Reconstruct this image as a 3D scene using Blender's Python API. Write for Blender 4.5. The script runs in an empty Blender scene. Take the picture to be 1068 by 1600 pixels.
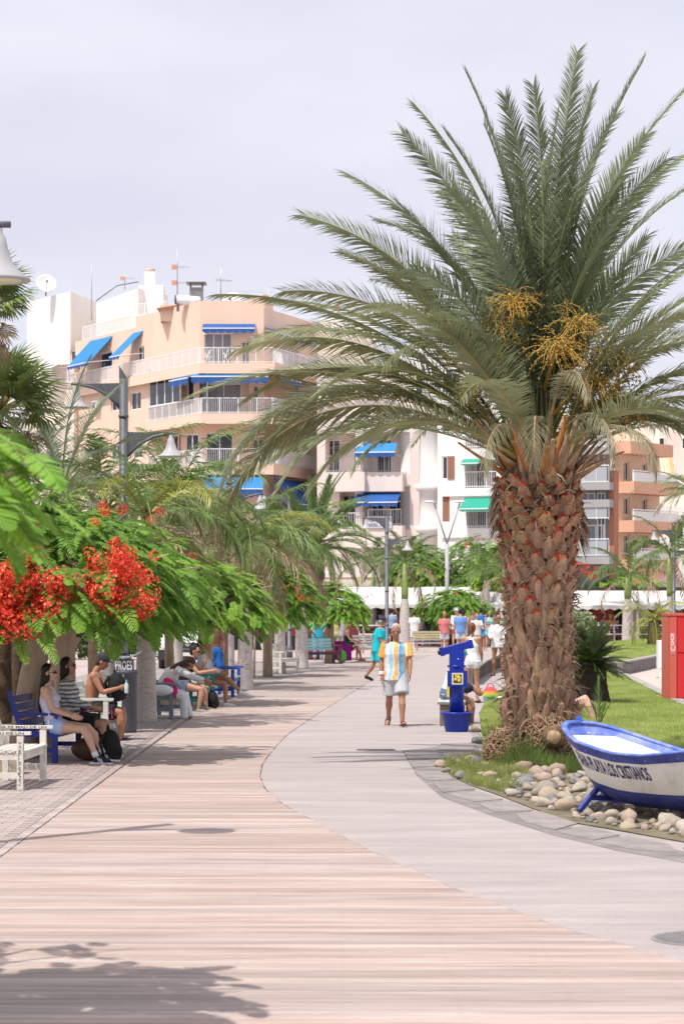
import bpy, bmesh, math, random
import numpy as np
from mathutils import Vector, Matrix, Euler
R = math.radians
random.seed(7)
rng = np.random.default_rng(7)
S = bpy.context.scene
COL = S.collection

# ------------------------------------------------------------------ camera
FPX, EYE, HOR = 3780.0, 2.1, 942.0
cam_d = bpy.data.cameras.new('camera')
cam = bpy.data.objects.new('camera', cam_d)
COL.objects.link(cam)
S.camera = cam
cam.location = (0, 0, EYE)
cam.rotation_euler = (R(90), 0, 0)
cam_d.sensor_fit = 'HORIZONTAL'
cam_d.sensor_width = 24.0
cam_d.lens = FPX / 1068 * 24
cam_d.shift_y = (HOR - 800) / 1068
cam_d.clip_start = 0.5
cam_d.clip_end = 6000
cam_d.dof.use_dof = True
cam_d.dof.focus_distance = 36
cam_d.dof.aperture_fstop = 4.5

# ------------------------------------------------------------------ world and sun
SUN_EL, SUN_AZ = 62.0, (-0.64, -0.77)          # direction from the ground towards the sun, in plan
w = bpy.data.worlds.new('World'); S.world = w; w.use_nodes = True
nt = w.node_tree; N = nt.nodes; LK = nt.links
bg = N['Background']
sky = N.new('ShaderNodeTexSky'); sky.sky_type = 'NISHITA'; sky.sun_disc = False
sky.sun_elevation = R(SUN_EL); sky.sun_rotation = math.atan2(SUN_AZ[0], SUN_AZ[1])
sky.altitude = 0; sky.air_density = 1.0; sky.dust_density = 2.5; sky.ozone_density = 1.5
tc = N.new('ShaderNodeTexCoord')
nz = N.new('ShaderNodeTexNoise'); nz.inputs['Scale'].default_value = 4.0; nz.inputs['Detail'].default_value = 4; nz.inputs['Roughness'].default_value = 0.5
mp = N.new('ShaderNodeMapping'); mp.inputs['Scale'].default_value = (1, 1, 3.0)
LK.new(tc.outputs['Generated'], mp.inputs['Vector']); LK.new(mp.outputs['Vector'], nz.inputs['Vector'])
cr = N.new('ShaderNodeValToRGB')                # thin high veil of cloud
cr.color_ramp.elements[0].position = 0.35; cr.color_ramp.elements[0].color = (6.1, 6.05, 7.05, 1)
cr.color_ramp.elements[1].position = 0.68; cr.color_ramp.elements[1].color = (7.3, 7.25, 7.95, 1)
LK.new(nz.outputs['Fac'], cr.inputs['Fac'])
mx = N.new('ShaderNodeMixRGB'); mx.inputs['Fac'].default_value = 0.88
LK.new(sky.outputs['Color'], mx.inputs['Color1']); LK.new(cr.outputs['Color'], mx.inputs['Color2'])
LK.new(mx.outputs['Color'], bg.inputs['Color'])
bg.inputs['Strength'].default_value = 0.1
sun_d = bpy.data.lights.new('sun', 'SUN'); sun_d.energy = 3.6; sun_d.angle = R(0.6); sun_d.color = (1.0, 0.955, 0.89)
sun = bpy.data.objects.new('sun', sun_d); COL.objects.link(sun)
_sv = Vector((SUN_AZ[0], SUN_AZ[1], 0)).normalized() * math.cos(R(SUN_EL)) + Vector((0, 0, math.sin(R(SUN_EL))))
sun.rotation_euler = _sv.to_track_quat('Z', 'Y').to_euler()
sun.location = (-20, -10, 60)
S.view_settings.view_transform = 'Standard'
S.view_settings.look = 'None'
S.view_settings.exposure = 0.40
S.view_settings.gamma = 1.0
S.view_settings.use_curve_mapping = False
S.cycles.max_bounces = 8
S.cycles.transparent_max_bounces = 8

# ------------------------------------------------------------------ helpers
def G(px, py):
    d = EYE * FPX / (py - HOR)
    return ((px - 534) * d / FPX, d)
def P(px, py, d):
    return Vector(((px - 534) * d / FPX, d, EYE - (py - HOR) * d / FPX))
def XD(px, d): return (px - 534) * d / FPX
def lerp(a, b, t): return a + (b - a) * t
def interp(x, xs, ys): return float(np.interp(x, xs, ys))

MATS = {}
def mat(name, color, rough=0.7, var=0.0, scale=8.0, bump=0.0, bscale=40.0, color2=None, obrand=0.0, metal=0.0, spec=0.35,
        stretch=None, trans=0.0, coord='Object', thresh=None):
    """plain principled material with noise-mixed colour, relief and per-object variation"""
    if name in MATS: return MATS[name]
    m = bpy.data.materials.new(name); m.use_nodes = True
    nt = m.node_tree; n = nt.nodes; l = nt.links
    b = n['Principled BSDF']
    b.inputs['Roughness'].default_value = rough; b.inputs['Metallic'].default_value = metal
    b.inputs['Specular IOR Level'].default_value = spec
    c = (*color, 1)
    if color2 is None:
        color2 = tuple(max(0, v * (1 - var)) for v in color)
    tcn = n.new('ShaderNodeTexCoord'); mpn = n.new('ShaderNodeMapping')
    l.new(tcn.outputs[coord], mpn.inputs['Vector'])
    if stretch: mpn.inputs['Scale'].default_value = stretch
    t = n.new('ShaderNodeTexNoise'); t.inputs['Scale'].default_value = scale; t.inputs['Detail'].default_value = 5; t.inputs['Roughness'].default_value = 0.6
    l.new(mpn.outputs['Vector'], t.inputs['Vector'])
    r = n.new('ShaderNodeValToRGB')
    lo, hi = thresh or (0.32, 0.68)
    r.color_ramp.elements[0].position = lo; r.color_ramp.elements[1].position = hi
    r.color_ramp.elements[0].color = (*color2, 1); r.color_ramp.elements[1].color = c
    l.new(t.outputs['Fac'], r.inputs['Fac'])
    out = r.outputs['Color']
    if obrand > 0:
        oi = n.new('ShaderNodeObjectInfo'); h = n.new('ShaderNodeHueSaturation')
        mr = n.new('ShaderNodeMapRange'); mr.inputs['To Min'].default_value = 1 - obrand; mr.inputs['To Max'].default_value = 1 + obrand
        l.new(oi.outputs['Random'], mr.inputs['Value']); l.new(mr.outputs['Result'], h.inputs['Value'])
        mr2 = n.new('ShaderNodeMapRange'); mr2.inputs['To Min'].default_value = 0.5 + obrand * 0.05; mr2.inputs['To Max'].default_value = 0.5 - obrand * 0.05
        ml = n.new('ShaderNodeMath'); ml.operation = 'FRACT'; mm = n.new('ShaderNodeMath'); mm.operation = 'MULTIPLY'; mm.inputs[1].default_value = 7.31
        l.new(oi.outputs['Random'], mm.inputs[0]); l.new(mm.outputs[0], ml.inputs[0]); l.new(ml.outputs[0], mr2.inputs['Value']); l.new(mr2.outputs['Result'], h.inputs['Hue'])
        l.new(out, h.inputs['Color']); out = h.outputs['Color']
    l.new(out, b.inputs['Base Color'])
    if bump > 0:
        t2 = n.new('ShaderNodeTexNoise'); t2.inputs['Scale'].default_value = bscale; t2.inputs['Detail'].default_value = 4
        l.new(mpn.outputs['Vector'], t2.inputs['Vector'])
        bp = n.new('ShaderNodeBump'); bp.inputs['Strength'].default_value = bump; bp.inputs['Distance'].default_value = 0.02
        l.new(t2.outputs['Fac'], bp.inputs['Height']); l.new(bp.outputs['Normal'], b.inputs['Normal'])
    if trans > 0:
        tb = n.new('ShaderNodeBsdfTranslucent'); ms = n.new('ShaderNodeMixShader'); ms.inputs[0].default_value = trans
        l.new(out, tb.inputs['Color']); l.new(b.outputs[0], ms.inputs[1]); l.new(tb.outputs[0], ms.inputs[2])
        l.new(ms.outputs[0], n['Material Output'].inputs['Surface'])
    MATS[name] = m
    return m

class MB:
    """collects shapes and links them as one mesh object"""
    def __init__(s): s.v = []; s.f = []; s.m = []; s.sm = []
    def add(s, verts, faces, mi=0, smooth=False):
        b = len(s.v); s.v.extend([tuple(q) for q in verts])
        for f in faces: s.f.append(tuple(i + b for i in f)); s.m.append(mi); s.sm.append(smooth)
        return s
    def box(s, c, size, mi=0, M=None):
        x, y, z = (q / 2 for q in size); cx, cy, cz = c
        vs = [(cx + a * x, cy + b_ * y, cz + d * z) for a in (-1, 1) for b_ in (-1, 1) for d in (-1, 1)]
        if M is not None: vs = [M @ Vector(q) for q in vs]
        s.add(vs, [(0, 1, 3, 2), (4, 6, 7, 5), (0, 4, 5, 1), (2, 3, 7, 6), (0, 2, 6, 4), (1, 5, 7, 3)], mi); return s
    def bx(s, x0, x1, y0, y1, z0, z1, mi=0, M=None):
        return s.box(((x0 + x1) / 2, (y0 + y1) / 2, (z0 + z1) / 2), (x1 - x0, y1 - y0, z1 - z0), mi, M)
    def bar(s, p0, p1, w=0.05, h=None, mi=0, up=(0, 0, 1)):
        """rectangular bar between two points"""
        p0 = Vector(p0); p1 = Vector(p1); h = h or w; d = (p1 - p0)
        if d.length < 1e-6: return s
        d.normalize(); u = Vector(up)
        if abs(d.dot(u)) > 0.97: u = Vector((0, 1, 0))
        sd = d.cross(u).normalized(); u = sd.cross(d).normalized()
        vs = []
        for p in (p0, p1):
            for a, b_ in ((-1, -1), (1, -1), (1, 1), (-1, 1)): vs.append(p + sd * a * w / 2 + u * b_ * h / 2)
        s.add(vs, [(0, 1, 2, 3), (7, 6, 5, 4), (0, 4, 5, 1), (1, 5, 6, 2), (2, 6, 7, 3), (3, 7, 4, 0)], mi); return s
    def tube(s, pts, rad, n=8, mi=0, smooth=True, caps=True, flat=1.0, twist=None, jit=0.0):
        """tube through points with a radius each; flat squashes it across its second axis"""
        pts = [Vector(p) for p in pts]; k = len(pts)
        if not hasattr(rad, '__len__'): rad = [rad] * k
        prev = None; vs = []
        for i in range(k):
            d = (pts[min(i + 1, k - 1)] - pts[max(i - 1, 0)])
            d = d.normalized() if d.length > 1e-9 else Vector((0, 0, 1))
            if prev is None:
                a = Vector(twist) if twist else (Vector((1, 0, 0)) if abs(d.x) < 0.9 else Vector((0, 1, 0)))
            else: a = prev
            a = (a - d * a.dot(d)); a = a.normalized() if a.length > 1e-6 else Vector((0, 1, 0))
            prev = a; b_ = d.cross(a)
            for j in range(n):
                t = 2 * math.pi * j / n; rr = rad[i] * (1 + (random.uniform(-jit, jit) if jit else 0))
                vs.append(pts[i] + a * math.cos(t) * rr + b_ * math.sin(t) * rr * flat)
        fs = [(i * n + j, i * n + (j + 1) % n, (i + 1) * n + (j + 1) % n, (i + 1) * n + j) for i in range(k - 1) for j in range(n)]
        if caps: fs += [tuple(reversed(range(n))), tuple(range((k - 1) * n, k * n))]
        s.add(vs, fs, mi, smooth); return s
    def ell(s, c, r, n=10, k=6, mi=0, M=None, smooth=True):
        vs = []; fs = []
        for i in range(1, k):
            ph = math.pi * i / k
            for j in range(n):
                t = 2 * math.pi * j / n
                vs.append(Vector((r[0] * math.sin(ph) * math.cos(t), r[1] * math.sin(ph) * math.sin(t), r[2] * math.cos(ph))))
        vs += [Vector((0, 0, r[2])), Vector((0, 0, -r[2]))]
        for i in range(k - 2):
            for j in range(n): fs.append((i * n + j, (i + 1) * n + j, (i + 1) * n + (j + 1) % n, i * n + (j + 1) % n))
        T = (k - 1) * n
        for j in range(n):
            fs.append((T, j, (j + 1) % n)); fs.append((T + 1, (k - 2) * n + (j + 1) % n, (k - 2) * n + j))
        if M is not None: vs = [M @ q for q in vs]
        s.add([q + Vector(c) for q in vs], fs, mi, smooth); return s
    def lathe(s, prof, n=16, mi=0, c=(0, 0, 0), smooth=True, caps=True):
        vs = [(c[0] + r * math.cos(2 * math.pi * j / n), c[1] + r * math.sin(2 * math.pi * j / n), c[2] + z) for r, z in prof for j in range(n)]
        k = len(prof)
        fs = [(i * n + j, i * n + (j + 1) % n, (i + 1) * n + (j + 1) % n, (i + 1) * n + j) for i in range(k - 1) for j in range(n)]
        if caps: fs += [tuple(reversed(range(n))), tuple(range((k - 1) * n, k * n))]
        s.add(vs, fs, mi, smooth); return s
    def prism(s, poly, z0, z1, mi=0, cham=0.0):
        n = len(poly)
        c = (sum(p[0] for p in poly) / n, sum(p[1] for p in poly) / n)
        vs = [(p[0], p[1], z0) for p in poly] + [(p[0], p[1], z1 - cham) for p in poly]
        fs = [(j, (j + 1) % n, n + (j + 1) % n, n + j) for j in range(n)]
        if cham > 0:
            for p in poly:
                d = Vector((p[0] - c[0], p[1] - c[1])); L = d.length or 1
                vs.append((p[0] - d.x / L * cham, p[1] - d.y / L * cham, z1))
            fs += [(n + j, n + (j + 1) % n, 2 * n + (j + 1) % n, 2 * n + j) for j in range(n)]
            fs.append(tuple(range(2 * n, 3 * n)))
        else: fs.append(tuple(range(n, 2 * n)))
        s.add(vs, fs, mi); return s
    def mesh(s, name, mats):
        me = bpy.data.meshes.new(name); me.from_pydata(s.v, [], s.f)
        for m in (mats if isinstance(mats, (list, tuple)) else [mats]): me.materials.append(m)
        me.polygons.foreach_set('material_index', s.m); me.polygons.foreach_set('use_smooth', s.sm)
        me.update(); return me
    def build(s, name, mats, parent=None, **kw):
        if not s.f: return None
        return obj(name, s.mesh(name, mats), parent, **kw)

def obj(name, me, parent=None, loc=None, rot=None, scale=None, **props):
    o = bpy.data.objects.new(name, me); COL.objects.link(o)
    if parent: o.parent = parent
    if loc is not None: o.location = loc
    if rot is not None: o.rotation_euler = rot
    if scale is not None: o.scale = scale if hasattr(scale, '__len__') else (scale,) * 3
    for k, v in props.items(): o[k] = v
    return o
def thing(name, label, cat, loc=(0, 0, 0), rz=0.0, group=None):
    o = bpy.data.objects.new(name, None); COL.objects.link(o); o.empty_display_size = 0.2
    o.location = loc; o.rotation_euler = (0, 0, rz); o['label'] = label; o['category'] = cat
    if group: o['group'] = group
    return o
def tag(o, label, cat, group=None, kind=None):
    o['label'] = label; o['category'] = cat
    if group: o['group'] = group
    if kind: o['kind'] = kind
    return o
KIDS = {}
def copy_tree(root, label, loc, rz=0.0, scale=None):
    if root.name not in KIDS:
        d = {}
        for o in COL.objects:
            if o.parent: d.setdefault(o.parent.name, []).append(o)
        KIDS.update({k: v for k, v in d.items() if k not in KIDS})
    r = root.copy(); COL.objects.link(r); r.location = loc; r.rotation_euler = (0, 0, rz); r['label'] = label
    if scale: r.scale = (scale,) * 3
    for ch in KIDS.get(root.name, []):
        c = ch.copy(); COL.objects.link(c); c.parent = r
        for g in KIDS.get(ch.name, []):
            e = g.copy(); COL.objects.link(e); e.parent = c
    return r

# ------------------------------------------------------------------ materials
M_ = {}
M_['white'] = mat('white_paint', (0.80, 0.78, 0.76), 0.6, 0.10, 3)
M_['rail'] = mat('rail_white', (0.80, 0.80, 0.80), 0.45)
M_['glass'] = mat('dark_glass', (0.035, 0.04, 0.05), 0.12, 0.5, 1.2, spec=0.6)
M_['curtain'] = mat('curtained_glass', (0.30, 0.31, 0.34), 0.3, 0.45, 3, stretch=(6, 6, .2), spec=0.6)
M_['black'] = mat('black', (0.012, 0.012, 0.014), 0.6)
M_['steel'] = mat('post_grey', (0.13, 0.135, 0.15), 0.45, 0.25, 10, metal=0.2)
# ------------------------------------------------------------------ ground, path, boardwalk, lawn
def flat(name, poly, z, m, parent=None):
    mb = MB(); mb.add([(p[0], p[1], z) for p in poly], [tuple(range(len(poly)))]); return mb.build(name, m, parent)
m_ground = mat('plaza_paving', (0.46, 0.375, 0.35), 0.85, 0.16, 0.7, bump=0.2, bscale=20)
o = flat('ground', [(-900, -200), (900, -200), (900, 2500), (-900, 2500)], -0.012, m_ground); o['kind'] = 'structure'
LD = [0, 8, 19.7, 32.7, 43.4, 50, 59.7, 77, 90, 100]; LX = [-2.78, -2.78, -2.78, -2.76, -2.69, -2.5, -2.1, -0.7, 1.0, 2.6]
RD = [0, 9, 11, 13.97, 15.6, 17.7, 20.7, 25, 27, 29, 31, 32.7, 35, 38.2, 45.9, 58.4, 70, 85, 100]
RX = [6, 3.9, 3.0, 1.97, 1.35, .78, .14, -.62, -.86, -.98, -1.02, -1.0, -.95, -.85, -.41, .4, 1.1, 2.4, 3.9]
XL = lambda d: interp(d, LD, LX); XR = lambda d: interp(d, RD, RX)

def wood_mat():
    m = bpy.data.materials.new('bleached_deck'); m.use_nodes = True; n = m.node_tree.nodes; l = m.node_tree.links
    b = n['Principled BSDF']; b.inputs['Roughness'].default_value = 0.75; b.inputs['Specular IOR Level'].default_value = 0.25
    t = n.new('ShaderNodeTexCoord'); oi = n.new('ShaderNodeObjectInfo')
    ad = n.new('ShaderNodeVectorMath'); ad.operation = 'ADD'; sc = n.new('ShaderNodeVectorMath'); sc.operation = 'SCALE'
    cx = n.new('ShaderNodeCombineXYZ'); l.new(oi.outputs['Random'], cx.inputs[0]); l.new(oi.outputs['Random'], cx.inputs[2])
    l.new(cx.outputs[0], sc.inputs[0]); sc.inputs['Scale'].default_value = 50
    l.new(t.outputs['Object'], ad.inputs[0]); l.new(sc.outputs[0], ad.inputs[1])
    mp = n.new('ShaderNodeMapping'); mp.inputs['Scale'].default_value = (0.35, 14, 14); l.new(ad.outputs[0], mp.inputs['Vector'])
    nz = n.new('ShaderNodeTexNoise'); nz.inputs['Scale'].default_value = 3; nz.inputs['Detail'].default_value = 6; l.new(mp.outputs[0], nz.inputs['Vector'])
    big = n.new('ShaderNodeTexNoise'); big.inputs['Scale'].default_value = 0.8; big.inputs['Detail'].default_value = 3; l.new(ad.outputs[0], big.inputs['Vector'])
    r = n.new('ShaderNodeValToRGB'); e = r.color_ramp.elements
    e[0].position = 0.30; e[0].color = (0.28, 0.20, 0.17, 1); e[1].position = 0.66; e[1].color = (0.52, 0.408, 0.36, 1)
    l.new(nz.outputs['Fac'], r.inputs['Fac'])
    h = n.new('ShaderNodeHueSaturation'); mr = n.new('ShaderNodeMapRange'); mr.inputs['To Min'].default_value = 0.80; mr.inputs['To Max'].default_value = 1.08
    l.new(oi.outputs['Random'], mr.inputs['Value'])
    ml = n.new('ShaderNodeMath'); ml.operation = 'MULTIPLY'; mr2 = n.new('ShaderNodeMapRange'); mr2.inputs['To Min'].default_value = 0.88; mr2.inputs['To Max'].default_value = 1.14
    l.new(big.outputs['Fac'], mr2.inputs['Value']); l.new(mr.outputs[0], ml.inputs[0]); l.new(mr2.outputs[0], ml.inputs[1]); l.new(ml.outputs[0], h.inputs['Value'])
    # some boards greyer, some rosier
    fr = n.new('ShaderNodeMath'); fr.operation = 'FRACT'; m7 = n.new('ShaderNodeMath'); m7.operation = 'MULTIPLY'; m7.inputs[1].default_value = 13.7
    l.new(oi.outputs['Random'], m7.inputs[0]); l.new(m7.outputs[0], fr.inputs[0])
    mr3 = n.new('ShaderNodeMapRange'); mr3.inputs['To Min'].default_value = 0.70; mr3.inputs['To Max'].default_value = 1.08; l.new(fr.outputs[0], mr3.inputs['Value']); l.new(mr3.outputs[0], h.inputs['Saturation'])
    l.new(r.outputs[0], h.inputs['Color']); l.new(h.outputs[0], b.inputs['Base Color'])
    bp = n.new('ShaderNodeBump'); bp.inputs['Strength'].default_value = 0.35; bp.inputs['Distance'].default_value = 0.01; l.new(nz.outputs['Fac'], bp.inputs['Height']); l.new(bp.outputs[0], b.inputs['Normal'])
    return m
m_wood = wood_mat()
bw = flat('boardwalk', [(-2.7, 8), (5, 8), (2.0, 13.5), (-1.1, 30), (-.95, 50), (3.5, 98), (2.4, 98), (-.9, 75), (-2.55, 50), (-2.75, 30)], -0.004, mat('deck_subframe', (0.10, 0.08, 0.07), 0.9))
bw['kind'] = 'structure'
def plank(mb, d0, d1, ox=0, oy=0, lo=None, hi=None):
    g = 0.012; a0, a1, b0, b1 = XL(d0), XL(d1), XR(d0), XR(d1)
    if lo is not None: a0 = a1 = lo + .0025
    if hi is not None: b0 = b1 = hi - .0025
    jl = random.uniform(-.004, .004) if lo is None else 0; jr = random.uniform(-.012, .006) if hi is None else 0
    top = 0.030 + random.uniform(-.0018, .0018); c = 0.004
    q = [(a0 + jl, d0 + g / 2), (b0 + jr, d0 + g / 2), (b1 + jr, d1 - g / 2), (a1 + jl, d1 - g / 2)]
    vs = [(x - ox, y - oy, 0.0) for x, y in q] + [(x - ox, y - oy, top - c) for x, y in q]
    q2 = [(q[0][0] + c, q[0][1] + c), (q[1][0] - c, q[1][1] + c), (q[2][0] - c, q[2][1] - c), (q[3][0] + c, q[3][1] - c)]
    vs += [(x - ox, y - oy, top) for x, y in q2]
    mb.add(vs, [(0, 1, 5, 4), (1, 2, 6, 5), (2, 3, 7, 6), (3, 0, 4, 7), (4, 5, 9, 8), (5, 6, 10, 9), (6, 7, 11, 10), (7, 4, 8, 11), (8, 9, 10, 11)])
PW = 0.145; d = 9.0
for i in range(300):
    mb = MB(); plank(mb, d, d + PW, 0, d); mb.build('plank', m_wood, bw, loc=(0, d, 0)); d += PW
mb = MB()
for i in range(105):
    dd = 9.0 + i * PW; a = -4.2
    while a < XR(dd):
        a += .6
        if XL(dd) + .05 < a < XR(dd) - .05:
            for q in (.035, PW - .035): mb.add([(a + .0035 * math.cos(t), dd + q + .0035 * math.sin(t), .0335) for t in (0, 1.047, 2.094, 3.14, 4.19, 5.24)], [(0, 1, 2, 3, 4, 5)])
mb.build('screw_heads', mat('screw_steel', (.26, .21, .18), .5, metal=.3), bw, kind='stuff')
mb = MB()
while d < 97: plank(mb, d, d + PW); d += PW
mb.build('plank_run', m_wood, bw, kind='stuff')

# concrete path right of the boards
def path_mat():
    m = mat('path_concrete', (0.425, 0.37, 0.355), 0.8, 0.2, 0.9, bump=0.25, bscale=60, stretch=(0.6, 2.2, 1))
    n = m.node_tree.nodes; l = m.node_tree.links; b = n['Principled BSDF']
    src = b.inputs['Base Color'].links[0].from_socket
    t = n.new('ShaderNodeTexCoord'); mp = n.new('ShaderNodeMapping'); mp.inputs['Scale'].default_value = (0.5, 9, 1); l.new(t.outputs['Object'], mp.inputs[0])
    z = n.new('ShaderNodeTexNoise'); z.inputs['Scale'].default_value = 1.3; z.inputs['Detail'].default_value = 6; l.new(mp.outputs[0], z.inputs['Vector'])
    r = n.new('ShaderNodeValToRGB'); r.color_ramp.elements[0].position = 0.28; r.color_ramp.elements[0].color = (.89, .89, .90, 1); r.color_ramp.elements[1].position = 0.55; r.color_ramp.elements[1].color = (1, 1, 1, 1)
    l.new(z.outputs['Fac'], r.inputs['Fac']); mx = n.new('ShaderNodeMixRGB'); mx.blend_type = 'MULTIPLY'; mx.inputs[0].default_value = 1
    l.new(src, mx.inputs[1]); l.new(r.outputs[0], mx.inputs[2])
    z2 = n.new('ShaderNodeTexNoise'); z2.inputs['Scale'].default_value = 45; z2.inputs['Detail'].default_value = 3; l.new(t.outputs['Object'], z2.inputs['Vector'])
    r2 = n.new('ShaderNodeValToRGB'); r2.color_ramp.elements[0].position = 0.30; r2.color_ramp.elements[0].color = (.78, .77, .78, 1); r2.color_ramp.elements[1].position = 0.42; r2.color_ramp.elements[1].color = (1, 1, 1, 1)
    l.new(z2.outputs['Fac'], r2.inputs['Fac']); mx2 = n.new('ShaderNodeMixRGB'); mx2.blend_type = 'MULTIPLY'; mx2.inputs[0].default_value = 1
    l.new(mx.outputs[0], mx2.inputs[1]); l.new(r2.outputs[0], mx2.inputs[2]); l.new(mx2.outputs[0], b.inputs['Base Color'])
    return m
m_path = path_mat()
mb = MB(); ds = list(np.arange(8, 100, 0.75)); vs = []; fs = []
for k, dd in enumerate(ds):
    x = XR(dd) + 0.006; vs += [(x, dd, -0.01), (x, dd, 0.024), (x + 0.10, dd, 0.026), (16, dd, 0.026)]
for k in range(len(ds) - 1):
    for j in range(3): a = 4 * k + j; fs.append((a, a + 1, a + 5, a + 4))
mb.add(vs, fs); pth = mb.build('path', m_path); pth['kind'] = 'structure'
# drain grate and manhole in the path
gx, gy = G(587, 1175)
dr = thing('drain_grate', 'small flat rusty drain grate in the concrete path in front of the walking man', 'drain grate', (gx, gy, 0.03))
MB().bx(-.27, .27, -.11, .11, 0, .004).build('frame', mat('rusty_iron', (0.18, 0.15, 0.14), 0.7, 0.3, 20), dr)
mb = MB()
for i in range(12): mb.bx(-.25 + i * .042, -.228 + i * .042, -.09, .09, .005, .010)
mb.build('bar', mat('rusty_iron', (0, 0, 0)), dr)
mx_, my_ = G(1096, 1475)
mh = thing('manhole_cover', 'round grey ridged manhole cover set in the path beside the deck edge', 'manhole cover', (mx_, my_, 0.027))
MB().lathe([(0, 0), (.31, 0), (.31, .006), (.295, .008), (0, .008)], 40, caps=False).build('ring', mat('cover_iron', (0.30, 0.28, 0.28), 0.6, 0.3, 30), mh)
mb = MB()
for i in range(17):
    y = -.27 + i * .034; hw = math.sqrt(max(0, .285 ** 2 - y * y))
    if hw > .03: mb.bx(-hw, hw, y - .009, y + .009, .009, .014)
mb.build('ridge', mat('cover_iron', (0, 0, 0)), mh, rot=(0, 0, .5))

# left brick pavement
m_pave = mat('paver', (0.42, 0.35, 0.325), 0.85, 0.2, 12, obrand=0.16, bump=0.3, bscale=60)
pv = flat('brick_pavement', [(-7.5, 8), (-2.75, 8), (-2.74, 40), (-2.5, 52), (-.6, 78), (-.6, 84), (-7.5, 84)], 0.004,
          mat('pavement_bed', (0.33, 0.29, 0.27), 0.9, 0.25, 1.5, bump=0.4, bscale=30)); pv['kind'] = 'structure'
pm = MB(); pm.prism([(-.094, -.046), (.094, -.046), (.094, .046), (-.094, .046)], 0, 0.03, cham=0.005); pmesh = pm.mesh('paver', m_pave)
pm2 = MB(); pm2.prism([(-.046, -.094), (.046, -.094), (.046, .094), (-.046, .094)], 0, 0.03, cham=0.005); pmesh2 = pm2.mesh('paver', m_pave)
def is_near_tree_pit(x, y): return any(abs(x - a) < .5 and abs(y - b) < .5 for a, b in PITS)
PITS = []
cnt = 0; rest = MB(); yy = 19.0; row = 0
while yy < 44:
    xx = -2.78 - 0.055
    obj_ok = 20.0 < yy < 30
    # edge course lengthwise, then running bond
    col = 0
    while xx > -5.2:
        hw = 0.05 if col == 0 else 0.1
        x = xx
        off = 0 if col == 0 else (0.05 if row % 2 else 0)
        vis = (x - XD(0, yy)) > -0.35
        if vis:
            if col == 0:
                if row % 2 == 0:
                    if cnt < 300 and obj_ok: obj('paver', pmesh2, pv, loc=(x, yy + .05, random.uniform(-.002, .002))); cnt += 1
                    else: rest.prism([(x - .046, yy - .044), (x + .046, yy - .044), (x + .046, yy + .144), (x - .046, yy + .144)], 0, .03)
            else:
                jz = random.uniform(-.0025, .0025)
                if cnt < 300 and obj_ok: obj('paver', pmesh, pv, loc=(x - off * 2 + .0, yy, jz)); cnt += 1
                else: rest.prism([(x - off * 2 - .094, yy - .046), (x - off * 2 + .094, yy - .046), (x - off * 2 + .094, yy + .046), (x - off * 2 - .094, yy + .046)], 0, .03 + jz)
        xx -= 0.15 if col == 0 else 0.2
        col += 1
    yy += 0.1; row += 1
rest.build('paver_field', m_pave, pv, kind='stuff')

# lawn (an uneven soil sheet with real blades)
LAWN = [G(758, 1192), G(753, 1150), G(748, 1118), G(762, 1096), G(790, 1075), G(800, 1060), G(795, 1050), G(850, 1040), G(905, 1038), G(945, 1046), G(985, 1062), G(1020, 1080), G(1068, 1103), G(1120, 1122), G(1180, 1150), G(1180, 1168), G(1068, 1172), G(1000, 1180), G(900, 1190)]
m_soil = mat('lawn_soil', (0.26, 0.30, 0.10), 0.95, 0.4, 1.2)
lw = flat('lawn_ground', LAWN, 0.034, m_soil); lw['kind'] = 'structure'
def in_poly(x, y, poly):
    c = np.zeros(len(x), bool); n = len(poly); j = n - 1
    for i in range(n):
        xi, yi = poly[i]; xj, yj = poly[j]
        with np.errstate(divide='ignore', invalid='ignore'):
            k = ((yi > y) != (yj > y)) & (x < (xj - xi) * (y - yi) / ((yj - yi) if yj != yi else 1e-9) + xi)
        c ^= k; j = i
    return c
def grass(name, poly, n, z, h, wd, m, label, seedv=1, lean=0.6):
    r = np.random.default_rng(seedv)
    xs = [p[0] for p in poly]; ys = [p[1] for p in poly]
    x = r.uniform(min(xs), max(xs), n * 3); y = r.uniform(min(ys), max(ys), n * 3)
    k = in_poly(x, y, poly); x = x[k][:n]; y = y[k][:n]; n = len(x)
    a = r.uniform(0, 6.283, n); hh = h * r.uniform(.5, 1.25, n) * (1 + .35 * np.sin(x * 3.1 + 1.3 * np.sin(y * 1.1)) * np.sin(y * .9 + 1)); la = r.uniform(0, 6.283, n); ln = r.uniform(0, lean, n) * hh
    v = np.zeros((n, 3, 3)); dx = np.cos(a) * wd / 2; dy = np.sin(a) * wd / 2
    v[:, 0] = np.stack([x - dx, y - dy, np.full(n, z)], 1); v[:, 1] = np.stack([x + dx, y + dy, np.full(n, z)], 1)
    v[:, 2] = np.stack([x + np.cos(la) * ln, y + np.sin(la) * ln, z + hh], 1)
    me = bpy.data.meshes.new(name); me.vertices.add(3 * n); me.vertices.foreach_set('co', v.reshape(-1))
    me.loops.add(3 * n); me.loops.foreach_set('vertex_index', np.arange(3 * n, dtype=np.int32))
    me.polygons.add(n); me.polygons.foreach_set('loop_start', np.arange(0, 3 * n, 3, dtype=np.int32)); me.polygons.foreach_set('loop_total', np.full(n, 3, dtype=np.int32))
    me.materials.append(m); me.update(calc_edges=True); me.validate()
    o = obj(name, me); tag(o, label, 'grass', kind='stuff'); return o
m_grass = mat('lawn_grass', (0.47, 0.53, 0.17), 0.6, color2=(0.27, 0.36, 0.09), scale=0.9, trans=0.3, thresh=(.3, .62), stretch=(1, .5, 1))
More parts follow.
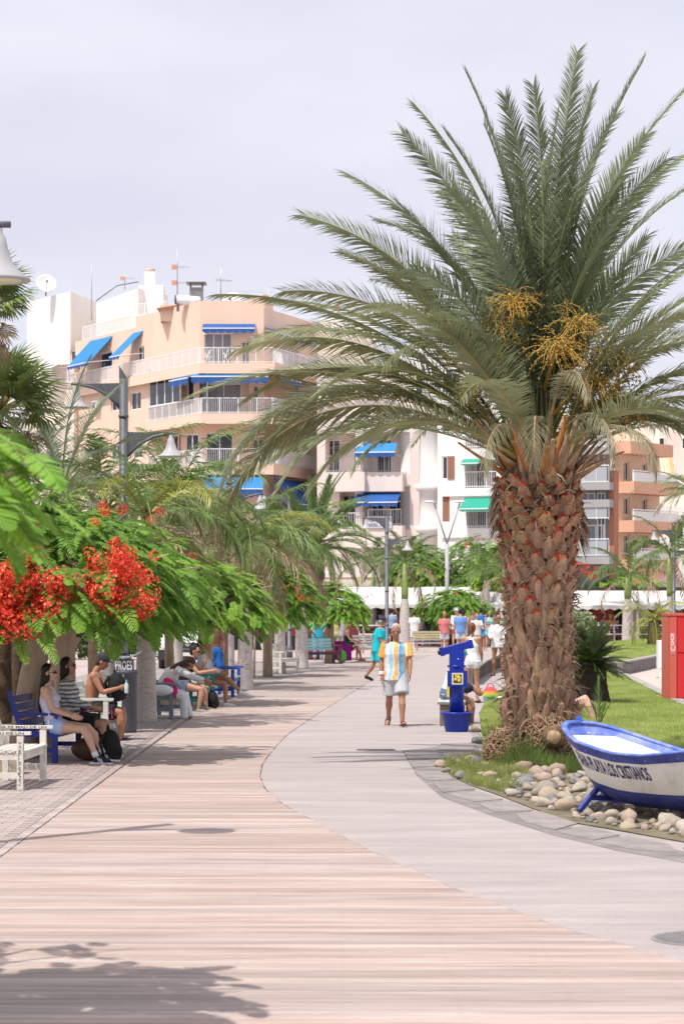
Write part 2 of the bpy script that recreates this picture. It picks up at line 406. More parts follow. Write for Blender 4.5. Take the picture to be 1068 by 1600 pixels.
grass('lawn', LAWN, 260000, 0.03, 0.055, 0.012, m_grass, 'short bright green lawn behind the blue and white boat')

# raised second lawn with its low wall, pale path and kerb
WALL = [G(943, 1046), G(968, 1057), G(1000, 1050), G(1032, 1042), G(1100, 1036), G(1200, 1032)]
m_wall = mat('wall_concrete', (0.24, 0.21, 0.205), 0.9, 0.35, 3, bump=0.4, bscale=25)
m_cap = mat('wall_cap', (0.38, 0.345, 0.33), 0.8, 0.15, 6)
gl = thing('garden_wall', 'low curved grey concrete retaining wall holding the raised back lawn', 'wall')
mb = MB(); mc = MB()
for a, b_ in zip(WALL[:-1], WALL[1:]):
    mb.bar((a[0], a[1], .19), (b_[0], b_[1], .19), .16, .38); mc.bar((a[0], a[1], .40), (b_[0], b_[1], .40), .26, .05)
mb.build('wall', m_wall, gl); mc.build('coping', m_cap, gl)
UP = [(a[0], a[1] + .08) for a in WALL] + [G(1200, 1012), G(1000, 1012), G(950, 1018), G(925, 1026), G(915, 1040)]
o = flat('raised_lawn_ground', UP, 0.40, m_soil); o['kind'] = 'structure'
grass('raised_lawn', UP, 60000, 0.395, 0.06, 0.02, m_grass, 'strip of raised lawn behind the low grey wall', 5)
SAND = [G(968, 1058), G(1000, 1051), G(1032, 1043), G(1100, 1037), G(1250, 1035), G(1250, 1130), G(1120, 1122), G(1068, 1102), G(1020, 1079), G(985, 1061)]
o = flat('sand_path', SAND, 0.040, mat('sandy_path', (0.52, 0.44, 0.39), 0.9, 0.12, 2)); o['kind'] = 'structure'
kb = thing('lawn_kerb', 'flat pale stone kerb curving between the lawn and the sandy path', 'kerb')
KP = [G(925, 1037), G(945, 1046), G(985, 1062), G(1020, 1080), G(1068, 1104), G(1130, 1126)]
for a, b_ in zip(KP[:-1], KP[1:]):
    a = Vector((*a, 0)); b_ = Vector((*b_, 0)); n = max(1, int((b_ - a).length / 1.0))
    for i in range(n):
        p = a.lerp(b_, (i + .012) / n); q = a.lerp(b_, (i + .988) / n)
        MB().bar((p.x, p.y, .055), (q.x, q.y, .055), .24, .06).build('kerb_stone', m_cap, kb)
# ------------------------------------------------------------------ border of stones and flagstones
random.seed(11)
BED = [G(690, 1190), G(770, 1194), G(900, 1190), G(1000, 1185), G(1130, 1180), G(1180, 1250), G(1180, 1345), G(1068, 1322), G(980, 1306), G(900, 1292), G(830, 1268), G(780, 1248), G(735, 1232), G(700, 1215)]
m_dirt = mat('border_soil', (0.22, 0.19, 0.12), 0.95, 0.4, 3, bump=0.6, bscale=18)
sb = flat('stone_bed', BED, 0.036, m_dirt); sb['kind'] = 'structure'
m_stone = mat('beach_stone', (0.42, 0.36, 0.30), 0.85, 0.35, 5, obrand=0.30, bump=0.3, bscale=20)
m_stone2 = mat('grey_stone', (0.24, 0.235, 0.235), 0.8, 0.3, 6, obrand=0.25, bump=0.3, bscale=20)
m_stone3 = mat('tan_stone', (0.40, 0.31, 0.235), 0.85, 0.3, 6, obrand=0.2, bump=0.3, bscale=20)
def rock_mesh(seed, m):
    r = random.Random(seed); bm = bmesh.new(); bmesh.ops.create_icosphere(bm, subdivisions=2, radius=1)
    ph = [(Vector((r.uniform(-1, 1), r.uniform(-1, 1), r.uniform(-1, 1))).normalized(), r.uniform(.45, .85)) for _ in range(8)]
    for v in bm.verts:
        for n, dd in ph:
            k = v.co.dot(n)
            if k > dd: v.co -= n * (k - dd) * 0.85
        v.co *= 1 + r.uniform(-.05, .05)
    me = bpy.data.meshes.new('stone'); bm.to_mesh(me); bm.free(); me.materials.append(m)
    me.polygons.foreach_set('use_smooth', [True] * len(me.polygons)); return me
ROCKS = [rock_mesh(i, [m_stone, m_stone, m_stone3, m_stone2][i % 4]) for i in range(12)]
placed = []
def put_stone(x, y, s, flatn=.6, z=None):
    placed.append((x, y, s))
    o = obj('stone', random.choice(ROCKS), sb, loc=(x, y, (0.036 + s * flatn * .45) if z is None else z), rot=(random.uniform(-.25, .25), random.uniform(-.25, .25), random.uniform(0, 6.3)))
    o.scale = (s, s * random.uniform(.6, .85), s * flatn); return o
DENSE = [G(770, 1232), G(800, 1222), G(850, 1212), G(905, 1215), G(960, 1225), G(1120, 1232), G(1180, 1255), G(1180, 1340), G(1068, 1318), G(980, 1302), G(905, 1288), G(835, 1262), G(790, 1247)]
xs = [p[0] for p in DENSE]; ys = [p[1] for p in DENSE]
tries = 0
while tries < 9000 and len(placed) < 280:
    tries += 1
    x = random.uniform(min(xs), max(xs)); y = random.uniform(min(ys), max(ys))
    if not in_poly(np.array([x]), np.array([y]), DENSE)[0]: continue
    s = random.choice([.05, .06, .07, .08, .095, .11, .135])
    if any((x - a) ** 2 + ((y - b_)) ** 2 < ((s + c) * .82) ** 2 for a, b_, c in placed): continue
    put_stone(x, y, s, random.uniform(.5, .75))
for px, py, s in [(712, 1200, .15), (735, 1196, .14), (745, 1201, .16), (765, 1222, .12), (700, 1212, .10), (720, 1222, .13), (690, 1203, .12), (752, 1218, .09), (815, 1210, .16), (822, 1226, .14), (838, 1205, .1), (745, 1165, .13), (758, 1203, .1), (780, 1212, .09), (872, 1198, .13), (705, 1152, .0)]:
    if s: put_stone(*G(px, py), s, .55)
# thin outer layer of small pebbles
pb = MB()
for i in range(500):
    x = random.uniform(min(xs), max(xs)); y = random.uniform(min(ys), max(ys)); s = random.uniform(.015, .035)
    if in_poly(np.array([x]), np.array([y]), DENSE)[0]: pb.ell((x, y, .04 + s * .3), (s, s * .8, s * .6), 6, 4, random.choice([0, 1]))
pb.build('pebbles', [m_stone, m_stone2], sb, kind='stuff')
# flagstones let into the path edge
m_flag = mat('flagstone', (0.34, 0.30, 0.285), 0.85, 0.35, 3, obrand=0.12, bump=0.5, bscale=22)
fl = thing('flagstone_edging', 'irregular dark grey flagstones laid along the path beside the stones and boat', 'paving')
fb_ = MB(); fb_.add([(*G(*q), 0.0285) for q in [(628, 1176), (750, 1163), (746, 1190), (694, 1204), (735, 1238), (800, 1260), (870, 1293), (960, 1311), (1068, 1336), (1150, 1352), (1150, 1372), (1060, 1352), (960, 1334), (860, 1309), (770, 1280), (690, 1250), (650, 1215)]], [tuple(range(17))])
fb_.build('mortar_bed', mat('flag_mortar', (.27, .245, .235), .9, .35, 2.5, bump=.5, bscale=18), fl)
def slab(pp):
    poly = [G(*p) for p in pp]; cx = sum(p[0] for p in poly) / len(poly); cy = sum(p[1] for p in poly) / len(poly)
    mb = MB(); mb.prism([(x - cx + random.uniform(-.03, .03), y - cy + random.uniform(-.05, .05)) for x, y in poly], 0, .008, cham=.004); mb.build('flagstone', m_flag, fl, loc=(cx, cy, .029))
for q in [[(640, 1193), (690, 1192), (692, 1206), (648, 1207)], [(647, 1210), (700, 1209), (712, 1222), (668, 1224)], [(672, 1227), (720, 1226), (745, 1238), (695, 1243)],
          [(697, 1246), (750, 1242), (785, 1254), (738, 1258)], [(745, 1262), (795, 1257), (832, 1272), (775, 1274)], [(800, 1277), (850, 1274), (905, 1292), (862, 1302), (818, 1290)],
          [(868, 1306), (915, 1296), (965, 1310), (925, 1318)], [(932, 1322), (985, 1313), (1050, 1326), (1062, 1338), (985, 1334)], [(1075, 1344), (1068, 1330), (1130, 1340), (1140, 1362)],
          [(630, 1178), (684, 1177), (688, 1189), (636, 1190)], [(690, 1166), (745, 1165), (742, 1176), (688, 1177)], [(692, 1180), (744, 1179), (740, 1189), (694, 1189)]]:
    slab(q)
m_dry = mat('dry_grass', (0.40, 0.40, 0.13), 0.8, color2=(0.16, 0.22, 0.06), scale=2.5, trans=0.3)
grass('dry_grass', [G(695, 1196), G(760, 1190), G(800, 1205), G(830, 1220), G(790, 1245), G(740, 1232), G(700, 1215)], 9000, .03, .10, .010, m_dry, 'tufts of dry yellowish grass among the first stones of the border', 8, 1.2)
grass('tall_weeds', [G(760, 1190), G(780, 1207), G(850, 1212), G(905, 1214), G(900, 1190), G(850, 1180), G(790, 1186)], 7000, .03, .20, .010, mat('weed_green', (0.18, 0.25, 0.06), 0.7, 0.4, 3, trans=0.3), 'long green grass growing round the foot of the big palm', 9, 1.3)
grass('weed_clump', [G(765, 1192), G(800, 1204), G(835, 1207), G(830, 1190), G(790, 1186)], 3500, .03, .42, .010, MATS['weed_green'], 'dark tangled weeds climbing the left roots of the big palm', 19, 1.0)

# ------------------------------------------------------------------ rowing boat on its cradle
BOATX = 0
boat = thing('rowing_boat', 'blue and white wooden rowing boat on a cradle over the beach stones', 'boat', (XD(900, 24.2), 24.2, 0.0))
AX = Vector((.6, -.8, 0)); PT = Vector((-.8, -.6, 0)); BL = 4.2
gz = lambda s: interp(s, [0, .2, .56, 1.07, 1.5, 2.15, 2.95, 4.2], [.875, .81, .70, .605, .60, .675, .80, 1.0])
def hb(s):
    a = min(1, max(s, 0) / .62) ** .36; b_ = min(1, max(BL - s, 0) / 1.6) ** .45
    return .60 * a * b_
def kz(s): return interp(s, [0, .15, .35, .9, 2.2, 3.6, 4.2], [.52, .27, .17, .10, .10, .26, .46])
def hull(s, v, side, off=0.0):
    rake = .30 * (1 - v) * math.exp(-s / .45)
    ss = s + rake
    y = hb(s) * (0.05 + .95 * max(v, 0) ** .55) + off; z = kz(s) + (gz(s) - kz(s)) * v
    return AX * ss + PT * (side * y) + Vector((0, 0, z))
mb_blue, mb_white, mb_bot, mb_rim, mb_in, mb_deck = MB(), MB(), MB(), MB(), MB(), MB()
SS = [0, .02, .05, .1, .16, .24, .34, .46, .6, .75, .9, 1.1, 1.3, 1.5, 1.8, 2.1, 2.4, 2.7, 3.0, 3.3, 3.6, 3.9, 4.1, 4.2]
def strip(mb, v0, v1, nv, off=0.0, inner=False, s0=0):
    for side in (1, -1):
        vs = []; ks = [s for s in SS if s >= s0]
        for s in ks:
            for j in range(nv + 1):
                v = v0 + (v1 - v0) * j / nv; p = hull(s, v, side, off); vs.append(p)
        fs = []
        for i in range(len(ks) - 1):
            for j in range(nv):
                a = i * (nv + 1) + j; f = (a, a + 1, a + nv + 2, a + nv + 1)
                fs.append(f if (side == -1) != inner else tuple(reversed(f)))
        mb.add(vs, fs, 0, True)
strip(mb_bot, 0, .30, 5, 0.006); strip(mb_white, .30, .875, 8); strip(mb_blue, .86, 1.0, 3, 0.012)
strip(mb_in, .25, 1.0, 5, -0.03, True)
m_blue = mat('boat_blue', (0.022, 0.035, 0.26), 0.45, color2=(0.07, 0.09, 0.30), scale=9, bump=0.15, bscale=14)
m_blue_worn = mat('boat_blue_worn', (0.10, 0.16, 0.52), 0.55, color2=(0.30, 0.34, 0.55), scale=6, bump=0.2, bscale=20, thresh=(.30, .55))
m_bwhite = mat('boat_white', (0.84, 0.83, 0.80), 0.45, color2=(0.58, 0.55, 0.51), scale=3.5, bump=0.12, bscale=9, thresh=(.2, .5))
mb_white.build('hull', m_bwhite, boat); mb_bot.build('hull_bottom', m_blue, boat); mb_blue.build('sheer_strake', m_blue, boat)
mb_in.build('inner_lining', m_blue_worn, boat)
for side in (1, -1):
    mb_rim.tube([hull(s, 1.0, side, -.012) + Vector((0, 0, .012)) for s in SS], [.032] * len(SS), 8, flat=.55, twist=PT)
mb_rim.build('gunwale', m_blue_worn, boat)
vs = []; fs = []; ks = [s for s in SS if s >= .16]
for s in ks:
    for side in (1, -1):
        p = hull(s, .88, side, -.035); p.z = gz(s) - .065; vs.append(p)
for i in range(len(ks) - 1): a = 2 * i; fs.append((a, a + 2, a + 3, a + 1))
mb_deck.add(vs, fs); mb_deck.build('deck', mat('deck_white', (0.88, 0.88, 0.88), 0.4, 0.05, 4), boat)
mb = MB(); mb.bar(AX * .03 + Vector((0, 0, .50)), AX * -.02 + Vector((0, 0, .945)), .055, .06, up=(1, 0, 0)); mb.build('stem_post', mat('post_blue', (0.05, 0.13, 0.52), 0.5, 0.3, 8), boat)
mb = MB(); mb.bar(AX * .36 + Vector((0, 0, .155)), AX * 3.7 + Vector((0, 0, .165)), .05, .08); mb.build('keel', m_blue, boat)
for s in (.50, 1.95, 3.3):
    lm = MB()
    for side in (1, -1):
        lm.bar(AX * s + PT * side * .14 + Vector((0, 0, .30)), AX * s + PT * side * .42 + Vector((0, 0, .03)), .045, .045)
    lm.bar(AX * s + PT * .25 + Vector((0, 0, .16)), AX * s - PT * .25 + Vector((0, 0, .16)), .04, .05)
    lm.build('cradle_leg', m_blue, boat)
mb = MB()
for i in range(9):
    p = hull(.3 + .42 * i, .92, 1, .013); mb.ell(p, (.004, .004, .004), 6, 4)
mb.build('rivet', mat('rivet_pale', (.5, .5, .55), .4), boat)
def text_mesh(txt, size=1.0, bold=0.0):
    cu = bpy.data.curves.new('t', 'FONT'); cu.body = txt; cu.size = size; cu.offset = bold; cu.resolution_u = 4
    o = bpy.data.objects.new('t', cu); COL.objects.link(o)
    me = bpy.data.meshes.new_from_object(o.evaluated_get(bpy.context.evaluated_depsgraph_get()))
    bpy.data.objects.remove(o); bpy.data.curves.remove(cu); return me
def text_on(txt, fn, name, m, parent, bold=0.0, subdiv=0.25):
    """flat lettering mapped through fn(u in 0..1, v in 0..1)"""
    me = text_mesh(txt, 1.0, bold); bm = bmesh.new(); bm.from_mesh(me)
    bmesh.ops.triangulate(bm, faces=bm.faces)
    for _ in range(2):
        es = [e for e in bm.edges if e.calc_length() > subdiv]
        if es: bmesh.ops.subdivide_edges(bm, edges=es, cuts=1)
    xs = [v.co.x for v in bm.verts]; ys = [v.co.y for v in bm.verts]; x0, x1, y0, y1 = min(xs), max(xs), min(ys), max(ys)
    for v in bm.verts: v.co = fn((v.co.x - x0) / (x1 - x0), (v.co.y - y0) / (y1 - y0))
    bm.to_mesh(me); bm.free(); me.materials.clear(); me.materials.append(m); me.name = name
    return obj(name, me, parent)
text_on('BAHIA PLAYA LOS CRISTIANOS', lambda u, v: hull(.44 + 1.08 * u, .555 + .255 * v - .0 * u, 1, .006), 'lettering', mat('letter_navy', (0.03, 0.03, 0.13), .6), boat, bold=0.018)

boat.rotation_mode = 'QUATERNION'
boat.rotation_quaternion = Matrix.Rotation(R(-3.2), 3, AX).to_quaternion()
boat.location = boat.location + Vector((0, 0, .02))

# ------------------------------------------------------------------ coin telescope in a planter
tx, ty = G(713, 1146)
tel = thing('coin_telescope', 'blue coin operated telescope on a post rising from a round blue tub', 'telescope', (tx, ty, 0.026))
m_tb = mat('telescope_blue', (0.012, 0.035, 0.36), 0.35, 0.25, 4, bump=0.08)
MB().lathe([(0, 0), (.175, 0), (.185, .02), (.245, .285), (.27, .29), (.27, .315), (.235, .32), (.23, .29), (0, .28)], 28, caps=False).build('tub', m_tb, tel)
mb = MB(); mb.tube([(0, 0, .28), (0, 0, 1.05)], .115, 20); mb.build('post', m_tb, tel)
mb = MB(); mb.bx(-.115, .115, -.13, .13, .98, 1.32); mb.tube([(0, 0, 1.04), (0, 0, 1.07)], .15, 20); mb.build('housing', m_tb, tel)
mb = MB(); mb.bar((-.25, -.02, 1.285), (.22, .04, 1.41), .24, .115); mb.bar((-.27, -.02, 1.28), (-.21, -.02, 1.296), .26, .14); mb.bar((.19, .035, 1.402), (.25, .04, 1.417), .25, .135)
mb.build('scope_head', m_tb, tel)
mb = MB(); mb.tube([(-.26, -.06, 1.275), (-.30, -.06, 1.265)], .035, 12); mb.tube([(-.26, .04, 1.275), (-.30, .04, 1.265)], .035, 12); mb.build('eyepiece', M_['black'], tel)
mb = MB(); mb.bx(-.155, .165, -.165, -.11, .73, .985); mb.build('coin_box', m_tb, tel)
sign = MB(); sign.bx(-.085, .095, -.172, -.164, .765, .95); sg = sign.build('instruction_plate', mat('plate_cream', (.72, .64, .42), .5), tel)
mb = MB(); mb.bx(-.06, .07, -.176, -.172, .79, .925); mb.build('border', mat('plate_ink', (.06, .05, .03), .6), sg)
mb = MB()
for cx, cz, r_ in [(-.025, .85, .026), (.02, .885, .03), (.03, .83, .026), (-.02, .9, .018), (.045, .87, .018)]: mb.ell((cx, -.177, cz), (r_, .003, r_), 10, 6)
mb.build('emblem', mat('plate_yellow', (.75, .55, .08), .5), sg)
mb = MB(); mb.bx(-.155, -.118, -.06, .06, .56, .74); mb.build('price_sticker', mat('plate_yellow', (0, 0, 0)), tel)
MB().ell((.02, -.131, 1.17), (.012, .006, .012), 8, 5).build('lock', mat('chrome', (.7, .7, .7), .2, metal=.9), tel)
# ------------------------------------------------------------------ palms
def unit_curve(D, n=24, p=1.35):
    pts = [(0.0, 0.0)]; x = z = 0.0
    for i in range(n):
        t = (i + .5) / n; e = -D * t ** p; x += math.cos(e) / n; z += math.sin(e) / n; pts.append((x, z))
    return pts
def frond_mb(L, e0, D, nl=100, ll=0.45, lw=0.024, mi_leaf=0, mi_rib=1, pet=0.16, base_w=0.075, vee=0.55, ang=(62, 28), droop=0.25, sway=0.0, p=1.35, r=random, rib_w=0.02, dead=0.0, jit=1.0, roll=0.0, roll0=0.0):
    """pinnate frond growing from the origin along +X, curving down by D radians"""
    mb = MB(); n = 22; x = z = 0.0; pts = []
    for i in range(n + 1):
        t = i / n; pts.append(Vector((x, sway * t * t * L, z)))
        e = e0 - D * ((i + .5) / n) ** p; x += L * math.cos(e) / n; z += L * math.sin(e) / n
    rad = [lerp(base_w, rib_w, min(1, (i / n) / .16)) if i / n < .16 else lerp(rib_w, .004, (i / n - .16) / .84) for i in range(n + 1)]
    mb.tube(pts, rad, 6, mi_rib, True, flat=.55, twist=(0, 1, 0))
    def at(t):
        f = t * n; i = min(n - 1, int(f)); f -= i; a = pts[i]; b_ = pts[i + 1]; return a.lerp(b_, f), (b_ - a).normalized()
    for k in range(nl):
        t = pet + (1 - pet) * (k + .5) / nl; u = (t - pet) / (1 - pet)
        pos, T = at(t); side = Vector((0, 1, 0)); side = (side - T * side.dot(T)).normalized(); up = T.cross(side) * -1
        if up.z < 0 and abs(T.z) < .99: up = -up
        if roll or roll0:
            Q = Matrix.Rotation(roll0 + roll * min(1, u * 1.6), 3, T); side = Q @ side; up = Q @ up
        for sg in (-1, 1):
            ln = ll * (0.30 + .70 * math.sin(min(1, u * 2.1) * math.pi / 2)) * (1 - .62 * max(0, u - .45) / .55) * (1 + r.uniform(-.12, .12) * jit)
            a = R(lerp(ang[0], ang[1], u)) + r.uniform(-.10, .10) * jit; v = vee + r.uniform(-.22, .22) * jit
            dr = (T * math.cos(a) + (side * sg * math.cos(v) + up * math.sin(v)) * math.sin(a)).normalized()
            wv = dr.cross(up).normalized(); 
            wv = (wv * math.cos(.6 * sg) + up * math.sin(.6 * sg)).normalized(); w = lw * (1 - .4 * u)
            b0 = pos; m = pos + dr * ln * .45 - Vector((0, 0, droop * ln * .10)); tip = pos + dr * ln + Vector((0, 0, -droop * ln * (.5 + .5 * r.random()) + 0))
            mb.add([b0 - wv * w * .35, b0 + wv * w * .35, m + wv * w * .5, m - wv * w * .5, tip], [(0, 1, 2, 3), (3, 2, 4)], mi_leaf)
    return mb
def solve_frond(dx, dz, D, p=1.35):
    c = unit_curve(D, 22, p)[-1]; l0 = math.hypot(*c); a0 = math.atan2(c[1], c[0])
    return math.hypot(dx, dz) / l0, math.atan2(dz, dx) - a0

m_frond = mat('date_frond', (0.35, 0.385, 0.21), 0.40, color2=(0.21, 0.24, 0.125), scale=1.6, trans=0.28, spec=0.5)
m_frond_blue = mat('young_frond', (0.27, 0.32, 0.18), 0.40, color2=(0.17, 0.215, 0.115), scale=1.6, trans=0.28, spec=0.55)
m_frond_old = mat('old_frond', (0.30, 0.29, 0.14), 0.5, color2=(0.16, 0.18, 0.08), scale=2, trans=0.22)
m_rib = mat('frond_rib', (0.42, 0.33, 0.11), 0.5, color2=(0.30, 0.26, 0.09), scale=3)
m_rib_green = mat('frond_rib_green', (0.24, 0.26, 0.11), 0.5, 0.3, 3)
m_pet = mat('petiole_base', (0.42, 0.30, 0.17), 0.7, color2=(0.24, 0.15, 0.09), scale=9, bump=0.4, bscale=30, stretch=(1, 1, .3))

BX, BD = XD(842, 31), 31.0
big = thing('canary_palm', 'large spreading date palm with orange fruit stalks rising beside the boat', 'palm tree', (BX, BD, 0.03))
CR = Vector((0, 0, 3.75))                         # crown centre, local
# trunk core
zs = [0, .12, .3, .5, .8, 1.2, 1.7, 2.2, 2.7, 3.1, 3.5, 3.8, 4.05]
rs = [.50, .46, .43, .40, .37, .365, .365, .375, .41, .45, .48, .46, .34]
mb = MB(); mb.lathe([(r_, z_) for r_, z_ in zip(rs, zs)], 28)
m_core = mat('trunk_core', (0.13, 0.085, 0.055), 0.95, 0.5, 9, bump=0.8, bscale=18)
trk = mb.build('trunk', m_core, big)
# leaf bases (boots)
m_boot = mat('old_leaf_base', (0.47, 0.30, 0.20), 0.85, color2=(0.14, 0.085, 0.055), scale=7, bump=0.6, bscale=26, obrand=0.28, stretch=(1, 1, .35))
m_boot_up = mat('brown_leaf_base', (0.46, 0.27, 0.14), 0.75, color2=(0.12, 0.06, 0.035), scale=8, bump=0.6, bscale=26, obrand=0.35, stretch=(1, 1, .35))
m_cut = mat('cut_red', (0.42, 0.07, 0.03), 0.65, color2=(0.15, 0.02, 0.012), scale=14, obrand=0.25, bump=.3)
m_cut_old = mat('cut_brown', (0.32, 0.19, 0.12), 0.85, color2=(0.20, 0.115, 0.07), scale=14, obrand=0.25, bump=.4)
def boot_mesh(seed, w, h, out, mats, cupd=.5):
    """upward pointing scoop: wide at the foot, leaning out, cut off square at the tip; local x across, y outward, z up"""
    r = random.Random(seed); mb = MB(); rows = 5; cols = 6; V = {}
    tipw = r.uniform(.38, .55); vs = []
    for side in (0, 1):
        for i in range(rows):
            t = i / (rows - 1)
            ww = w * (1 - (1 - tipw) * t ** .8) * (1 + .12 * math.sin(3.1 * t)); zz = h * t; yo = out * t ** 1.3
            for j in range(cols):
                s = j / (cols - 1) * 2 - 1
                bow = (1 - s * s)
                y = yo + (.055 * bow * (1 - .3 * t) if side == 0 else -.035 + .01 * bow) + r.uniform(-.004, .004)
                vs.append((s * ww / 2 * (1 + r.uniform(-.05, .05)), y + r.uniform(-.006, .006), zz * (1 + (.22 if side else -.06) * t) - .05 * (abs(s) ** 2) * t + r.uniform(-.010, .010)))
    fs = []; k = rows * cols
    for i in range(rows - 1):
        for j in range(cols - 1):
            a = i * cols + j; fs.append((a, a + 1, a + cols + 1, a + cols)); fs.append((k + a, k + a + cols, k + a + cols + 1, k + a + 1))
    for i in range(rows - 1):
        for j in (0, cols - 1):
            a = i * cols + j; q = (a, a + cols, k + a + cols, k + a); fs.append(q if j == 0 else tuple(reversed(q)))
    mb.add(vs, fs, 0, True)
    # cut face
    top = [(rows - 1) * cols + j for j in range(cols)]; vt = [vs[a] for a in top] + [vs[k + a] for a in reversed(top)]
    mb.add(vt, [tuple(range(len(vt)))], 1)
    return mb.mesh('leaf_base', mats)
B_up = [boot_mesh(i, .27, r_, .09, [m_boot_up, m_cut]) for i, r_ in enumerate((.17, .20, .15, .22))]
B_mid = [boot_mesh(i + 10, .25, r_, .09, [m_boot, m_cut]) for i, r_ in enumerate((.22, .26, .20))]
B_low = [boot_mesh(i + 20, .20, r_, .08, [m_boot, m_cut_old]) for i, r_ in enumerate((.27, .33, .24, .30))]
GA = math.pi * (3 - math.sqrt(5)); nb = 300
for i in range(nb):
    f = i / nb; z = .42 + 3.28 * f; a = i * 2 * math.pi * (1 / 12.4) + 0.02 * math.sin(i * 3.7) + random.uniform(-.05, .05)
    rr = interp(z, zs, rs) - .015
    me = random.choice(B_up if z > 2.9 - random.uniform(0, .3) else (B_mid if z > 2.1 - random.uniform(0, .3) else B_low))
    o = obj('leaf_base', me, big, loc=(rr * math.cos(a), rr * math.sin(a), z - .08))
    o.rotation_euler = (random.uniform(-.10, .16), random.uniform(-.13, .13), a - math.pi / 2 + random.uniform(-.15, .15)); s = random.uniform(.78, 1.18); o.scale = (s * random.uniform(.85, 1.15), s, s * random.uniform(.85, 1.15))
# loose fibres and dry scraps between the leaf bases
m_fib = mat('dry_fibre', (0.38, 0.26, 0.17), 0.9, color2=(0.17, 0.12, 0.085), scale=6)
mb = MB()
for i in range(1900):
    z = random.uniform(.25, 3.75); a = random.uniform(0, 6.283); rr = interp(z, zs, rs) + random.uniform(0, .10)
    p = Vector((rr * math.cos(a), rr * math.sin(a), z)); rad = Vector((math.cos(a), math.sin(a), 0)); tn = Vector((-math.sin(a), math.cos(a), 0))
    L = random.uniform(.06, .24) * (1.4 if z < 1 else 1); dr = (rad * random.uniform(.1, .8) + tn * random.uniform(-1, 1) + Vector((0, 0, random.uniform(-.9, .9)))).normalized(); wv = dr.cross(rad).normalized() * random.uniform(.004, .014)
    q = p + dr * L * .5 + rad * .01; e = p + dr * L + Vector((0, 0, -.05))
    mb.add([p - wv, p + wv, q + wv * .8, q - wv * .8, e], [(0, 1, 2, 3), (3, 2, 4)])
for side in (0, 1):                               # torn fibre mats hanging at the shoulder
    for i in range(60):
        a = random.gauss(.15 if side else 2.9, .25); z = random.uniform(2.9, 3.25) if side else random.uniform(3.0, 3.6); rr = .56
        p = Vector((rr * math.cos(a), rr * math.sin(a), z)); e = p + Vector((math.cos(a) * .1, math.sin(a) * .1, -random.uniform(.15, .35))); wv = Vector((random.uniform(-.02, .02), .01, .005))
        mb.add([p - wv, p + wv, e], [(0, 1, 2)])
mb.build('fibre', m_fib, big, kind='stuff')
# root skirt, sawn stump and root lumps
m_root = mat('root_mass', (0.25, 0.155, 0.09), 0.95, color2=(0.08, 0.05, 0.035), scale=14, bump=1.0, bscale=35)
def lump(c, r_, n=22, k=14, amp=.16, seed=1):
    rr = random.Random(seed); ph = [(rr.uniform(4, 16), rr.uniform(0, 6)) for _ in range(6)]; mb = MB(); mb.ell((0, 0, 0), r_, n, k); out = []
    for v in mb.v:
        v = Vector(v); d = sum(math.sin(ph[q][0] * (v.x * 2 + v.y * 1.3 + v.z * (q - 2)) + ph[q][1]) for q in range(6)) / 6; out.append(tuple(Vector(c) + v * (1 + amp * d + rr.uniform(-.05, .05))))
    mb.v = out; return mb
lump((-.42, -.12, .17), (.30, .26, .30), seed=3).build('root_mass', m_root, big)
lump((.10, -.20, .22), (.42, .30, .34), seed=4).build('root_mass', m_root, big)
lump((.42, -.05, .16), (.24, .30, .24), seed=5).build('root_mass', m_root, big)
mb = MB()
for i in range(1500):                             # curly little roots over the lumps
    c, r_ = random.choice([((-.42, -.12, .17), .31), ((.10, -.20, .25), .40), ((.42, -.05, .16), .27), ((0, 0, .35), .48)])
    a = random.uniform(3.3, 6.1); e = random.uniform(-.2, 1.2); n_ = Vector((math.cos(a) * math.cos(e), math.sin(a) * math.cos(e), math.sin(e))); p = Vector(c) + n_ * r_ * random.uniform(.92, 1.05)
    t_ = n_.cross(Vector((random.uniform(-1, 1), random.uniform(-1, 1), random.uniform(-1, 1)))).normalized(); L = random.uniform(.05, .16); wv = n_.cross(t_) * random.uniform(.004, .012)
    q = p + t_ * L * .5 + n_ * .03; e2 = p + t_ * L
    mb.add([p - wv, p + wv, q + wv, q - wv, e2], [(0, 1, 2, 3), (3, 2, 4)])
mb.build('rootlets', mat('rootlet', (0.40, 0.25, 0.15), .9, 0.5, 10), big, kind='stuff')
stp = Vector((XD(862, 30.5) - BX, -.78, EYE - (1150 - HOR) * 30.5 / FPX - .03))
mb = MB(); mb.tube([stp + Vector((0, .35, -.03)), stp + Vector((0, .1, 0)), stp], [.16, .15, .115], 18, jit=.12); st = mb.build('sawn_stump', m_root, big)
mb = MB(); mb.tube([stp + Vector((0, .0, 0)), stp + Vector((0, -.012, 0))], [.09, .085], 18, jit=.06); mb.build('cut_face', mat('sawn_wood', (0.55, 0.38, 0.24), .8, color2=(0.30, 0.19, 0.11), scale=16), st)

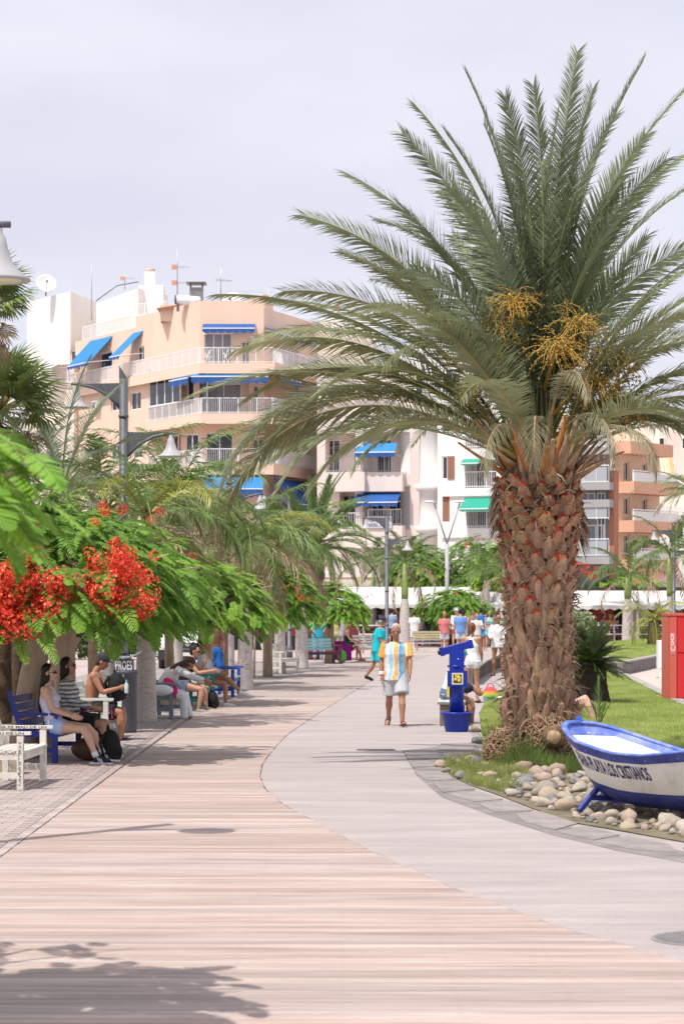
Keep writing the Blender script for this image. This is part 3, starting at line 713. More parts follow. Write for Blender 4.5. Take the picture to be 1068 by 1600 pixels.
# crown
def put_frond(mb, az, parent, loc, mats, roll=0.0, name='frond'):
    o = mb.build(name, mats, parent, loc=loc); o.rotation_euler = (roll, 0, az); return o
PXM = FPX / BD
cx_px, cz_px = 846.0, 745.0
SPEC = [ # tip px, tip py, azimuth (deg), sag
 (475, 338, 172, .75), (552, 268, 165, .6), (628, 225, 190, .55), (658, 158, 160, .5), (732, 124, 185, .35), (897, 70, 60, .18), (838, 135, 120, .3), (1008, 100, 10, .35), (1066, 150, -12, .5),
 (1075, 240, 15, .6), (1080, 305, -20, .7), (1120, 380, 5, .8), (1150, 450, -10, .9), (1160, 520, 14, 1.0), (1150, 600, -15, 1.1), (1170, 640, 8, 1.15),
 (448, 466, 186, 1.15), (430, 470, 170, 1.0), (408, 543, 188, 1.25), (372, 552, 176, 1.2), (350, 775, 181, 1.9), (398, 745, 193, 1.6), (375, 690, 168, 1.55), (362, 800, 187, 1.75), (430, 762, 160, 1.5), (395, 640, 195, 1.35),
 (500, 640, 206, 1.5), (540, 420, 200, .95), (600, 330, 150, .8), (690, 240, 215, .6), (560, 520, 214, 1.4), (600, 600, 222, 1.9),
 (560, 740, 200, 1.5), (1040, 720, 10, 1.7), (1100, 680, -12, 1.6), (1150, 730, 8, 1.8), (1090, 560, -28, 1.4),
 (940, 130, 40, .3), (790, 150, 150, .3), (870, 180, 65, .35), (960, 200, -25, .5), (1030, 200, 25, .45), (740, 230, 230, .55), (800, 200, 112, .4), (1000, 330, -40, .7), (700, 330, 226, .8), (1100, 430, -30, 1.0), (1040, 260, -8, .6),
 (640, 450, 218, 1.2), (1060, 520, -35, 1.3), (660, 540, 230, 1.6),
]
rnd = random.Random(5)
for i, (px, py, az, D) in enumerate(SPEC):
    D = D * (1.45 if D < .9 else 1.1)
    a = R(az); ca = math.cos(a)
    vx = (px - cx_px) / PXM; dz = (cz_px - py) / PXM
    if abs(ca) < .3: hx = abs(vx) + .3
    else: hx = abs(vx / ca)
    hx = max(hx, .15)
    up = dz / max(hx, .1)
    st_r = .30 if dz < hx * 1.2 else .14
    dz0 = .10 if st_r > .2 else .38
    L, e0 = solve_frond(max(hx - st_r, .1), dz - dz0, D)
    L = max(L, 2.2)
    young = dz > hx * 1.1
    mats = [m_frond_blue if young else (m_frond_old if rnd.random() < .12 else m_frond), m_rib if not young else m_rib_green, ]
    mb = frond_mb(L, e0, D, nl=int(36 * L), ll=.58, lw=.026, vee=rnd.uniform(.1, .55), base_w=.085 if not young else .05, roll0=rnd.choice((-1, 1)) * rnd.uniform(.15, .5), roll=rnd.choice((-1, 1)) * rnd.uniform(.3, .9), pet=.17, rib_w=.019, r=rnd, droop=.22, sway=rnd.uniform(-.04, .04), ang=(60, 30))
    put_frond(mb, a, big, CR + Vector((math.cos(a) * st_r, math.sin(a) * st_r, dz0)), mats)
for i in range(34):                               # the rest of the crown, every way round
    f = i / 34; az = i * GA; e = lerp(1.42, .35, f ** .9); D = lerp(.35, 1.35, f) * rnd.uniform(.85, 1.15); L = rnd.uniform(3.9, 4.7) * (.82 if f < .4 else 1)
    if math.sin(az) < -.45 and .45 < e < 1.5 and i % 4: az = -az
    if math.sin(az) < -.35 and e < .9: L *= .86; e += .12
    st_r = lerp(.08, .30, f); mats = [m_frond_blue if f < .35 else m_frond, m_rib_green if f < .35 else m_rib]
    mb = frond_mb(L, e, D, nl=int(30 * L), ll=.58, lw=.026, vee=rnd.uniform(.1, .6), roll=rnd.uniform(-1.1, 1.1), base_w=lerp(.05, .085, f), r=rnd, droop=.22, ang=(58, 24))
    put_frond(mb, az, big, CR + Vector((math.cos(az) * st_r, math.sin(az) * st_r, lerp(.45, .08, f))), mats)
# two short pale young leaves hanging in front
for az, e0, D, L in [(-97, 1.1, 3.0, 2.0), (-62, 1.1, 2.9, 2.1), (-80, 1.25, 2.2, 2.6), (-118, .95, 2.6, 1.9), (-40, .9, 2.5, 2.0)]:
    mb = frond_mb(L, e0, D, nl=60, ll=.36, lw=.016, vee=-.1, base_w=.07, r=rnd, droop=.5, ang=(60, 20), pet=.35); a = R(az)
    put_frond(mb, a, big, CR + Vector((math.cos(a) * .3, math.sin(a) * .3, .1)), [mat('pale_frond', (0.36, 0.35, 0.22), .5, 0.35, 2, trans=.3), m_pet])
# stout petiole stubs at the crown base
mb_n = 0
for i in range(46):
    a = i * GA; e = rnd.uniform(.35, 1.25); L = rnd.uniform(.45, .95); mb = MB(); p0 = Vector((math.cos(a) * .36, math.sin(a) * .36, 3.62 + rnd.uniform(-.08, .2)))
    d_ = Vector((math.cos(a) * math.cos(e), math.sin(a) * math.cos(e), math.sin(e)))
    mb.tube([p0, p0 + d_ * L * .35, p0 + d_ * L], [.105, .055, .026], 6, flat=.45, twist=(-math.sin(a), math.cos(a), 0))
    mb.build('leaf_stalk', m_pet if i % 4 else mat('orange_stalk', (0.48, 0.20, 0.05), .7, 0.4, 8), big)
# fruit stalks
m_fruit = mat('fruit_orange', (0.60, 0.33, 0.05), 0.6, color2=(0.36, 0.28, 0.08), scale=6)
m_date = mat('young_dates', (0.34, 0.22, 0.05), 0.5, 0.4, 10)
def fruit_mb(r, n=36, L=.62, hang=.7, dates=True):
    mb = MB()
    mb.tube([(0, 0, 0), (.35, 0, .35), (.7, 0, .55)], [.03, .025, .02], 6, 0)
    for i in range(n):
        p = Vector((.55 + r.uniform(-.2, .15), r.uniform(-.05, .05), .48 + r.uniform(-.10, .06))); a = r.uniform(0, 6.283); d_ = Vector((math.cos(a) * .7 + .35, math.sin(a) * .75, r.uniform(-.3, .9))).normalized()
        pts = [p]; 
        for s in range(5): d_ = (d_ + Vector((r.uniform(-.25, .25), r.uniform(-.25, .25), -hang * .28))).normalized(); p = p + d_ * L / 5 * r.uniform(.7, 1.1); pts.append(p)
        mb.tube(pts, [.006, .0055, .005, .0045, .004, .003], 3, 0)
        if dates:
            for s in range(9):
                q = pts[1 + s % 5] + Vector((r.uniform(-.03, .03), r.uniform(-.03, .03), r.uniform(-.03, .03))); mb.ell(q, (.011, .011, .014), 4, 3, 1 if r.random() < .6 else 0)
    return mb
FM = [fruit_mb(random.Random(i), n=52, L=.52 if i < 2 else .62, hang=1.0 if i < 2 else 1.5).mesh('fruit_stalk', [m_fruit, m_date]) for i in range(4)]
for px, py, az, k in [(790, 470, 215, 0), (765, 520, 200, 1), (745, 560, 195, 2), (870, 520, -70, 1), (820, 440, -130, 1), (930, 560, -30, 2), (955, 530, -15, 3), (975, 590, -10, 2), (915, 470, -40, 0)]:
    a = R(az); z = CR.z + (cz_px - py) / PXM - .76 - .03; hx = max(.15, abs((px - cx_px) / PXM) / max(.3, abs(math.cos(a))) - .6) if abs(math.cos(a)) > .3 else .35
    hx = min(hx, .9)
    obj('fruit_stalk', FM[k], big, loc=(math.cos(a) * hx, math.sin(a) * hx, z), rot=(0, 0, a + random.uniform(-.2, .2)), scale=random.uniform(.85, 1.05))
# small seedling frond in the lawn
sx, sy = G(935, 1142)
sd = thing('palm_seedling', 'thin upright young palm frond sprouting from the lawn behind the boat bow', 'plant', (sx, sy, .03))
for az, e0, D, L in [(1.6, 1.6, .1, .86), (0.3, 1.2, .3, .55), (3.0, 1.35, .2, .5), (-1, 1.3, .2, .45)]:
    put_frond(frond_mb(L, e0, D, nl=18, ll=.22, lw=.016, base_w=.012, rib_w=.008, pet=.2, r=rnd, ang=(35, 18)), az, sd, (0, 0, 0), [mat('seedling_green', (0.10, 0.17, 0.05), .5, 0.3, 5), m_rib_green])
# ------------------------------------------------------------------ buildings
m_salmon = mat('salmon_render', (0.78, 0.58, 0.455), 0.85, 0.10, .5, stretch=(1, 1, .18), bump=0.05)
m_salmon2 = mat('salmon_band', (0.78, 0.585, 0.46), 0.85, 0.05, .25)
m_wh = mat('white_render', (0.84, 0.82, 0.79), 0.85, 0.12, .5, stretch=(1, 1, .15))
m_cream = mat('cream_render', (0.80, 0.70, 0.61), 0.85, 0.12, .5, stretch=(1, 1, .15))
m_pinkish = mat('pale_pink_render', (0.80, 0.70, 0.65), 0.85, 0.12, .5, stretch=(1, 1, .15))
m_frame = mat('window_frame_white', (0.80, 0.80, 0.80), .5)
m_awn = mat('awning_blue', (0.03, 0.22, 0.50), .7, .12, 1.5)
m_awnd = mat('awning_deep_blue', (0.02, 0.10, 0.34), .7, .15, 1.5)
m_green = mat('awning_green', (0.02, 0.34, 0.24), .7, .1, 1.5)
m_brown = mat('shutter_brown', (0.32, 0.16, 0.10), .7, .2, 4)
m_dark = mat('dark_recess', (0.05, 0.045, 0.045), .9)
m_grey = mat('grey_render', (0.36, 0.345, 0.345), .7, .1, .4)
m_tile = mat('roof_tile', (0.38, 0.17, 0.10), .8, .3, 6)
class Face:
    def __init__(s, p0, p1):
        s.p0 = Vector(p0); s.p1 = Vector(p1); s.L = (s.p1 - s.p0).length; s.u = (s.p1 - s.p0).normalized()
        n = Vector((s.u.y, -s.u.x)); mid = (s.p0 + s.p1) / 2
        s.n = n if n.dot(-mid) > 0 else -n
    def pt(s, a, z, o=0.0): q = s.p0 + s.u * a + s.n * o; return Vector((q.x, q.y, z))
    def s_(s, px, o=0.0):
        k = (px - 534) / FPX; q = s.p0 + s.n * o       # q.x + a*u.x = k*(q.y + a*u.y)
        return (k * q.y - q.x) / (s.u.x - k * s.u.y)
    def z_(s, px, py, o=0.0): q = s.pt(s.s_(px, o), 0, o); return EYE - (py - HOR) * q.y / FPX
    def box(s, mb, a0, a1, z0, z1, o0, o1, mi=0):
        v = [s.pt(a, z, o) for a in (a0, a1) for z in (z0, z1) for o in (o0, o1)]
        mb.add(v, [(0, 1, 3, 2), (4, 6, 7, 5), (0, 4, 5, 1), (2, 3, 7, 6), (0, 2, 6, 4), (1, 5, 7, 3)], mi)
    def wall(s, mb, a0, a1, z0, z1, holes=(), o=0.0, depth=.22, mi=0):
        hs = [h for h in holes if h[1] > a0 and h[0] < a1 and h[3] > z0 and h[2] < z1]
        A = sorted({a0, a1, *[min(max(h[i], a0), a1) for h in hs for i in (0, 1)]}); Z = sorted({z0, z1, *[min(max(h[i], z0), z1) for h in hs for i in (2, 3)]})
        for i in range(len(A) - 1):
            for j in range(len(Z) - 1):
                ca, cz = (A[i] + A[i + 1]) / 2, (Z[j] + Z[j + 1]) / 2
                if any(h[0] < ca < h[1] and h[2] < cz < h[3] for h in hs): continue
                mb.add([s.pt(A[i], Z[j], o), s.pt(A[i + 1], Z[j], o), s.pt(A[i + 1], Z[j + 1], o), s.pt(A[i], Z[j + 1], o)], [(0, 1, 2, 3)], mi)
        for h in hs:
            c = [(h[0], h[2]), (h[1], h[2]), (h[1], h[3]), (h[0], h[3])]
            for k in range(4):
                p, q = c[k], c[(k + 1) % 4]; mb.add([s.pt(*p, o), s.pt(*q, o), s.pt(*q, o - depth), s.pt(*p, o - depth)], [(0, 1, 2, 3)], mi)
    def window(s, par, a0, a1, z0, z1, n=2, o=-.12, glass=None, fr=.07, name='window', m=None, door=False):
        mb = MB()
        s.box(mb, a0, a0 + fr, z0, z1, o - .06, o); s.box(mb, a1 - fr, a1, z0, z1, o - .06, o); s.box(mb, a0 + fr, a1 - fr, z1 - fr, z1, o - .06, o); s.box(mb, a0 + fr, a1 - fr, z0, z0 + fr, o - .06, o)
        for k in range(1, n): a = a0 + (a1 - a0) * k / n; s.box(mb, a - fr * .45, a + fr * .45, z0 + fr, z1 - fr, o - .05, o - .005)
        w_ = mb.build(name, m or m_frame, par)
        g = MB(); s.box(g, a0 + .01, a1 - .01, z0 + .01, z1 - .01, o - .05, o - .03); g.build('pane', glass or M_['glass'], w_); return w_
    def rail(s, par, a0, a1, z0, h=1.0, o=0.0, sp=.13, m=None, t=.022):
        mb = MB(); s.box(mb, a0, a1, z0 + h - .05, z0 + h, o - .03, o + .03); s.box(mb, a0, a1, z0 + .06, z0 + .10, o - .02, o + .02)
        n = max(1, int((a1 - a0) / sp))
        for k in range(n + 1):
            a = a0 + (a1 - a0) * k / n; w_ = .035 if k % 9 == 0 else t / 2
            s.box(mb, a - w_, a + w_, z0, z0 + h - .05, o - .015, o + .015)
        mb.build('railing', m or M_['rail'], par)
    def awning(s, par, a0, a1, zt, zb, out, m, o=0.0, val=.25, shift=0.0, mval=None):
        """sloping cloth with side arms and a hanging scalloped valance"""
        mb = MB(); n = max(2, int((a1 - a0) / .45)); th = .03
        v = [s.pt(a0, zt, o), s.pt(a1, zt, o), s.pt(a1 + shift, zb, o + out), s.pt(a0 + shift, zb, o + out)]
        v += [q + Vector((0, 0, -th)) for q in v]
        mb.add(v, [(0, 1, 2, 3), (7, 6, 5, 4), (0, 4, 5, 1), (1, 5, 6, 2), (3, 2, 6, 7), (0, 3, 7, 4)])
        for k in range(n):
            b0 = a0 + shift + (a1 - a0) * (k + .02) / n; b1 = a0 + shift + (a1 - a0) * (k + .98) / n
            mb.add([s.pt(b0, zb - .02, o + out + .012), s.pt(b1, zb - .02, o + out + .012), s.pt(b1, zb - val * .7, o + out + .012), s.pt((b0 + b1) / 2, zb - val, o + out + .012), s.pt(b0, zb - val * .7, o + out + .012)], [(0, 1, 2, 3, 4)], 1)
        aw = mb.build('awning', [m, mval or m], par)
        br = MB(); br.bar(s.pt(a0 + shift, zb - .03, o + out), s.pt(a1 + shift, zb - .03, o + out), .06, .06)
        br.bar(s.pt(a0 + .03, zb + .1, o + .02), s.pt(a0 + shift + .03, zb - .03, o + out), .03, .03); br.bar(s.pt(a1 - .03, zb + .1, o + .02), s.pt(a1 + shift - .03, zb - .03, o + out), .03, .03)
        br.build('awning_frame', m_frame, aw); return aw
def dish(loc, r_, az, label, el=25, group='satellite dishes on the roofs'):
    t = thing('satellite_dish', label, 'satellite dish', loc, az, group)
    mb = MB(); prof = [(r_ * k / 8, .28 * r_ * (k / 8) ** 2) for k in range(1, 9)]
    mb.lathe([(0.001, 0)] + prof + [(r_ * 1.0, .28 * r_ - .02)] + [(r_ * k / 8, .28 * r_ * (k / 8) ** 2 - .03) for k in range(7, 0, -1)], 28, caps=False)
    Mx = Matrix.Rotation(R(90 - el), 4, 'X')
    o = mb.build('reflector', mat('dish_white', (.74, .73, .70), .5, .1, 2), t, loc=(0, 0, r_ * 1.1)); o.rotation_euler = (R(90 - el), 0, 0)
    mb = MB(); f = Vector((0, -r_ * .9 * math.cos(R(el)), r_ * 1.1 + r_ * .9 * math.sin(R(el)) - .1)); mb.bar((0, -.1 * r_, r_ * .25), f, .04); mb.ell(f, (.08, .08, .08), 8, 5); mb.build('feed_arm', M_['steel'], t)
    mb = MB(); mb.tube([(0, .12, 0), (0, .12, r_ * 1.0)], .05, 8); mb.build('mast', M_['steel'], t); return t
def antenna(loc, h, label, arms=2, rz=0, orange=True):
    t = thing('roof_aerial', label, 'antenna', loc, rz, 'thin aerials on the roofs')
    mb = MB(); mb.tube([(0, 0, 0), (0, 0, h)], [.045, .022], 6); mb.build('mast', mat('aerial_metal', (.45, .44, .45), .4, metal=.5), t)
    for k in range(arms):
        mb = MB(); z = h * (.62 - .25 * k); mb.bar((-.35, 0, z), (.75, 0, z), .03)
        for i in range(7): x = -.3 + i * .17; l_ = .35 - .02 * i; mb.bar((x, -l_, z + .02), (x, l_, z + .02), .015); mb.bar((x, 0, z - l_ * .4), (x, 0, z + l_ * .4), .015)
        if orange: mb.bx(-.36, -.05, -.06, .06, z - .14, z + .16, 1)
        mb.build('aerial_array', [mat('aerial_metal', (0, 0, 0)), mat('aerial_orange', (.65, .32, .2), .6)], t)
    return t

# --- salmon apartment block
A_, B_, C_, D_ = (-18.4, 167.0), (XD(312, 150), 150.0), (XD(412, 150.0), 150.0), (XD(505, 160), 160.0)
sal = thing('salmon_apartment_block', 'salmon pink apartment block with white balcony rails and blue awnings', 'building')
FL, FF, FR = Face(A_, B_), Face(B_, C_), Face(C_, D_)
lv = [FF.z_(350, y) for y in (489, 570, 648, 727)]      # roof, third, second and first balcony floors
lv += [lv[3] - 3.1, lv[3] - 6.2]
mb = MB(); holes = []; wins = []
def opn(face, x0, x1, y0, y1, **k):
    a0, a1 = sorted((face.s_(x0), face.s_(x1))); z0, z1 = face.z_((x0 + x1) / 2, y1), face.z_((x0 + x1) / 2, y0); return [face, a0, a1, z0, z1, k]
wl = [opn(FL, 173, 187, 614, 642, n=2), opn(FL, 203, 220, 612, 640, n=2), opn(FL, 206, 222, 690, 716, n=2), opn(FL, 172, 188, 694, 718, n=2), opn(FL, 214, 225, 541, 566, n=2), opn(FL, 155, 175, 550, 578, n=1), opn(FL, 109, 125, 546, 580, n=2)]
H = [w_[1:5] for w_ in wl]
zr = lv[0]
sW = FL.s_(232); z2 = lv[2]; 
FL.wall(mb, 0, sW, 0, lv[0] - .9, H); 
FL.wall(mb, sW, FL.L, lv[2] + 3.1 - .0, lv[0] - .9, [])
FL.wall(mb, 0, FL.L, lv[0] - .9, lv[0] + .05)
# parapet stepping up towards the corner
FL.box(mb, FL.s_(212), FL.L, lv[0] + .05, lv[0] + .75, -.25, 0)
for w_ in wl: w_[0].window(sal, *w_[1:5], **w_[5])
# recessed right part of the left flank, second floor: glazed bay; first floor: recess
a0, a1 = FL.s_(234), FL.L - .05
mb.add([FL.pt(sW, 0, 0), FL.pt(sW, 0, -1.5), FL.pt(sW, lv[2] + 3.1, -1.5), FL.pt(sW, lv[2] + 3.1, 0)], [(0, 1, 2, 3)])
# set-back front walls with doors, floor by floor
def inset(face, o, a0=0, a1=None): return Face((face.pt(a0, 0, o).x, face.pt(a0, 0, o).y), (face.pt(a1 if a1 is not None else face.L, 0, o).x, face.pt(a1 if a1 is not None else face.L, 0, o).y))
for i, zf in enumerate(lv[1:4]):
    ft = zf + (2.75 if i else lv[0] - zf)
    if i == 0:
        spec = [(319, 362, 520, 569, 3, M_['curtain']), (377, 390, 533, 570, 2, None)]; spr = [(440, 465, 545, 583, 3, None)]
    elif i == 1: spec = [(322, 377, 599, 646, 2, M_['curtain']), (388, 404, 602, 646, 2, None)]; spr = [(463, 484, 615, 640, 2, None)]
    else: spec = [(322, 364, 676, 726, 2, None), (290, 311, 678, 726, 2, None), (392, 414, 686, 726, 2, None)]; spr = [(464, 484, 690, 724, 2, M_['curtain'])]
    off = 0 if i == 0 else -1.0
    Fi = inset(FF, off - .0); Fri = inset(FR, off)
    W1 = [opn(Fi, x0, x1, y0, y1, n=n, glass=g) for x0, x1, y0, y1, n, g in spec]; W2 = [opn(Fri, x0, x1, y0, y1, n=n, glass=g) for x0, x1, y0, y1, n, g in spr]
    Fi.wall(mb, -.45 if i else 0, Fi.L, zf, ft, [w_[1:5] for w_ in W1]); Fri.wall(mb, 0, Fri.L, zf, ft, [w_[1:5] for w_ in W2])
    for w_ in W1 + W2: w_[0].window(sal, *w_[1:5], **w_[5])
    # floor slab: band, soffit and floor as one outline (left recess, front, right)
    s0 = FL.s_(232) if i else 0
    o = 1.0 if i == 0 else .15
    def off_pt(k):
        if k == 0: return FL.pt(s0, 0, o if i == 0 else .10)
        return None
    pl = FL.pt(s0 if i else FL.s_(105), 0, .45 if i == 0 else .12); oo = 1.0 if i == 0 else .9
    # corner offsets by intersecting shifted lines
    def ix(Fa, Fb, oa, ob):
        p = Fa.p0 + Fa.n * oa; q = Fb.p0 + Fb.n * ob; dd = Fa.u.x * Fb.u.y - Fa.u.y * Fb.u.x; t = ((q.x - p.x) * Fb.u.y - (q.y - p.y) * Fb.u.x) / dd; return p + Fa.u * t
    c1 = ix(FL, FF, .45 if i == 0 else .35, oo); c2 = ix(FF, FR, oo, oo); c3 = FR.p1 + FR.n * oo
    poly = [(pl.x, pl.y), (c1.x, c1.y), (c2.x, c2.y), (c3.x, c3.y), (FR.p1.x + 1, FR.p1.y + 3), (FL.p0.x + (0 if i == 0 else 7), FL.p0.y + 2)]
    sl = MB(); sl.prism(poly, zf - .62, zf + .02); sl.build('floor_slab', m_salmon2, sal)
    for (pa, pb_) in (((pl.x, pl.y), (c1.x, c1.y)), ((c1.x, c1.y), (c2.x, c2.y)), ((c2.x, c2.y), (c3.x, c3.y))):
        f = Face(pa, pb_); f.rail(sal, .02, f.L - .02, zf + .02, .98, -.08, sp=.125)
# glazed bay on the second floor
gb = inset(FL, .05); b0 = FL.s_(234); b1 = FL.s_(283)
gb.window(sal, b0, b1, lv[2] + .95, lv[2] + 3.0, n=4, o=.0, fr=.10, name='bay_window'); 
FL.box(mb, sW + .1, b0 + .0, lv[2] + .02, lv[2] + 3.1, -.12, .0)
FL.window(sal, b1 + .1, FL.L + .2, lv[2] + .05, lv[2] + 3.0, n=1, o=-.4)
FL.window(sal, FL.s_(236), FL.s_(250), lv[3] + .0, lv[3] + 2.3, n=1, o=-1.3); 
rc = inset(FL, -1.45); rc.wall(mb, sW, FL.L - .8, lv[4] - 6, lv[1])
# lower floors, plain with windows
for zf in lv[4:]:
    FF.wall(mb, 0, FF.L, zf - .6, zf + 2.5); FR.wall(mb, 0, FR.L, zf - .6, zf + 2.5)
FF.wall(mb, 0, FF.L, 0, lv[5] - .6); FR.wall(mb, 0, FR.L, 0, lv[5] - .6)
FF.wall(mb, 0, FF.L, lv[0], lv[0] + .75); FR.wall(mb, 0, FR.L, lv[0], lv[0] + .35)
FF.box(mb, 0, FF.L - .01, lv[0] + .0, lv[0] + .76, -.25, -.01); FR.box(mb, 0.01, FR.L, lv[0] - .3, lv[0] + .34, -.25, -.01)
FR.box(mb, 1.2, 2.6, lv[0] + .34, lv[0] + 1.1, -1.6, -.4)
mb.prism([(FL.p0.x, FL.p0.y + .1), (FL.p1.x + .05, FL.p1.y + .1), (FF.p1.x, FF.p1.y + .1), (FR.p1.x - .05, FR.p1.y + .1), (2, 175), (-16, 180)], lv[0] - .3, lv[0] - .1)
mb.add([(FR.p1.x, FR.p1.y, 0), (2, 175, 0), (2, 175, lv[0]), (FR.p1.x, FR.p1.y, lv[0])], [(0, 1, 2, 3)])
mb.build('wall', m_salmon, sal)
# awnings
FL.awning(sal, FL.s_(141), FL.s_(176), FL.z_(160, 528), FL.z_(140, 572), 1.3, m_awn, shift=-.9, val=.3, mval=m_awnd)
FL.awning(sal, FL.s_(208), FL.s_(224), FL.z_(216, 518), FL.z_(200, 559), 1.3, m_awn, shift=-.9, val=.3, mval=m_awnd)
FF.awning(sal, FF.s_(317), FF.s_(399), FF.z_(350, 506), FF.z_(350, 514), .7, m_awnd, val=.35, o=.05)
FR.awning(sal, FR.s_(412), FR.s_(470), FR.z_(440, 519), FR.z_(440, 526), .7, m_awnd, val=.3, o=.05)
FF.awning(sal, FF.s_(300), FF.L + .3, lv[1] - .66, lv[1] - .80, .35, m_awn, val=.5, o=.85, mval=m_awnd)
FL.awning(sal, FL.s_(282), FL.L - .1, lv[1] - .66, lv[1] - .80, .35, m_awn, val=.5, o=.45, mval=m_awnd)
FR.awning(sal, .2, 2.9, lv[1] - .66, lv[1] - .85, .5, m_awn, val=.4, o=.85, mval=m_awnd)
FF.awning(sal, .2, FF.L, FF.z_(370, 742), FF.z_(370, 765), 1.1, m_awn, val=.6, o=.6, mval=m_awnd)
FR.awning(sal, .2, FR.L, FR.z_(450, 752), FR.z_(450, 790), 1.2, m_awnd, val=.9, o=.6)
FF.box(mb2 := MB(), .75, 1.1, lv[3] + 1.55, lv[3] + 1.9, -.98, -.93); mb2.build('wall_plate', mat('plate_blue', (.1, .2, .5), .5), sal)
for a_, z_ in ((.25, 506 + 14), (3.15, 528)): FF.box(mb2 := MB(), a_, a_ + .22, FF.z_(330, z_ + 3), FF.z_(330, z_ - 3), .0, .25); mb2.build('wall_lamp', m_frame, sal)
f_ = Face((FL.pt(FL.s_(125), 0, -.2).x, FL.pt(FL.s_(125), 0, -.2).y), (FL.pt(FL.s_(235), 0, -.2).x, FL.pt(FL.s_(235), 0, -.2).y)); f_.rail(sal, 0, f_.L - 3.5, lv[0] + .05, .95, 0, sp=.16)
# penthouse shed, tiled lean-to roof, chimney, water heater
mb = MB(); q = P(300, 480, 153)
sh = [P(255, 492, 156), P(283, 474, 153.5), P(345, 484, 153.5), P(372, 487, 153.5)]
mb.prism([(sh[0].x, 153.5), (sh[2].x + 1, 153.5), (sh[2].x + 1, 158), (sh[0].x, 158)], lv[0] - .1, sh[0].z + .35); mb.build('roof_shed', m_salmon, sal)
mb = MB(); n = 16; x0 = P(285, 470, 153).x; x1 = P(360, 470, 153).x
mb.add([(sh[0].x - .2, 153.2, sh[0].z + .1), (x0, 153.2, P(285, 474, 153).z), (x0, 158, P(285, 474, 153).z), (sh[0].x - .2, 158, sh[0].z + .1), (sh[0].x - .2, 153.2, sh[0].z - .05), (x0, 153.2, P(285, 474, 153).z - .15)], [(0, 1, 2, 3), (4, 5, 1, 0)])
for k in range(n): xx = lerp(x0, x1, k / n); mb.tube([(xx, 153.0, P(300, 480, 153).z), (xx, 156.5, P(300, 474, 153).z + .35)], (x1 - x0) / n * .56, 6)
mb.build('tiled_roof', m_tile, sal)
ch = thing('roof_chimney', 'square grey metal chimney with a flat cap on the salmon roof', 'chimney', P(307, 468, 155.5))
h_ = 1.2; MB().bx(-.42, .42, -.4, .4, -.5, .75).build('flue', mat('zinc', (.30, .31, .33), .4, .2, 3, metal=.5), ch); MB().bx(-.62, .62, -.6, .6, .98, 1.08).build('cap', M_['steel'], ch)
mb = MB(); [mb.bx(a - .03, a + .03, b_ - .03, b_ + .03, .75, .98) for a in (-.38, .38) for b_ in (-.36, .36)]; mb.build('stay', M_['steel'], ch)
hp = P(291, 471, 151.5)
wh = thing('solar_water_heater', 'white cylinder water heater lying on the edge of the salmon roof', 'water heater', (hp.x - .7, hp.y, hp.z))
MB().tube([(0, 0, .12), (.12, 0, .12), (1.5, 0, .02), (1.6, 0, .02)], [.24, .30, .30, .2], 16).build('tank', mat('tank_white', (.75, .76, .8), .25), wh); MB().tube([(-.03, 0, .12), (.1, 0, .12)], [.27, .31], 16).build('end_cap', M_['steel'], wh)
MB().bx(.1, .25, -.2, .2, -.6, -.15).bx(1.2, 1.35, -.2, .2, -.6, -.2).build('stand', M_['steel'], wh)
dish(P(363, 489, 151.0), .62, -.25, 'white satellite dish on the front parapet of the salmon block')
antenna(P(277, 478, 154), 4.0, 'tallest thin aerial rising beside the grey chimney', 2)
antenna(P(345, 478, 157), 2.7, 'thin plain aerial between the chimney and white dish', 1, .5, False)
antenna(P(419, 490, 156), 1.7, 'short aerial with orange bars right of the white dish', 2, .3)
antenna(P(143, 500, 171), 4.4, 'slender looped aerial in front of the plain white block', 0)
antenna(P(195, 452, 190), 1.4, 'small aerial above the long white parapet', 1)
for i in range(2):
    c_ = thing('balcony_chair', ['white slatted chair at the left of the top balcony door', 'white slatted chair leaning by the right of the top balcony door'][i], 'chair', FF.pt(.55 + i * 1.1, lv[1] + .02, .5), .3 - i, 'balcony chairs')
    mb = MB(); mb.bar((-.25, 0, 0), (.2, 0, .9), .04); mb.bar((.25, 0, 0), (-.2, 0, .7), .04); mb.bar((-.25, .4, 0), (.2, .4, .9), .04); mb.bar((.25, .4, 0), (-.2, .4, .7), .04); mb.build('frame', m_frame, c_); MB().bx(-.22, .22, 0, .42, .42, .46).build('seat', m_frame, c_)

for px, py in ((194, 700), (240, 590), (151, 640)):
    a_ = FL.s_(px); z_ = FL.z_(px, py); mb = MB(); FL.box(mb, a_, a_ + .8, z_, z_ + .55, .02, .34); u_ = mb.build('air_conditioner', m_frame, sal); mb = MB(); FL.box(mb, a_ + .1, a_ + .5, z_ + .08, z_ + .47, .342, .36); mb.build('fan_grille', M_['steel'], u_)
mb = MB(); mb.bar(FL.pt(sW - 3.2, 4, .05), FL.pt(sW - 3.2, lv[1] - .7, .05), .09, .09, up=(1, 0, 0)); mb.bar(FR.pt(FR.L - .5, 4, .05), FR.pt(FR.L - .5, lv[0], .05), .10, .10, up=(1, 0, 0)); mb.build('drain_pipe', m_frame, sal)
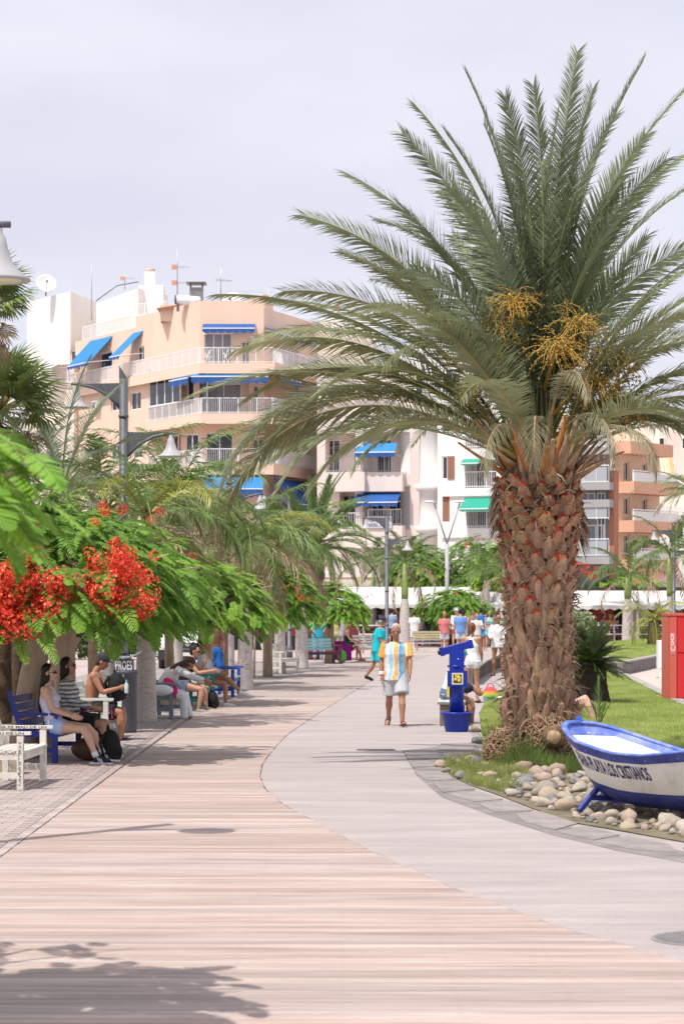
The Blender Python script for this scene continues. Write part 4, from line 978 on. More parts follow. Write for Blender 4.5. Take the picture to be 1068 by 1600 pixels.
# --- plain white blocks behind, left
wb = thing('white_house', 'plain windowless white house standing behind the salmon block at left', 'building')
p0, p1, p2, p3 = P(42, 460, 176), P(110, 455, 170), P(150, 458, 176), P(80, 455, 184)
MB().prism([(p0.x, p0.y), (p1.x, p1.y), (p2.x, p2.y), (p3.x, p3.y)], 0, P(110, 455, 170).z).build('wall', m_wh, wb)
q0, q1, q2 = P(40, 545, 169), P(110, 540, 164), P(125, 560, 166)
mb = MB(); mb.prism([(q0.x, 168.2), (q1.x, 166.2), (q2.x, 167), (q2.x, 172), (q0.x, 172)], 0, P(100, 570, 167).z); mb.build('lower_wing', m_cream, wb)
fw = Face((q0.x, 168.2), (q1.x, 166.2)); fw.awning(wb, fw.s_(84), fw.s_(111), fw.z_(100, 560), fw.z_(90, 577), 1.2, mat('awning_striped', (.62, .62, .62), .7, .5, 3, stretch=(8, 1, 1)), shift=-.8)
fw.rail(wb, fw.L - 4, fw.L, fw.z_(100, 600), 1.0, .2)
dish(P(72, 462, 172), .72, .25, 'large cream satellite dish on top of the plain white house')
wb2 = thing('white_roof_house', 'long white rooftop building with a tall white chimney behind the salmon block', 'building')
r0, r1, r2 = P(143, 460, 186), P(216, 442, 176), P(262, 475, 180)
MB().prism([(r0.x, r0.y), (r1.x, r1.y), (r2.x, r2.y), (r2.x - 4, 192)], 0, P(216, 450, 176).z, 0).build('wall', m_wh, wb2)
c0 = P(236, 440, 177.5)
mb = MB(); mb.bx(c0.x - .85, c0.x + .95, 176.8, 178.4, c0.z - 4, P(236, 448, 177).z + .1); mb.bx(c0.x - .45, c0.x + .35, 177, 178, c0.z - .5, P(236, 424, 177).z); c_ = mb.build('chimney', m_wh, wb2)
MB().lathe([(.3, 0), (.34, .05), (.34, .28), (.3, .3)], 16, c=(c0.x - .05, 177.5, P(236, 424, 177).z)).build('chimney_pot', mat('pot_clay', (.5, .42, .38), .8), c_)
mb = MB(); mb.tube([P(150, 470, 175), P(183, 446, 176), P(216, 440, 176)], .04, 5); mb.build('cable', M_['steel'], wb2)
wb3 = thing('roof_terrace', 'cream roof terrace wall with a small railing behind the salmon parapet', 'building')
mb = MB(); a = P(170, 500, 171); b_ = P(262, 488, 168); mb.prism([(a.x, 171), (b_.x, 168), (b_.x, 173), (a.x, 175)], 0, P(230, 495, 170).z); mb.build('wall', m_cream, wb3)
fa = Face((a.x, 171), (b_.x, 168)); fa.rail(wb3, .3, fa.L - .2, P(230, 495, 170).z, .9, -.1, sp=.16)

# --- white block with the round corner
cr_b = thing('white_balcony_block', 'cream white apartment block with a rounded corner tower, blue awnings and green awnings', 'building')
d0 = 141.0
F1 = Face((XD(505, d0 + 1), d0 + 1), (XD(655, d0), d0)); F2 = Face((XD(700, d0 - .5), d0 - .5), (XD(800, d0 - 2), d0 - 2))
mb = MB(); floors = [F1.z_(600, y) for y in (905, 818 + 12, 742, 664, 600)]
zt = P(640, 655, 140).z + 1.2
F1.wall(mb, 0, F1.L, 0, zt, [(F1.s_(530), F1.s_(640), floors[1] + .1, floors[1] + 2.6), (F1.s_(505) + .1, F1.s_(640), floors[2] + .05, floors[2] + 2.5)], depth=1.6)
bk = inset(F1, -1.6); bk.wall(mb, 0, bk.L, 0, zt)
for zf, ws in ((floors[1], [(535, 556), (580, 600), (607, 632)]), (floors[2], [(510, 532), (552, 575), (588, 612)])):
    for x0, x1 in ws: bk.window(cr_b, bk.s_(x0), bk.s_(x1), zf + .1, zf + 2.2, n=2, o=.04)
F1.box(mb, F1.s_(558), F1.s_(570), 0, floors[3], -1.5, .7)
for y0, x0, x1 in ((745, 508, 568), (745, 568, 626), (848, 525, 574), (838, 574, 626)):
    pass
for k, (zf, x0, x1, oo, hh) in enumerate([(floors[2], 507, 569, 1.3, 1.15), (floors[2], 570, 628, .9, .9), (floors[1], 526, 571, .9, .5), (floors[1], 572, 628, 1.3, .9)]):
    a0, a1 = F1.s_(x0, oo), F1.s_(x1, oo); bb = MB(); F1.box(bb, a0, a1, zf - 1.0, zf + (.12 if k != 3 else .3), 0.02, oo); bb.build('balcony', m_pinkish, cr_b)
    F1.rail(cr_b, a0 + .1, a1 - .1, zf + (.12 if k != 3 else .3), .95, oo - .1, sp=.14, m=mat('rail_grey', (.35, .34, .36), .5) if k < 2 else None)
F1.awning(cr_b, F1.s_(560), F1.s_(622), F1.z_(590, 693), F1.z_(590, 708), 1.1, m_awn, o=.3, val=.35, mval=m_awnd)
F1.awning(cr_b, F1.s_(560), F1.s_(628), F1.z_(590, 770), F1.z_(590, 786), 1.3, m_awnd, o=.5, val=.3)
F1.box(mb, F1.s_(500), F1.s_(655), F1.z_(580, 902), F1.z_(580, 896), .0, .5)
mb.build('wall', m_pinkish, cr_b)
F1.box(mb2 := MB(), F1.s_(573, 1.36), F1.s_(612, 1.36), F1.z_(590, 826), F1.z_(590, 808), 1.36, 1.40); bn = mb2.build('banner', mat('banner_grey', (.62, .63, .68), .7), cr_b)
for txt, y0, y1 in (('PEJERO NO', 815.5, 809.5), ('MUNICIPAL', 824.5, 818)):
    pass
# a hand-lettered sheet: two rows of dark, barely legible capitals
def row_fn(y0, y1):
    A0, A1, Z0, Z1 = F1.s_(575, 1.41), F1.s_(609, 1.41), F1.z_(590, y0), F1.z_(590, y1)
    return lambda u, v: F1.pt(A0 + (A1 - A0) * u, Z0 + (Z1 - Z0) * v, 1.41)
text_on('PEJERO NO', row_fn(816, 810), 'lettering', mat('banner_ink', (.10, .10, .14), .7), bn, bold=.02, subdiv=9)
text_on('AHORA...TAMBIEN', row_fn(824.5, 818.5), 'lettering', mat('banner_ink', (0, 0, 0)), bn, bold=.02, subdiv=9)
# round tower with string courses
tw = MB(); tc_ = (XD(668, d0 + 1.2), d0 + 1.6); R0 = 1.62; ztw = P(660, 640, 139).z
prof = [(R0, 0), (R0, P(660, 875, 139).z), (R0 + .08, P(660, 868, 139).z)]
def course(y): z = P(660, y, 139).z; return [(R0, z - .5), (R0 + .10, z - .45), (R0 + .14, z - .1), (R0 + .02, z)]
prof = [(R0, 0)] + course(818) + course(752) + [(R0, ztw - .6), (R0 + .12, ztw - .5), (R0 + .12, ztw)]
tw.lathe(prof, 40, c=(tc_[0], tc_[1], 0)); tw.build('round_tower', m_wh, cr_b)
mb = MB(); Hs = []
zf = [F2.z_(750, y) for y in (905, 824, 762, 685)]
g1 = (F2.s_(729), F2.s_(778), zf[1], zf[1] + 2.05); g2 = (F2.s_(727), F2.s_(775), zf[2], zf[2] + 2.0); g3 = (F2.s_(727), F2.s_(775), zf[3], zf[3] + 2.0)
b1w = (F2.s_(690), F2.s_(700), F2.z_(695, 750), F2.z_(695, 713)); b2w = (F2.s_(691), F2.s_(702), F2.z_(695, 814), F2.z_(695, 775))
F2e = Face((XD(683, d0 - .2), d0 - .2), (XD(800, d0 - 2), d0 - 2)); F2 = F2e
def hx(x0, x1, y0, y1): return (F2.s_(x0), F2.s_(x1), F2.z_((x0 + x1) / 2, y1), F2.z_((x0 + x1) / 2, y0))
Hs = [hx(728, 778, 780, 824), hx(726, 775, 718, 762), hx(726, 775, 655, 700), hx(690, 699, 713, 749), hx(691, 702, 775, 815), hx(690, 706, 655, 675)]
F2.wall(mb, 0, F2.L, 0, P(750, 640, 140).z, Hs, depth=1.2)
F2.box(mb, 0.3, F2.L, F2.z_(740, 775), F2.z_(740, 765), 0, .12); F2.box(mb, 0.3, F2.L, F2.z_(740, 840), F2.z_(740, 826), 0, .12)
mb.build('wall', m_wh, cr_b)
for k, h in enumerate(Hs[:3]):
    bi = inset(F2, -1.2); bi.wall(m3 := MB(), h[0] - .2, h[1] + .2, h[2], h[3]); m3.build('recess_wall', m_pinkish, cr_b)
    m_ = (h[0] + h[1]) / 2; F2.window(cr_b, h[0] + .25, m_ - .1, h[2], h[2] + 1.55, n=1, o=-1.1); F2.window(cr_b, m_ + .25, h[1] - .1, h[2] + .3, h[2] + 1.5, n=1, o=-1.1)
    F2.rail(cr_b, h[0], h[1], h[2], .95, .02, sp=.14)
    if k == 0: F2.awning(cr_b, h[0] - .1, h[1] + .2, h[3] + .1, h[3] - .55, .9, m_green, val=.2)
    if k == 1: F2.awning(cr_b, h[0] - .1, h[0] + 1.0, h[3] + .05, h[3] - .2, .5, m_green, val=.15)
for h in (Hs[3], Hs[4], Hs[5]):
    F2.window(cr_b, *h, n=1, o=-.05) if h is not Hs[4] else None
    bb = MB(); (F2.box(bb, h[1], h[1] + .42, h[2], h[3], .0, .05) if h is not Hs[4] else F2.box(bb, h[0], h[1], h[2], h[3], -.08, -.03)); bb.build('shutter', m_brown, cr_b)
# upper storeys set back behind it
ub = thing('upper_white_terraces', 'pale stepped terrace block with railings rising behind the palm fronds', 'building')
for (x0, x1, yt, yb, dd, rl, mm) in [(500, 590, 497, 560, 168, False, m_wh), (465, 580, 512, 700, 158, False, m_cream), (495, 650, 585, 760, 150, True, m_pinkish), (620, 790, 560, 760, 155, True, m_wh), (640, 720, 530, 600, 175, False, m_wh), (555, 690, 640, 760, 146, True, m_wh), (690, 800, 615, 700, 147, True, m_wh)]:
    p, q = P(x0, yt, dd), P(x1, yt, dd); mb = MB(); mb.bx(p.x, q.x, dd, dd + 6, 0 if yb > 600 else p.z - 6, p.z); mb.build('wall', mm, ub)
    f = Face((p.x, dd), (q.x, dd))
    if rl: f.rail(ub, .1, f.L - .1, p.z, .9, -.1, sp=.15)
    if x0 in (500, 465): continue
    for k in range(int(f.L / 2.4)):
        f.window(ub, .6 + 2.4 * k, 1.7 + 2.4 * k, p.z - 2.3, p.z - .9, n=2, o=.05)
antenna(P(529, 497, 168), 1.3, 'small aerial above the pale terraces seen through fronds', 1, 1)
antenna(P(660, 560, 156), 1.5, 'aerial on the white terrace just left of the fruit stalks', 1, .4, False)

# --- grey modern block and orange block, right
gb_ = thing('grey_modern_block', 'grey modern block with glass and steel balconies right of the palm trunk', 'building')
dg = 128.0; Fg = Face((XD(880, dg), dg), (XD(953, dg - 1), dg - 1)); mb = MB()
Fg.wall(mb, 0, Fg.L, 0, P(900, 655, dg).z); 
for y in (700, 755, 782, 870): Fg.box(mb, 0, Fg.L + .25, Fg.z_(920, y + 12), Fg.z_(920, y), 0, 1.0)
mb.build('wall', m_grey, gb_)
for y in (755, 812, 870, 700):
    f = inset(Fg, .95); f.rail(gb_, .05, f.L + .2, f.z_(920, y), .95, 0, sp=.6)
    b = MB(); f.box(b, .1, f.L + .1, f.z_(920, y) + .1, f.z_(920, y) + .85, -.02, -.005); b.build('glass_panel', mat('frosted_glass', (.38, .40, .42), .2, .1, 1), gb_)
for x0, x1, y0, y1, g in [(905, 920, 705, 754, None), (925, 945, 705, 754, M_['curtain']), (905, 944, 820, 868, M_['curtain']), (908, 930, 770, 810, M_['curtain']), (933, 946, 770, 868, None)]:
    Fg.window(gb_, Fg.s_(x0), Fg.s_(x1), Fg.z_(920, y1), Fg.z_(920, y0), n=3 if x1 - x0 > 30 else 2, o=.08, glass=g)
b = MB(); Fg.box(b, Fg.s_(905), Fg.s_(940), Fg.z_(920, 808), Fg.z_(920, 786), .15, .2); b.build('screen', mat('screen_tan', (.52, .47, .40), .7, .3, 2), gb_)
b = MB(); Fg.box(b, Fg.s_(953), Fg.s_(961), 0, Fg.z_(957, 735), -.6, .25); b.build('brick_column', mat('terracotta', (.45, .19, .11), .8, .2, 8), gb_)
ob = thing('orange_apartment_block', 'orange apartment block with white parapet balconies at the right edge of the view', 'building')
do = 132.0; Fo = Face((XD(960, do), do), (XD(1030, do + 4), do + 4)); mb = MB(); Hs = []
for y0, y1 in ((722, 752), (778, 806), (836, 866)):
    for x0, x1 in ((974, 983), (1003, 1011)): Hs.append((Fo.s_(x0), Fo.s_(x1), Fo.z_(990, y1), Fo.z_(990, y0)))
Fo.wall(mb, 0, Fo.L, 0, Fo.z_(990, 693), Hs)
mb.add([Fo.pt(Fo.L, 0), Fo.pt(Fo.L, 0, -8), Fo.pt(Fo.L, 14, -8), Fo.pt(Fo.L, Fo.z_(990, 693))], [(0, 1, 2, 3)])
mb.build('wall', mat('orange_render', (.82, .63, .46), .85, .10, .3), ob)
for h in Hs: Fo.window(ob, *h, n=2, o=-.1)
for y in (757, 817, 877):
    b = MB(); Fo.box(b, .0, Fo.L + .0, Fo.z_(990, y + 16), Fo.z_(990, y - 2), 0.01, 1.2); b.build('balcony_base', mat('terracotta_render', (.72, .42, .28), .85, .08, .5), ob)
    b = MB(); Fo.box(b, .0, Fo.L + .0, Fo.z_(990, y - 2), Fo.z_(990, y - 16), 1.1, 1.2); b.build('parapet', m_wh, ob); Fo.rail(ob, 0, Fo.L, Fo.z_(990, y - 16), .12, 1.15, sp=1)
b = MB(); Fo.box(b, 0, Fo.L * .95, Fo.z_(990, 712), Fo.z_(990, 693), 0.02, 1.0); b.build('cornice', mat('terracotta_render', (0, 0, 0)), ob)
fb = thing('far_white_block', 'cream block with a striped orange awning far behind the orange balconies', 'building')
for x0, x1, yt, dd, mm in [(1005, 1100, 662, 160, m_cream), (1018, 1110, 700, 145, m_cream), (935, 1010, 650, 165, m_wh), (1025, 1110, 640, 190, m_wh), (960, 1030, 668, 150, m_cream), (1030, 1120, 790, 140, m_wh)]:
    p, q = P(x0, yt, dd), P(x1, yt, dd); MB().bx(p.x, q.x, dd, dd + 5, 0, p.z).build('wall', mm, fb)
    f = Face((p.x, dd), (q.x, dd))
    for k in range(int(f.L / 2.0)): f.window(fb, .5 + 2.0 * k, 1.4 + 2 * k, p.z - 2.2, p.z - .9, n=2, o=.05)
f = Face((XD(1003, 142), 142), (XD(1050, 142), 142)); f.awning(fb, 0, f.L, f.z_(1020, 715), f.z_(1020, 742), 1.2, mat('awning_orange_stripe', (.75, .62, .45), .7, color2=(.70, .34, .16), scale=2.2, stretch=(4, 0.01, 0.01), thresh=(.48, .52)), val=.2)
# hills
hl = MB(); vs = []; fs = []; n = 60
for i in range(n + 1):
    x = -400 + i * 22; hgt = 40 + 26 * math.sin(i * .21 + 2) + 30 * max(0, math.sin((x - 120) / 140)) + 3 * math.sin(i * 1.7)
    vs += [(x, 700, 0), (x, 860, max(hgt, 5)), (x, 1200, 0)]
for i in range(n): a = 3 * i; fs += [(a, a + 3, a + 4, a + 1), (a + 1, a + 4, a + 5, a + 2)]
hl.add(vs, fs, 0, True); h_ = hl.build('hill', mat('hill_grey', (.30, .27, .27), .95, .3, .02)); h_['kind'] = 'structure'
# ------------------------------------------------------------------ street lamps
random.seed(23)
m_shade = mat('lamp_shade_grey', (0.42, 0.42, 0.43), .45, .12, 3)
m_lens = mat('lamp_glass', (.62, .66, .45), .3)
LG = 'bell shaded street lamps along the promenade'
def street_lamp(x, y, h, label, right=True, left=True, rz=0.0):
    t = thing('street_lamp', label, 'street lamp', (x, y, 0.0), rz, LG)
    mb = MB(); mb.tube([(0, 0, 0), (0, 0, .5), (0, 0, .52), (0, 0, h)], [.12, .12, .085, .085], 14)
    for z in (h - .75, h - 1.9, 2.6, 1.1): mb.tube([(0, 0, z), (0, 0, z + .05)], .10, 14)
    mb.build('pole', M_['steel'], t)
    MB().add([(-.085, -.02, h), (.085, -.02, h), (-.085, -.02, h + .26), (-.085, .02, h), (.085, .02, h), (-.085, .02, h + .26)], [(0, 1, 2), (5, 4, 3), (0, 3, 4, 1), (1, 4, 5, 2), (2, 5, 3, 0)]).build('cap', M_['steel'], t)
    for sg, on, z in ((-1, left, h - .10), (1, right, h - 1.05)):
        if not on: continue
        mb = MB(); pts = [Vector((sg * .07, 0, z - .45)), Vector((sg * .30, 0, z - .22)), Vector((sg * .58, 0, z - .07)), Vector((sg * .90, 0, z)), Vector((sg * 1.02, 0, z + .0))]
        mb.tube(pts, [.035, .032, .03, .028, .028], 8)
        tri = [(sg * .07, -.012, z - .42), (sg * .30, -.012, z - .20), (sg * .58, -.012, z - .05), (sg * .80, -.012, z + .005), (sg * .07, -.012, z + .02)]
        n = 5; mb.add(tri + [(a, .012, c_) for a, b_, c_ in tri], [tuple(range(n)), tuple(reversed(range(n, 2 * n)))] + [(i, (i + 1) % n, n + (i + 1) % n, n + i) for i in range(n)])
        ar = mb.build('arm', M_['steel'], t)
        mb = MB(); c = (sg * .92, 0, z - .06)
        mb.lathe([(.03, .03), (.035, -.02), (.06, -.05), (.075, -.13), (.115, -.25), (.18, -.335), (.26, -.385), (.265, -.405), (.235, -.41), (.10, -.38)], 24, c=c, caps=False)
        sh = mb.build('lamp_shade', m_shade, t)
        MB().ell((c[0], 0, c[2] - .395), (.20, .20, .035), 16, 6).build('lens', m_lens, sh)
    return t
street_lamp(XD(-176, 20), 20, 6.28, 'nearest grey street lamp whose bell shade hangs into the top left corner', left=False)
for (px, yb, h, lab) in [(193, 1111, 6.45, 'tall grey two armed lamp in front of the salmon block'), (358, 1052, 6.4, 'second two armed lamp rising out of the dense palm crowns'), (452, 1031, 6.2, 'lamp half hidden behind the thick date palm'), (604, 1016, 5.95, 'two armed lamp beside the twin king palms and banner'), (1052, 1012, 5.6, 'two armed lamp by the orange block above the red kiosk')]:
    x, y = G(px, yb); street_lamp(x, y, h, lab, rz=0)
def v_lamp(px, yb, ytop, label):
    x, y = G(px + 24, yb); t = thing('forked_lamp', label, 'street lamp', (x, y, 0)); k = y / FPX; h = EYE - (905 - 60 - HOR) * k; hm = EYE - (850 - HOR) * k; ht = EYE - (ytop - HOR) * k
    MB().tube([(0, 0, 0), (0, 0, hm)], .10, 10).build('pole', m_shade, t)
    for s in (-1, 1):
        mb = MB(); mb.tube([(0, 0, hm), (s * .62, 0, ht)], .04, 8); mb.build('arm', m_shade, t)
        MB().ell((s * .62 + s * .10 - .12, -.05, ht + .06), (.30, .18, .06), 12, 6).build('lamp_head', mat('lamp_head_white', (.7, .7, .7), .4), t)
v_lamp(674, 1010, 786, 'forked grey lamp with two flat heads rising between the terrace trees')

# ------------------------------------------------------------------ poinciana trees
m_leafp = mat('feathery_leaf', (0.29, 0.48, 0.06), 0.55, color2=(0.13, 0.30, 0.04), scale=1.2, trans=0.35, obrand=0.22, thresh=(.3, .6))
m_leaf_shade = mat('feathery_leaf_shaded', (0.085, 0.21, 0.035), 0.55, color2=(0.045, 0.13, 0.025), scale=2, trans=0.25, obrand=0.2)  # inner crown leaves: the shade inside the canopy is put into a darker leaf colour
m_bark = mat('smooth_bark', (0.52, 0.40, 0.31), 0.85, color2=(0.32, 0.225, 0.16), scale=4, bump=0.35, bscale=14, stretch=(1, 1, .4))
m_twig = mat('green_twig', (.16, .2, .07), .7)
m_flower = mat('flame_flower', (0.85, 0.075, 0.03), 0.5, color2=(0.62, 0.03, 0.02), scale=9, trans=0.2, obrand=.12)
m_flower2 = mat('flower_pale', (0.90, 0.42, 0.22), 0.5, trans=0.2)
m_flower_o = mat('orange_flower', (0.85, 0.20, 0.03), 0.5, color2=(0.7, .10, .02), scale=9, trans=0.2)
def pinnate(L, n, pl, detail, r, droop=.5, mi=0):
    """bipinnate leaf along +X: paired side fronds, each either a saw-edged ribbon (detail 1) or many leaflets (detail 2)"""
    mb = MB(); pts = []; x = z = 0
    for i in range(9):
        pts.append(Vector((x, 0, z))); e = .10 - droop * i / 8; x += L / 8 * math.cos(e); z += L / 8 * math.sin(e)
    mb.tube(pts, [.006 * (1 - i / 12) for i in range(9)], 3, 1)
    for k in range(n):
        t = .08 + .92 * (k + .5) / n; f = t * 8; i = min(7, int(f)); p = pts[i].lerp(pts[i + 1], f - i); T = (pts[i + 1] - pts[i]).normalized()
        ll = pl * math.sin(math.pi * (.16 + .80 * t)) ** .7 * r.uniform(.85, 1.1)
        for s in (-1, 1):
            a = R(68 - 28 * t); d = (T * math.cos(a) + Vector((0, s, 0)) * math.sin(a) + Vector((0, 0, r.uniform(-.15, .12)))).normalized()
            w = Vector((-d.y, d.x, 0)).normalized()
            if detail == 2:
                m = 13
                for j in range(m):
                    u = (j + .6) / m; q = p + d * ll * u - Vector((0, 0, .12 * ll * u * u)); lw = .016 * math.sin(math.pi * (.12 + .8 * u)); g = .0042
                    for s2 in (-1, 1):
                        e = q + w * s2 * lw + d * .004; mb.add([q - d * g, q + d * g, e + d * g * .8, e - d * g * .8], [(0, 1, 2, 3)], mi)
            else:
                m_ = p + d * ll * .5; e = p + d * ll - Vector((0, 0, .12 * ll)); ww = .017
                mb.add([p - w * ww * .4, p + w * ww * .4, m_ + w * ww, m_ - w * ww, e], [(0, 1, 2, 3), (3, 2, 4)], mi)
    return mb
LEAF_HI = [pinnate(.46, 17, .115, 2, random.Random(i), .5 + .2 * i).mesh('leaf', [m_leafp, m_twig]) for i in range(3)]
LEAF_HI_SHADE = [pinnate(.44, 17, .11, 2, random.Random(i + 9), .8).mesh('leaf', [m_leaf_shade, m_twig]) for i in range(1)]
LEAF_LO = [pinnate(.46, 12, .12, 1, random.Random(i + 3), .5 + .2 * i) for i in range(3)]
def flower_cluster(n, R_, seed, pale=.10, mats=None):
    r = random.Random(seed); mb = MB()
    for i in range(n):
        d = Vector((r.gauss(0, 1), r.gauss(0, 1), r.gauss(0, .75))).normalized() * R_ * r.uniform(.55, 1.0) ** .5; a0 = r.uniform(0, 6.28); ax = d.normalized(); u = ax.orthogonal().normalized(); v = ax.cross(u); s = r.uniform(.020, .032)
        for k in range(5):
            a = a0 + k * 1.2566; q = u * math.cos(a) + v * math.sin(a); q2 = ax.cross(q); tip = d + q * s + ax * r.uniform(-.004, .012)
            mb.add([d, d + q * s * .6 + q2 * s * .34, tip, d + q * s * .6 - q2 * s * .34], [(0, 1, 2, 3)], 1 if (k == 0 and r.random() < pale * 5) else 0)
    return mb.mesh('flower_cluster', mats or [m_flower, m_flower2])
FLW = [flower_cluster(60, .17, i) for i in range(4)]; FLO = [flower_cluster(26, .15, i + 7, mats=[m_flower_o, m_flower2]) for i in range(2)]
def xform_into(dst, src, M, mi=None):
    b = len(dst.v); dst.v.extend([tuple(M @ Vector(q)) for q in src.v]); dst.f.extend([tuple(i + b for i in f) for f in src.f]); dst.m.extend(src.m); dst.sm.extend(src.sm)
_np_cache = {}
def poinciana(label, x, y, trunk, c, rad, zc, hz, nobj, nstuff, flowers=(), seed=1, hi=True, leafs=1.0, group='flame trees lining the promenade', mats=None, zlow=-.35, branches=6):
    """trunk: list of (dx,dy,z,r); crown: flattened dome centred c (dx,dy), radius rad (x,y), springing at height zc, rise hz"""
    r = random.Random(seed); t = thing('flame_tree', label, 'tree', (x, y, 0), 0, group)
    mb = MB(); mb.tube([(a, b_, z) for a, b_, z, _ in trunk], [q[3] for q in trunk], 12, jit=.04); mb.build('trunk', m_bark, t)
    top = Vector(trunk[-1][:3]); mb = MB()
    for i in range(branches):
        a = i * 6.283 / branches + r.uniform(-.3, .3); e = Vector((c[0] + math.cos(a) * rad[0] * .72, c[1] + math.sin(a) * rad[1] * .72, zc + hz * .35)); m_ = top.lerp(e, .5) + Vector((0, 0, -.05 * rad[0])); r0 = trunk[-1][3]
        mb.tube([top - Vector((0, 0, .1)), m_, e], [r0 * .62, r0 * .38, r0 * .14], 7)
        for j in range(3):
            aa = a + r.uniform(-.7, .7); e2 = Vector((c[0] + math.cos(aa) * rad[0] * .92, c[1] + math.sin(aa) * rad[1] * .92, zc + hz * r.uniform(-.05, .5))); mb.tube([m_, m_.lerp(e2, .5) + Vector((0, 0, .1)), e2], [r0 * .26, r0 * .16, .008], 5)
    mb.build('branch', m_bark, t)
    def leafpos():
        a = r.uniform(0, 6.283); v = r.random() ** .8; ph = v * 1.75                   # 0 top .. past the rim
        if r.random() < .75 and math.sin(a) > .35 and ph > .5: a = -a                  # fuller towards the open side
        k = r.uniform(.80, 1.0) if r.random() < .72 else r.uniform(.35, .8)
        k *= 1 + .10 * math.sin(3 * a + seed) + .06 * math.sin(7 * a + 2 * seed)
        p = Vector((c[0] + math.cos(a) * math.sin(min(ph, 1.57)) * rad[0] * k, c[1] + math.sin(a) * math.sin(min(ph, 1.57)) * rad[1] * k, zc + hz * math.cos(min(ph, 1.57)) * k + (zlow * (ph - 1.57) / .18 if ph > 1.57 else 0) * r.random()))
        pitch = lerp(-.25, .55, min(1, ph / 1.5)) + r.uniform(-.3, .3)
        return p, a + r.uniform(-.7, .7), pitch, k
    for i in range(nobj):
        p, a, pt_, k = leafpos(); me = r.choice(LEAF_HI) if k > .62 else LEAF_HI_SHADE[0]
        s = leafs * r.uniform(.8, 1.25); d = Vector((math.cos(a), math.sin(a), 0)); p = p - d * .25 * s
        obj('leaf', me, t, loc=p, rot=(r.uniform(-.35, .35), pt_, a), scale=s)
    if nstuff:
        src = [(np.array(q.v), q) for q in LEAF_LO]; V = []; Fc = []; Mi = []; off = 0
        for i in range(nstuff):
            p, a, pt_, k = leafpos(); s = leafs * r.uniform(.8, 1.25); M4 = np.array(Euler((r.uniform(-.35, .35), pt_, a)).to_matrix()) * s; va, q = src[i % 3]; d = np.array((math.cos(a), math.sin(a), 0)) * .25 * s
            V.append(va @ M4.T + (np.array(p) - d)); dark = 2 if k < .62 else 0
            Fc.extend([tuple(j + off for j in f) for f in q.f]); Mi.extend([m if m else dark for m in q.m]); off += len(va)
        me = bpy.data.meshes.new('crown'); me.from_pydata(np.concatenate(V).tolist(), [], Fc)
        for m in (mats or [m_leafp, m_twig, m_leaf_shade]): me.materials.append(m)
        me.polygons.foreach_set('material_index', Mi); me.update(); obj('crown', me, t, kind='stuff')
    for (fx, fy, fz, fs, lib) in flowers:
        obj('flower_cluster', r.choice(FLW if lib else FLO), t, loc=(fx, fy, fz), rot=(r.uniform(-.4, .4), r.uniform(-.4, .4), r.uniform(0, 6)), scale=fs, kind='stuff')
    return t
def fl_at(tx, ty, items, d, lib=1, jx=0):
    out = []
    for px, py, s in items: p = P(px, py, d + random.uniform(-.25, .25)); out.append((p.x - tx, p.y - ty, p.z, s, lib))
    return out
# near tree, trunk just outside the left edge: big soft leaves hang into view
random.seed(31)
poinciana('near flame tree hanging large soft green leaves into the left edge', -3.40, 12.1, [(0, 0, 0, .17), (.05, 0, .9, .14), (.15, 0, 1.7, .12)], (.15, -.1), (1.95, 1.9), 2.66, .58, 300, 420, seed=3, zlow=-.08)
# T1: leaning trunk beside the blue bench, deep red clusters
tx, ty = XD(38, 32.5), 32.5
def disc(cx, cy, rx, ry, n, s=(0.9, 1.3)):
    return [(cx + rx * math.sqrt(random.random()) * math.cos(a), cy + ry * math.sqrt(random.random()) * math.sin(a), random.uniform(*s)) for a in [random.uniform(0, 6.283) for _ in range(n)]]
fls = fl_at(tx, ty, disc(40, 940, 62, 55, 26) + disc(10, 960, 40, 40, 10) + disc(45, 880, 28, 30, 8, (.7, 1)) + disc(75, 905, 28, 28, 6), 30.4)
fls += fl_at(tx, ty, disc(195, 925, 42, 38, 15) + disc(165, 870, 52, 20, 12, (.6, .9)) + disc(170, 905, 45, 30, 8, (.6, .9)), 30.3)
fls += fl_at(tx, ty, [(160, 790, .5), (165, 800, .5), (190, 795, .5), (148, 815, .45), (232, 905, .8), (240, 868, .5), (52, 825, .5)], 30.5)
poinciana('flame tree with the heaviest red flowers, leaning trunk beside the blue bench', tx, ty, [(-.02, 0, 0, .21), (0, 0, .5, .175), (.10, 0, 1.1, .165), (.22, .1, 1.7, .16), (.35, .2, 2.0, .15)], (.35, -.1), (2.35, 2.3), 2.10, 1.30, 300, 850, fls, seed=5, zlow=-.45)
tx, ty = XD(104, 41), 41
poinciana('flame tree with a crooked stout trunk behind the shirtless man', tx, ty, [(0, 0, 0, .20), (-.03, 0, .8, .18), (-.06, 0, 1.35, .20), (.08, 0, 1.65, .26), (-.05, 0, 1.9, .2), (.05, .1, 2.2, .17)], (.3, -.3), (2.3, 2.2), 2.15, 1.35, 220, 700, fl_at(tx, ty, [(250, 800, .6), (235, 812, .5), (300, 870, .5)], 39.5), seed=8, zlow=-.4)
tx, ty = XD(320, 49.5), 49.5
poinciana('flame tree with a straight brown trunk in front of the white van', tx, ty, [(0, 0, 0, .17), (0, 0, 1, .155), (.02, 0, 2.0, .15)], (-.2, -.2), (1.75, 1.9), 1.95, 1.1, 180, 560, fl_at(tx, ty, [(300, 880, .6), (235, 905, .5)], 48), seed=11, zlow=-.5)
tx, ty = XD(266, 52), 52
poinciana('slim flame tree between the bin and the grey bench', tx, ty, [(0, 0, 0, .12), (-.02, 0, 1, .10), (-.05, 0, 1.9, .09)], (-.5, .3), (1.9, 1.9), 2.1, 1.2, 100, 500, (), seed=12, zlow=-.5)
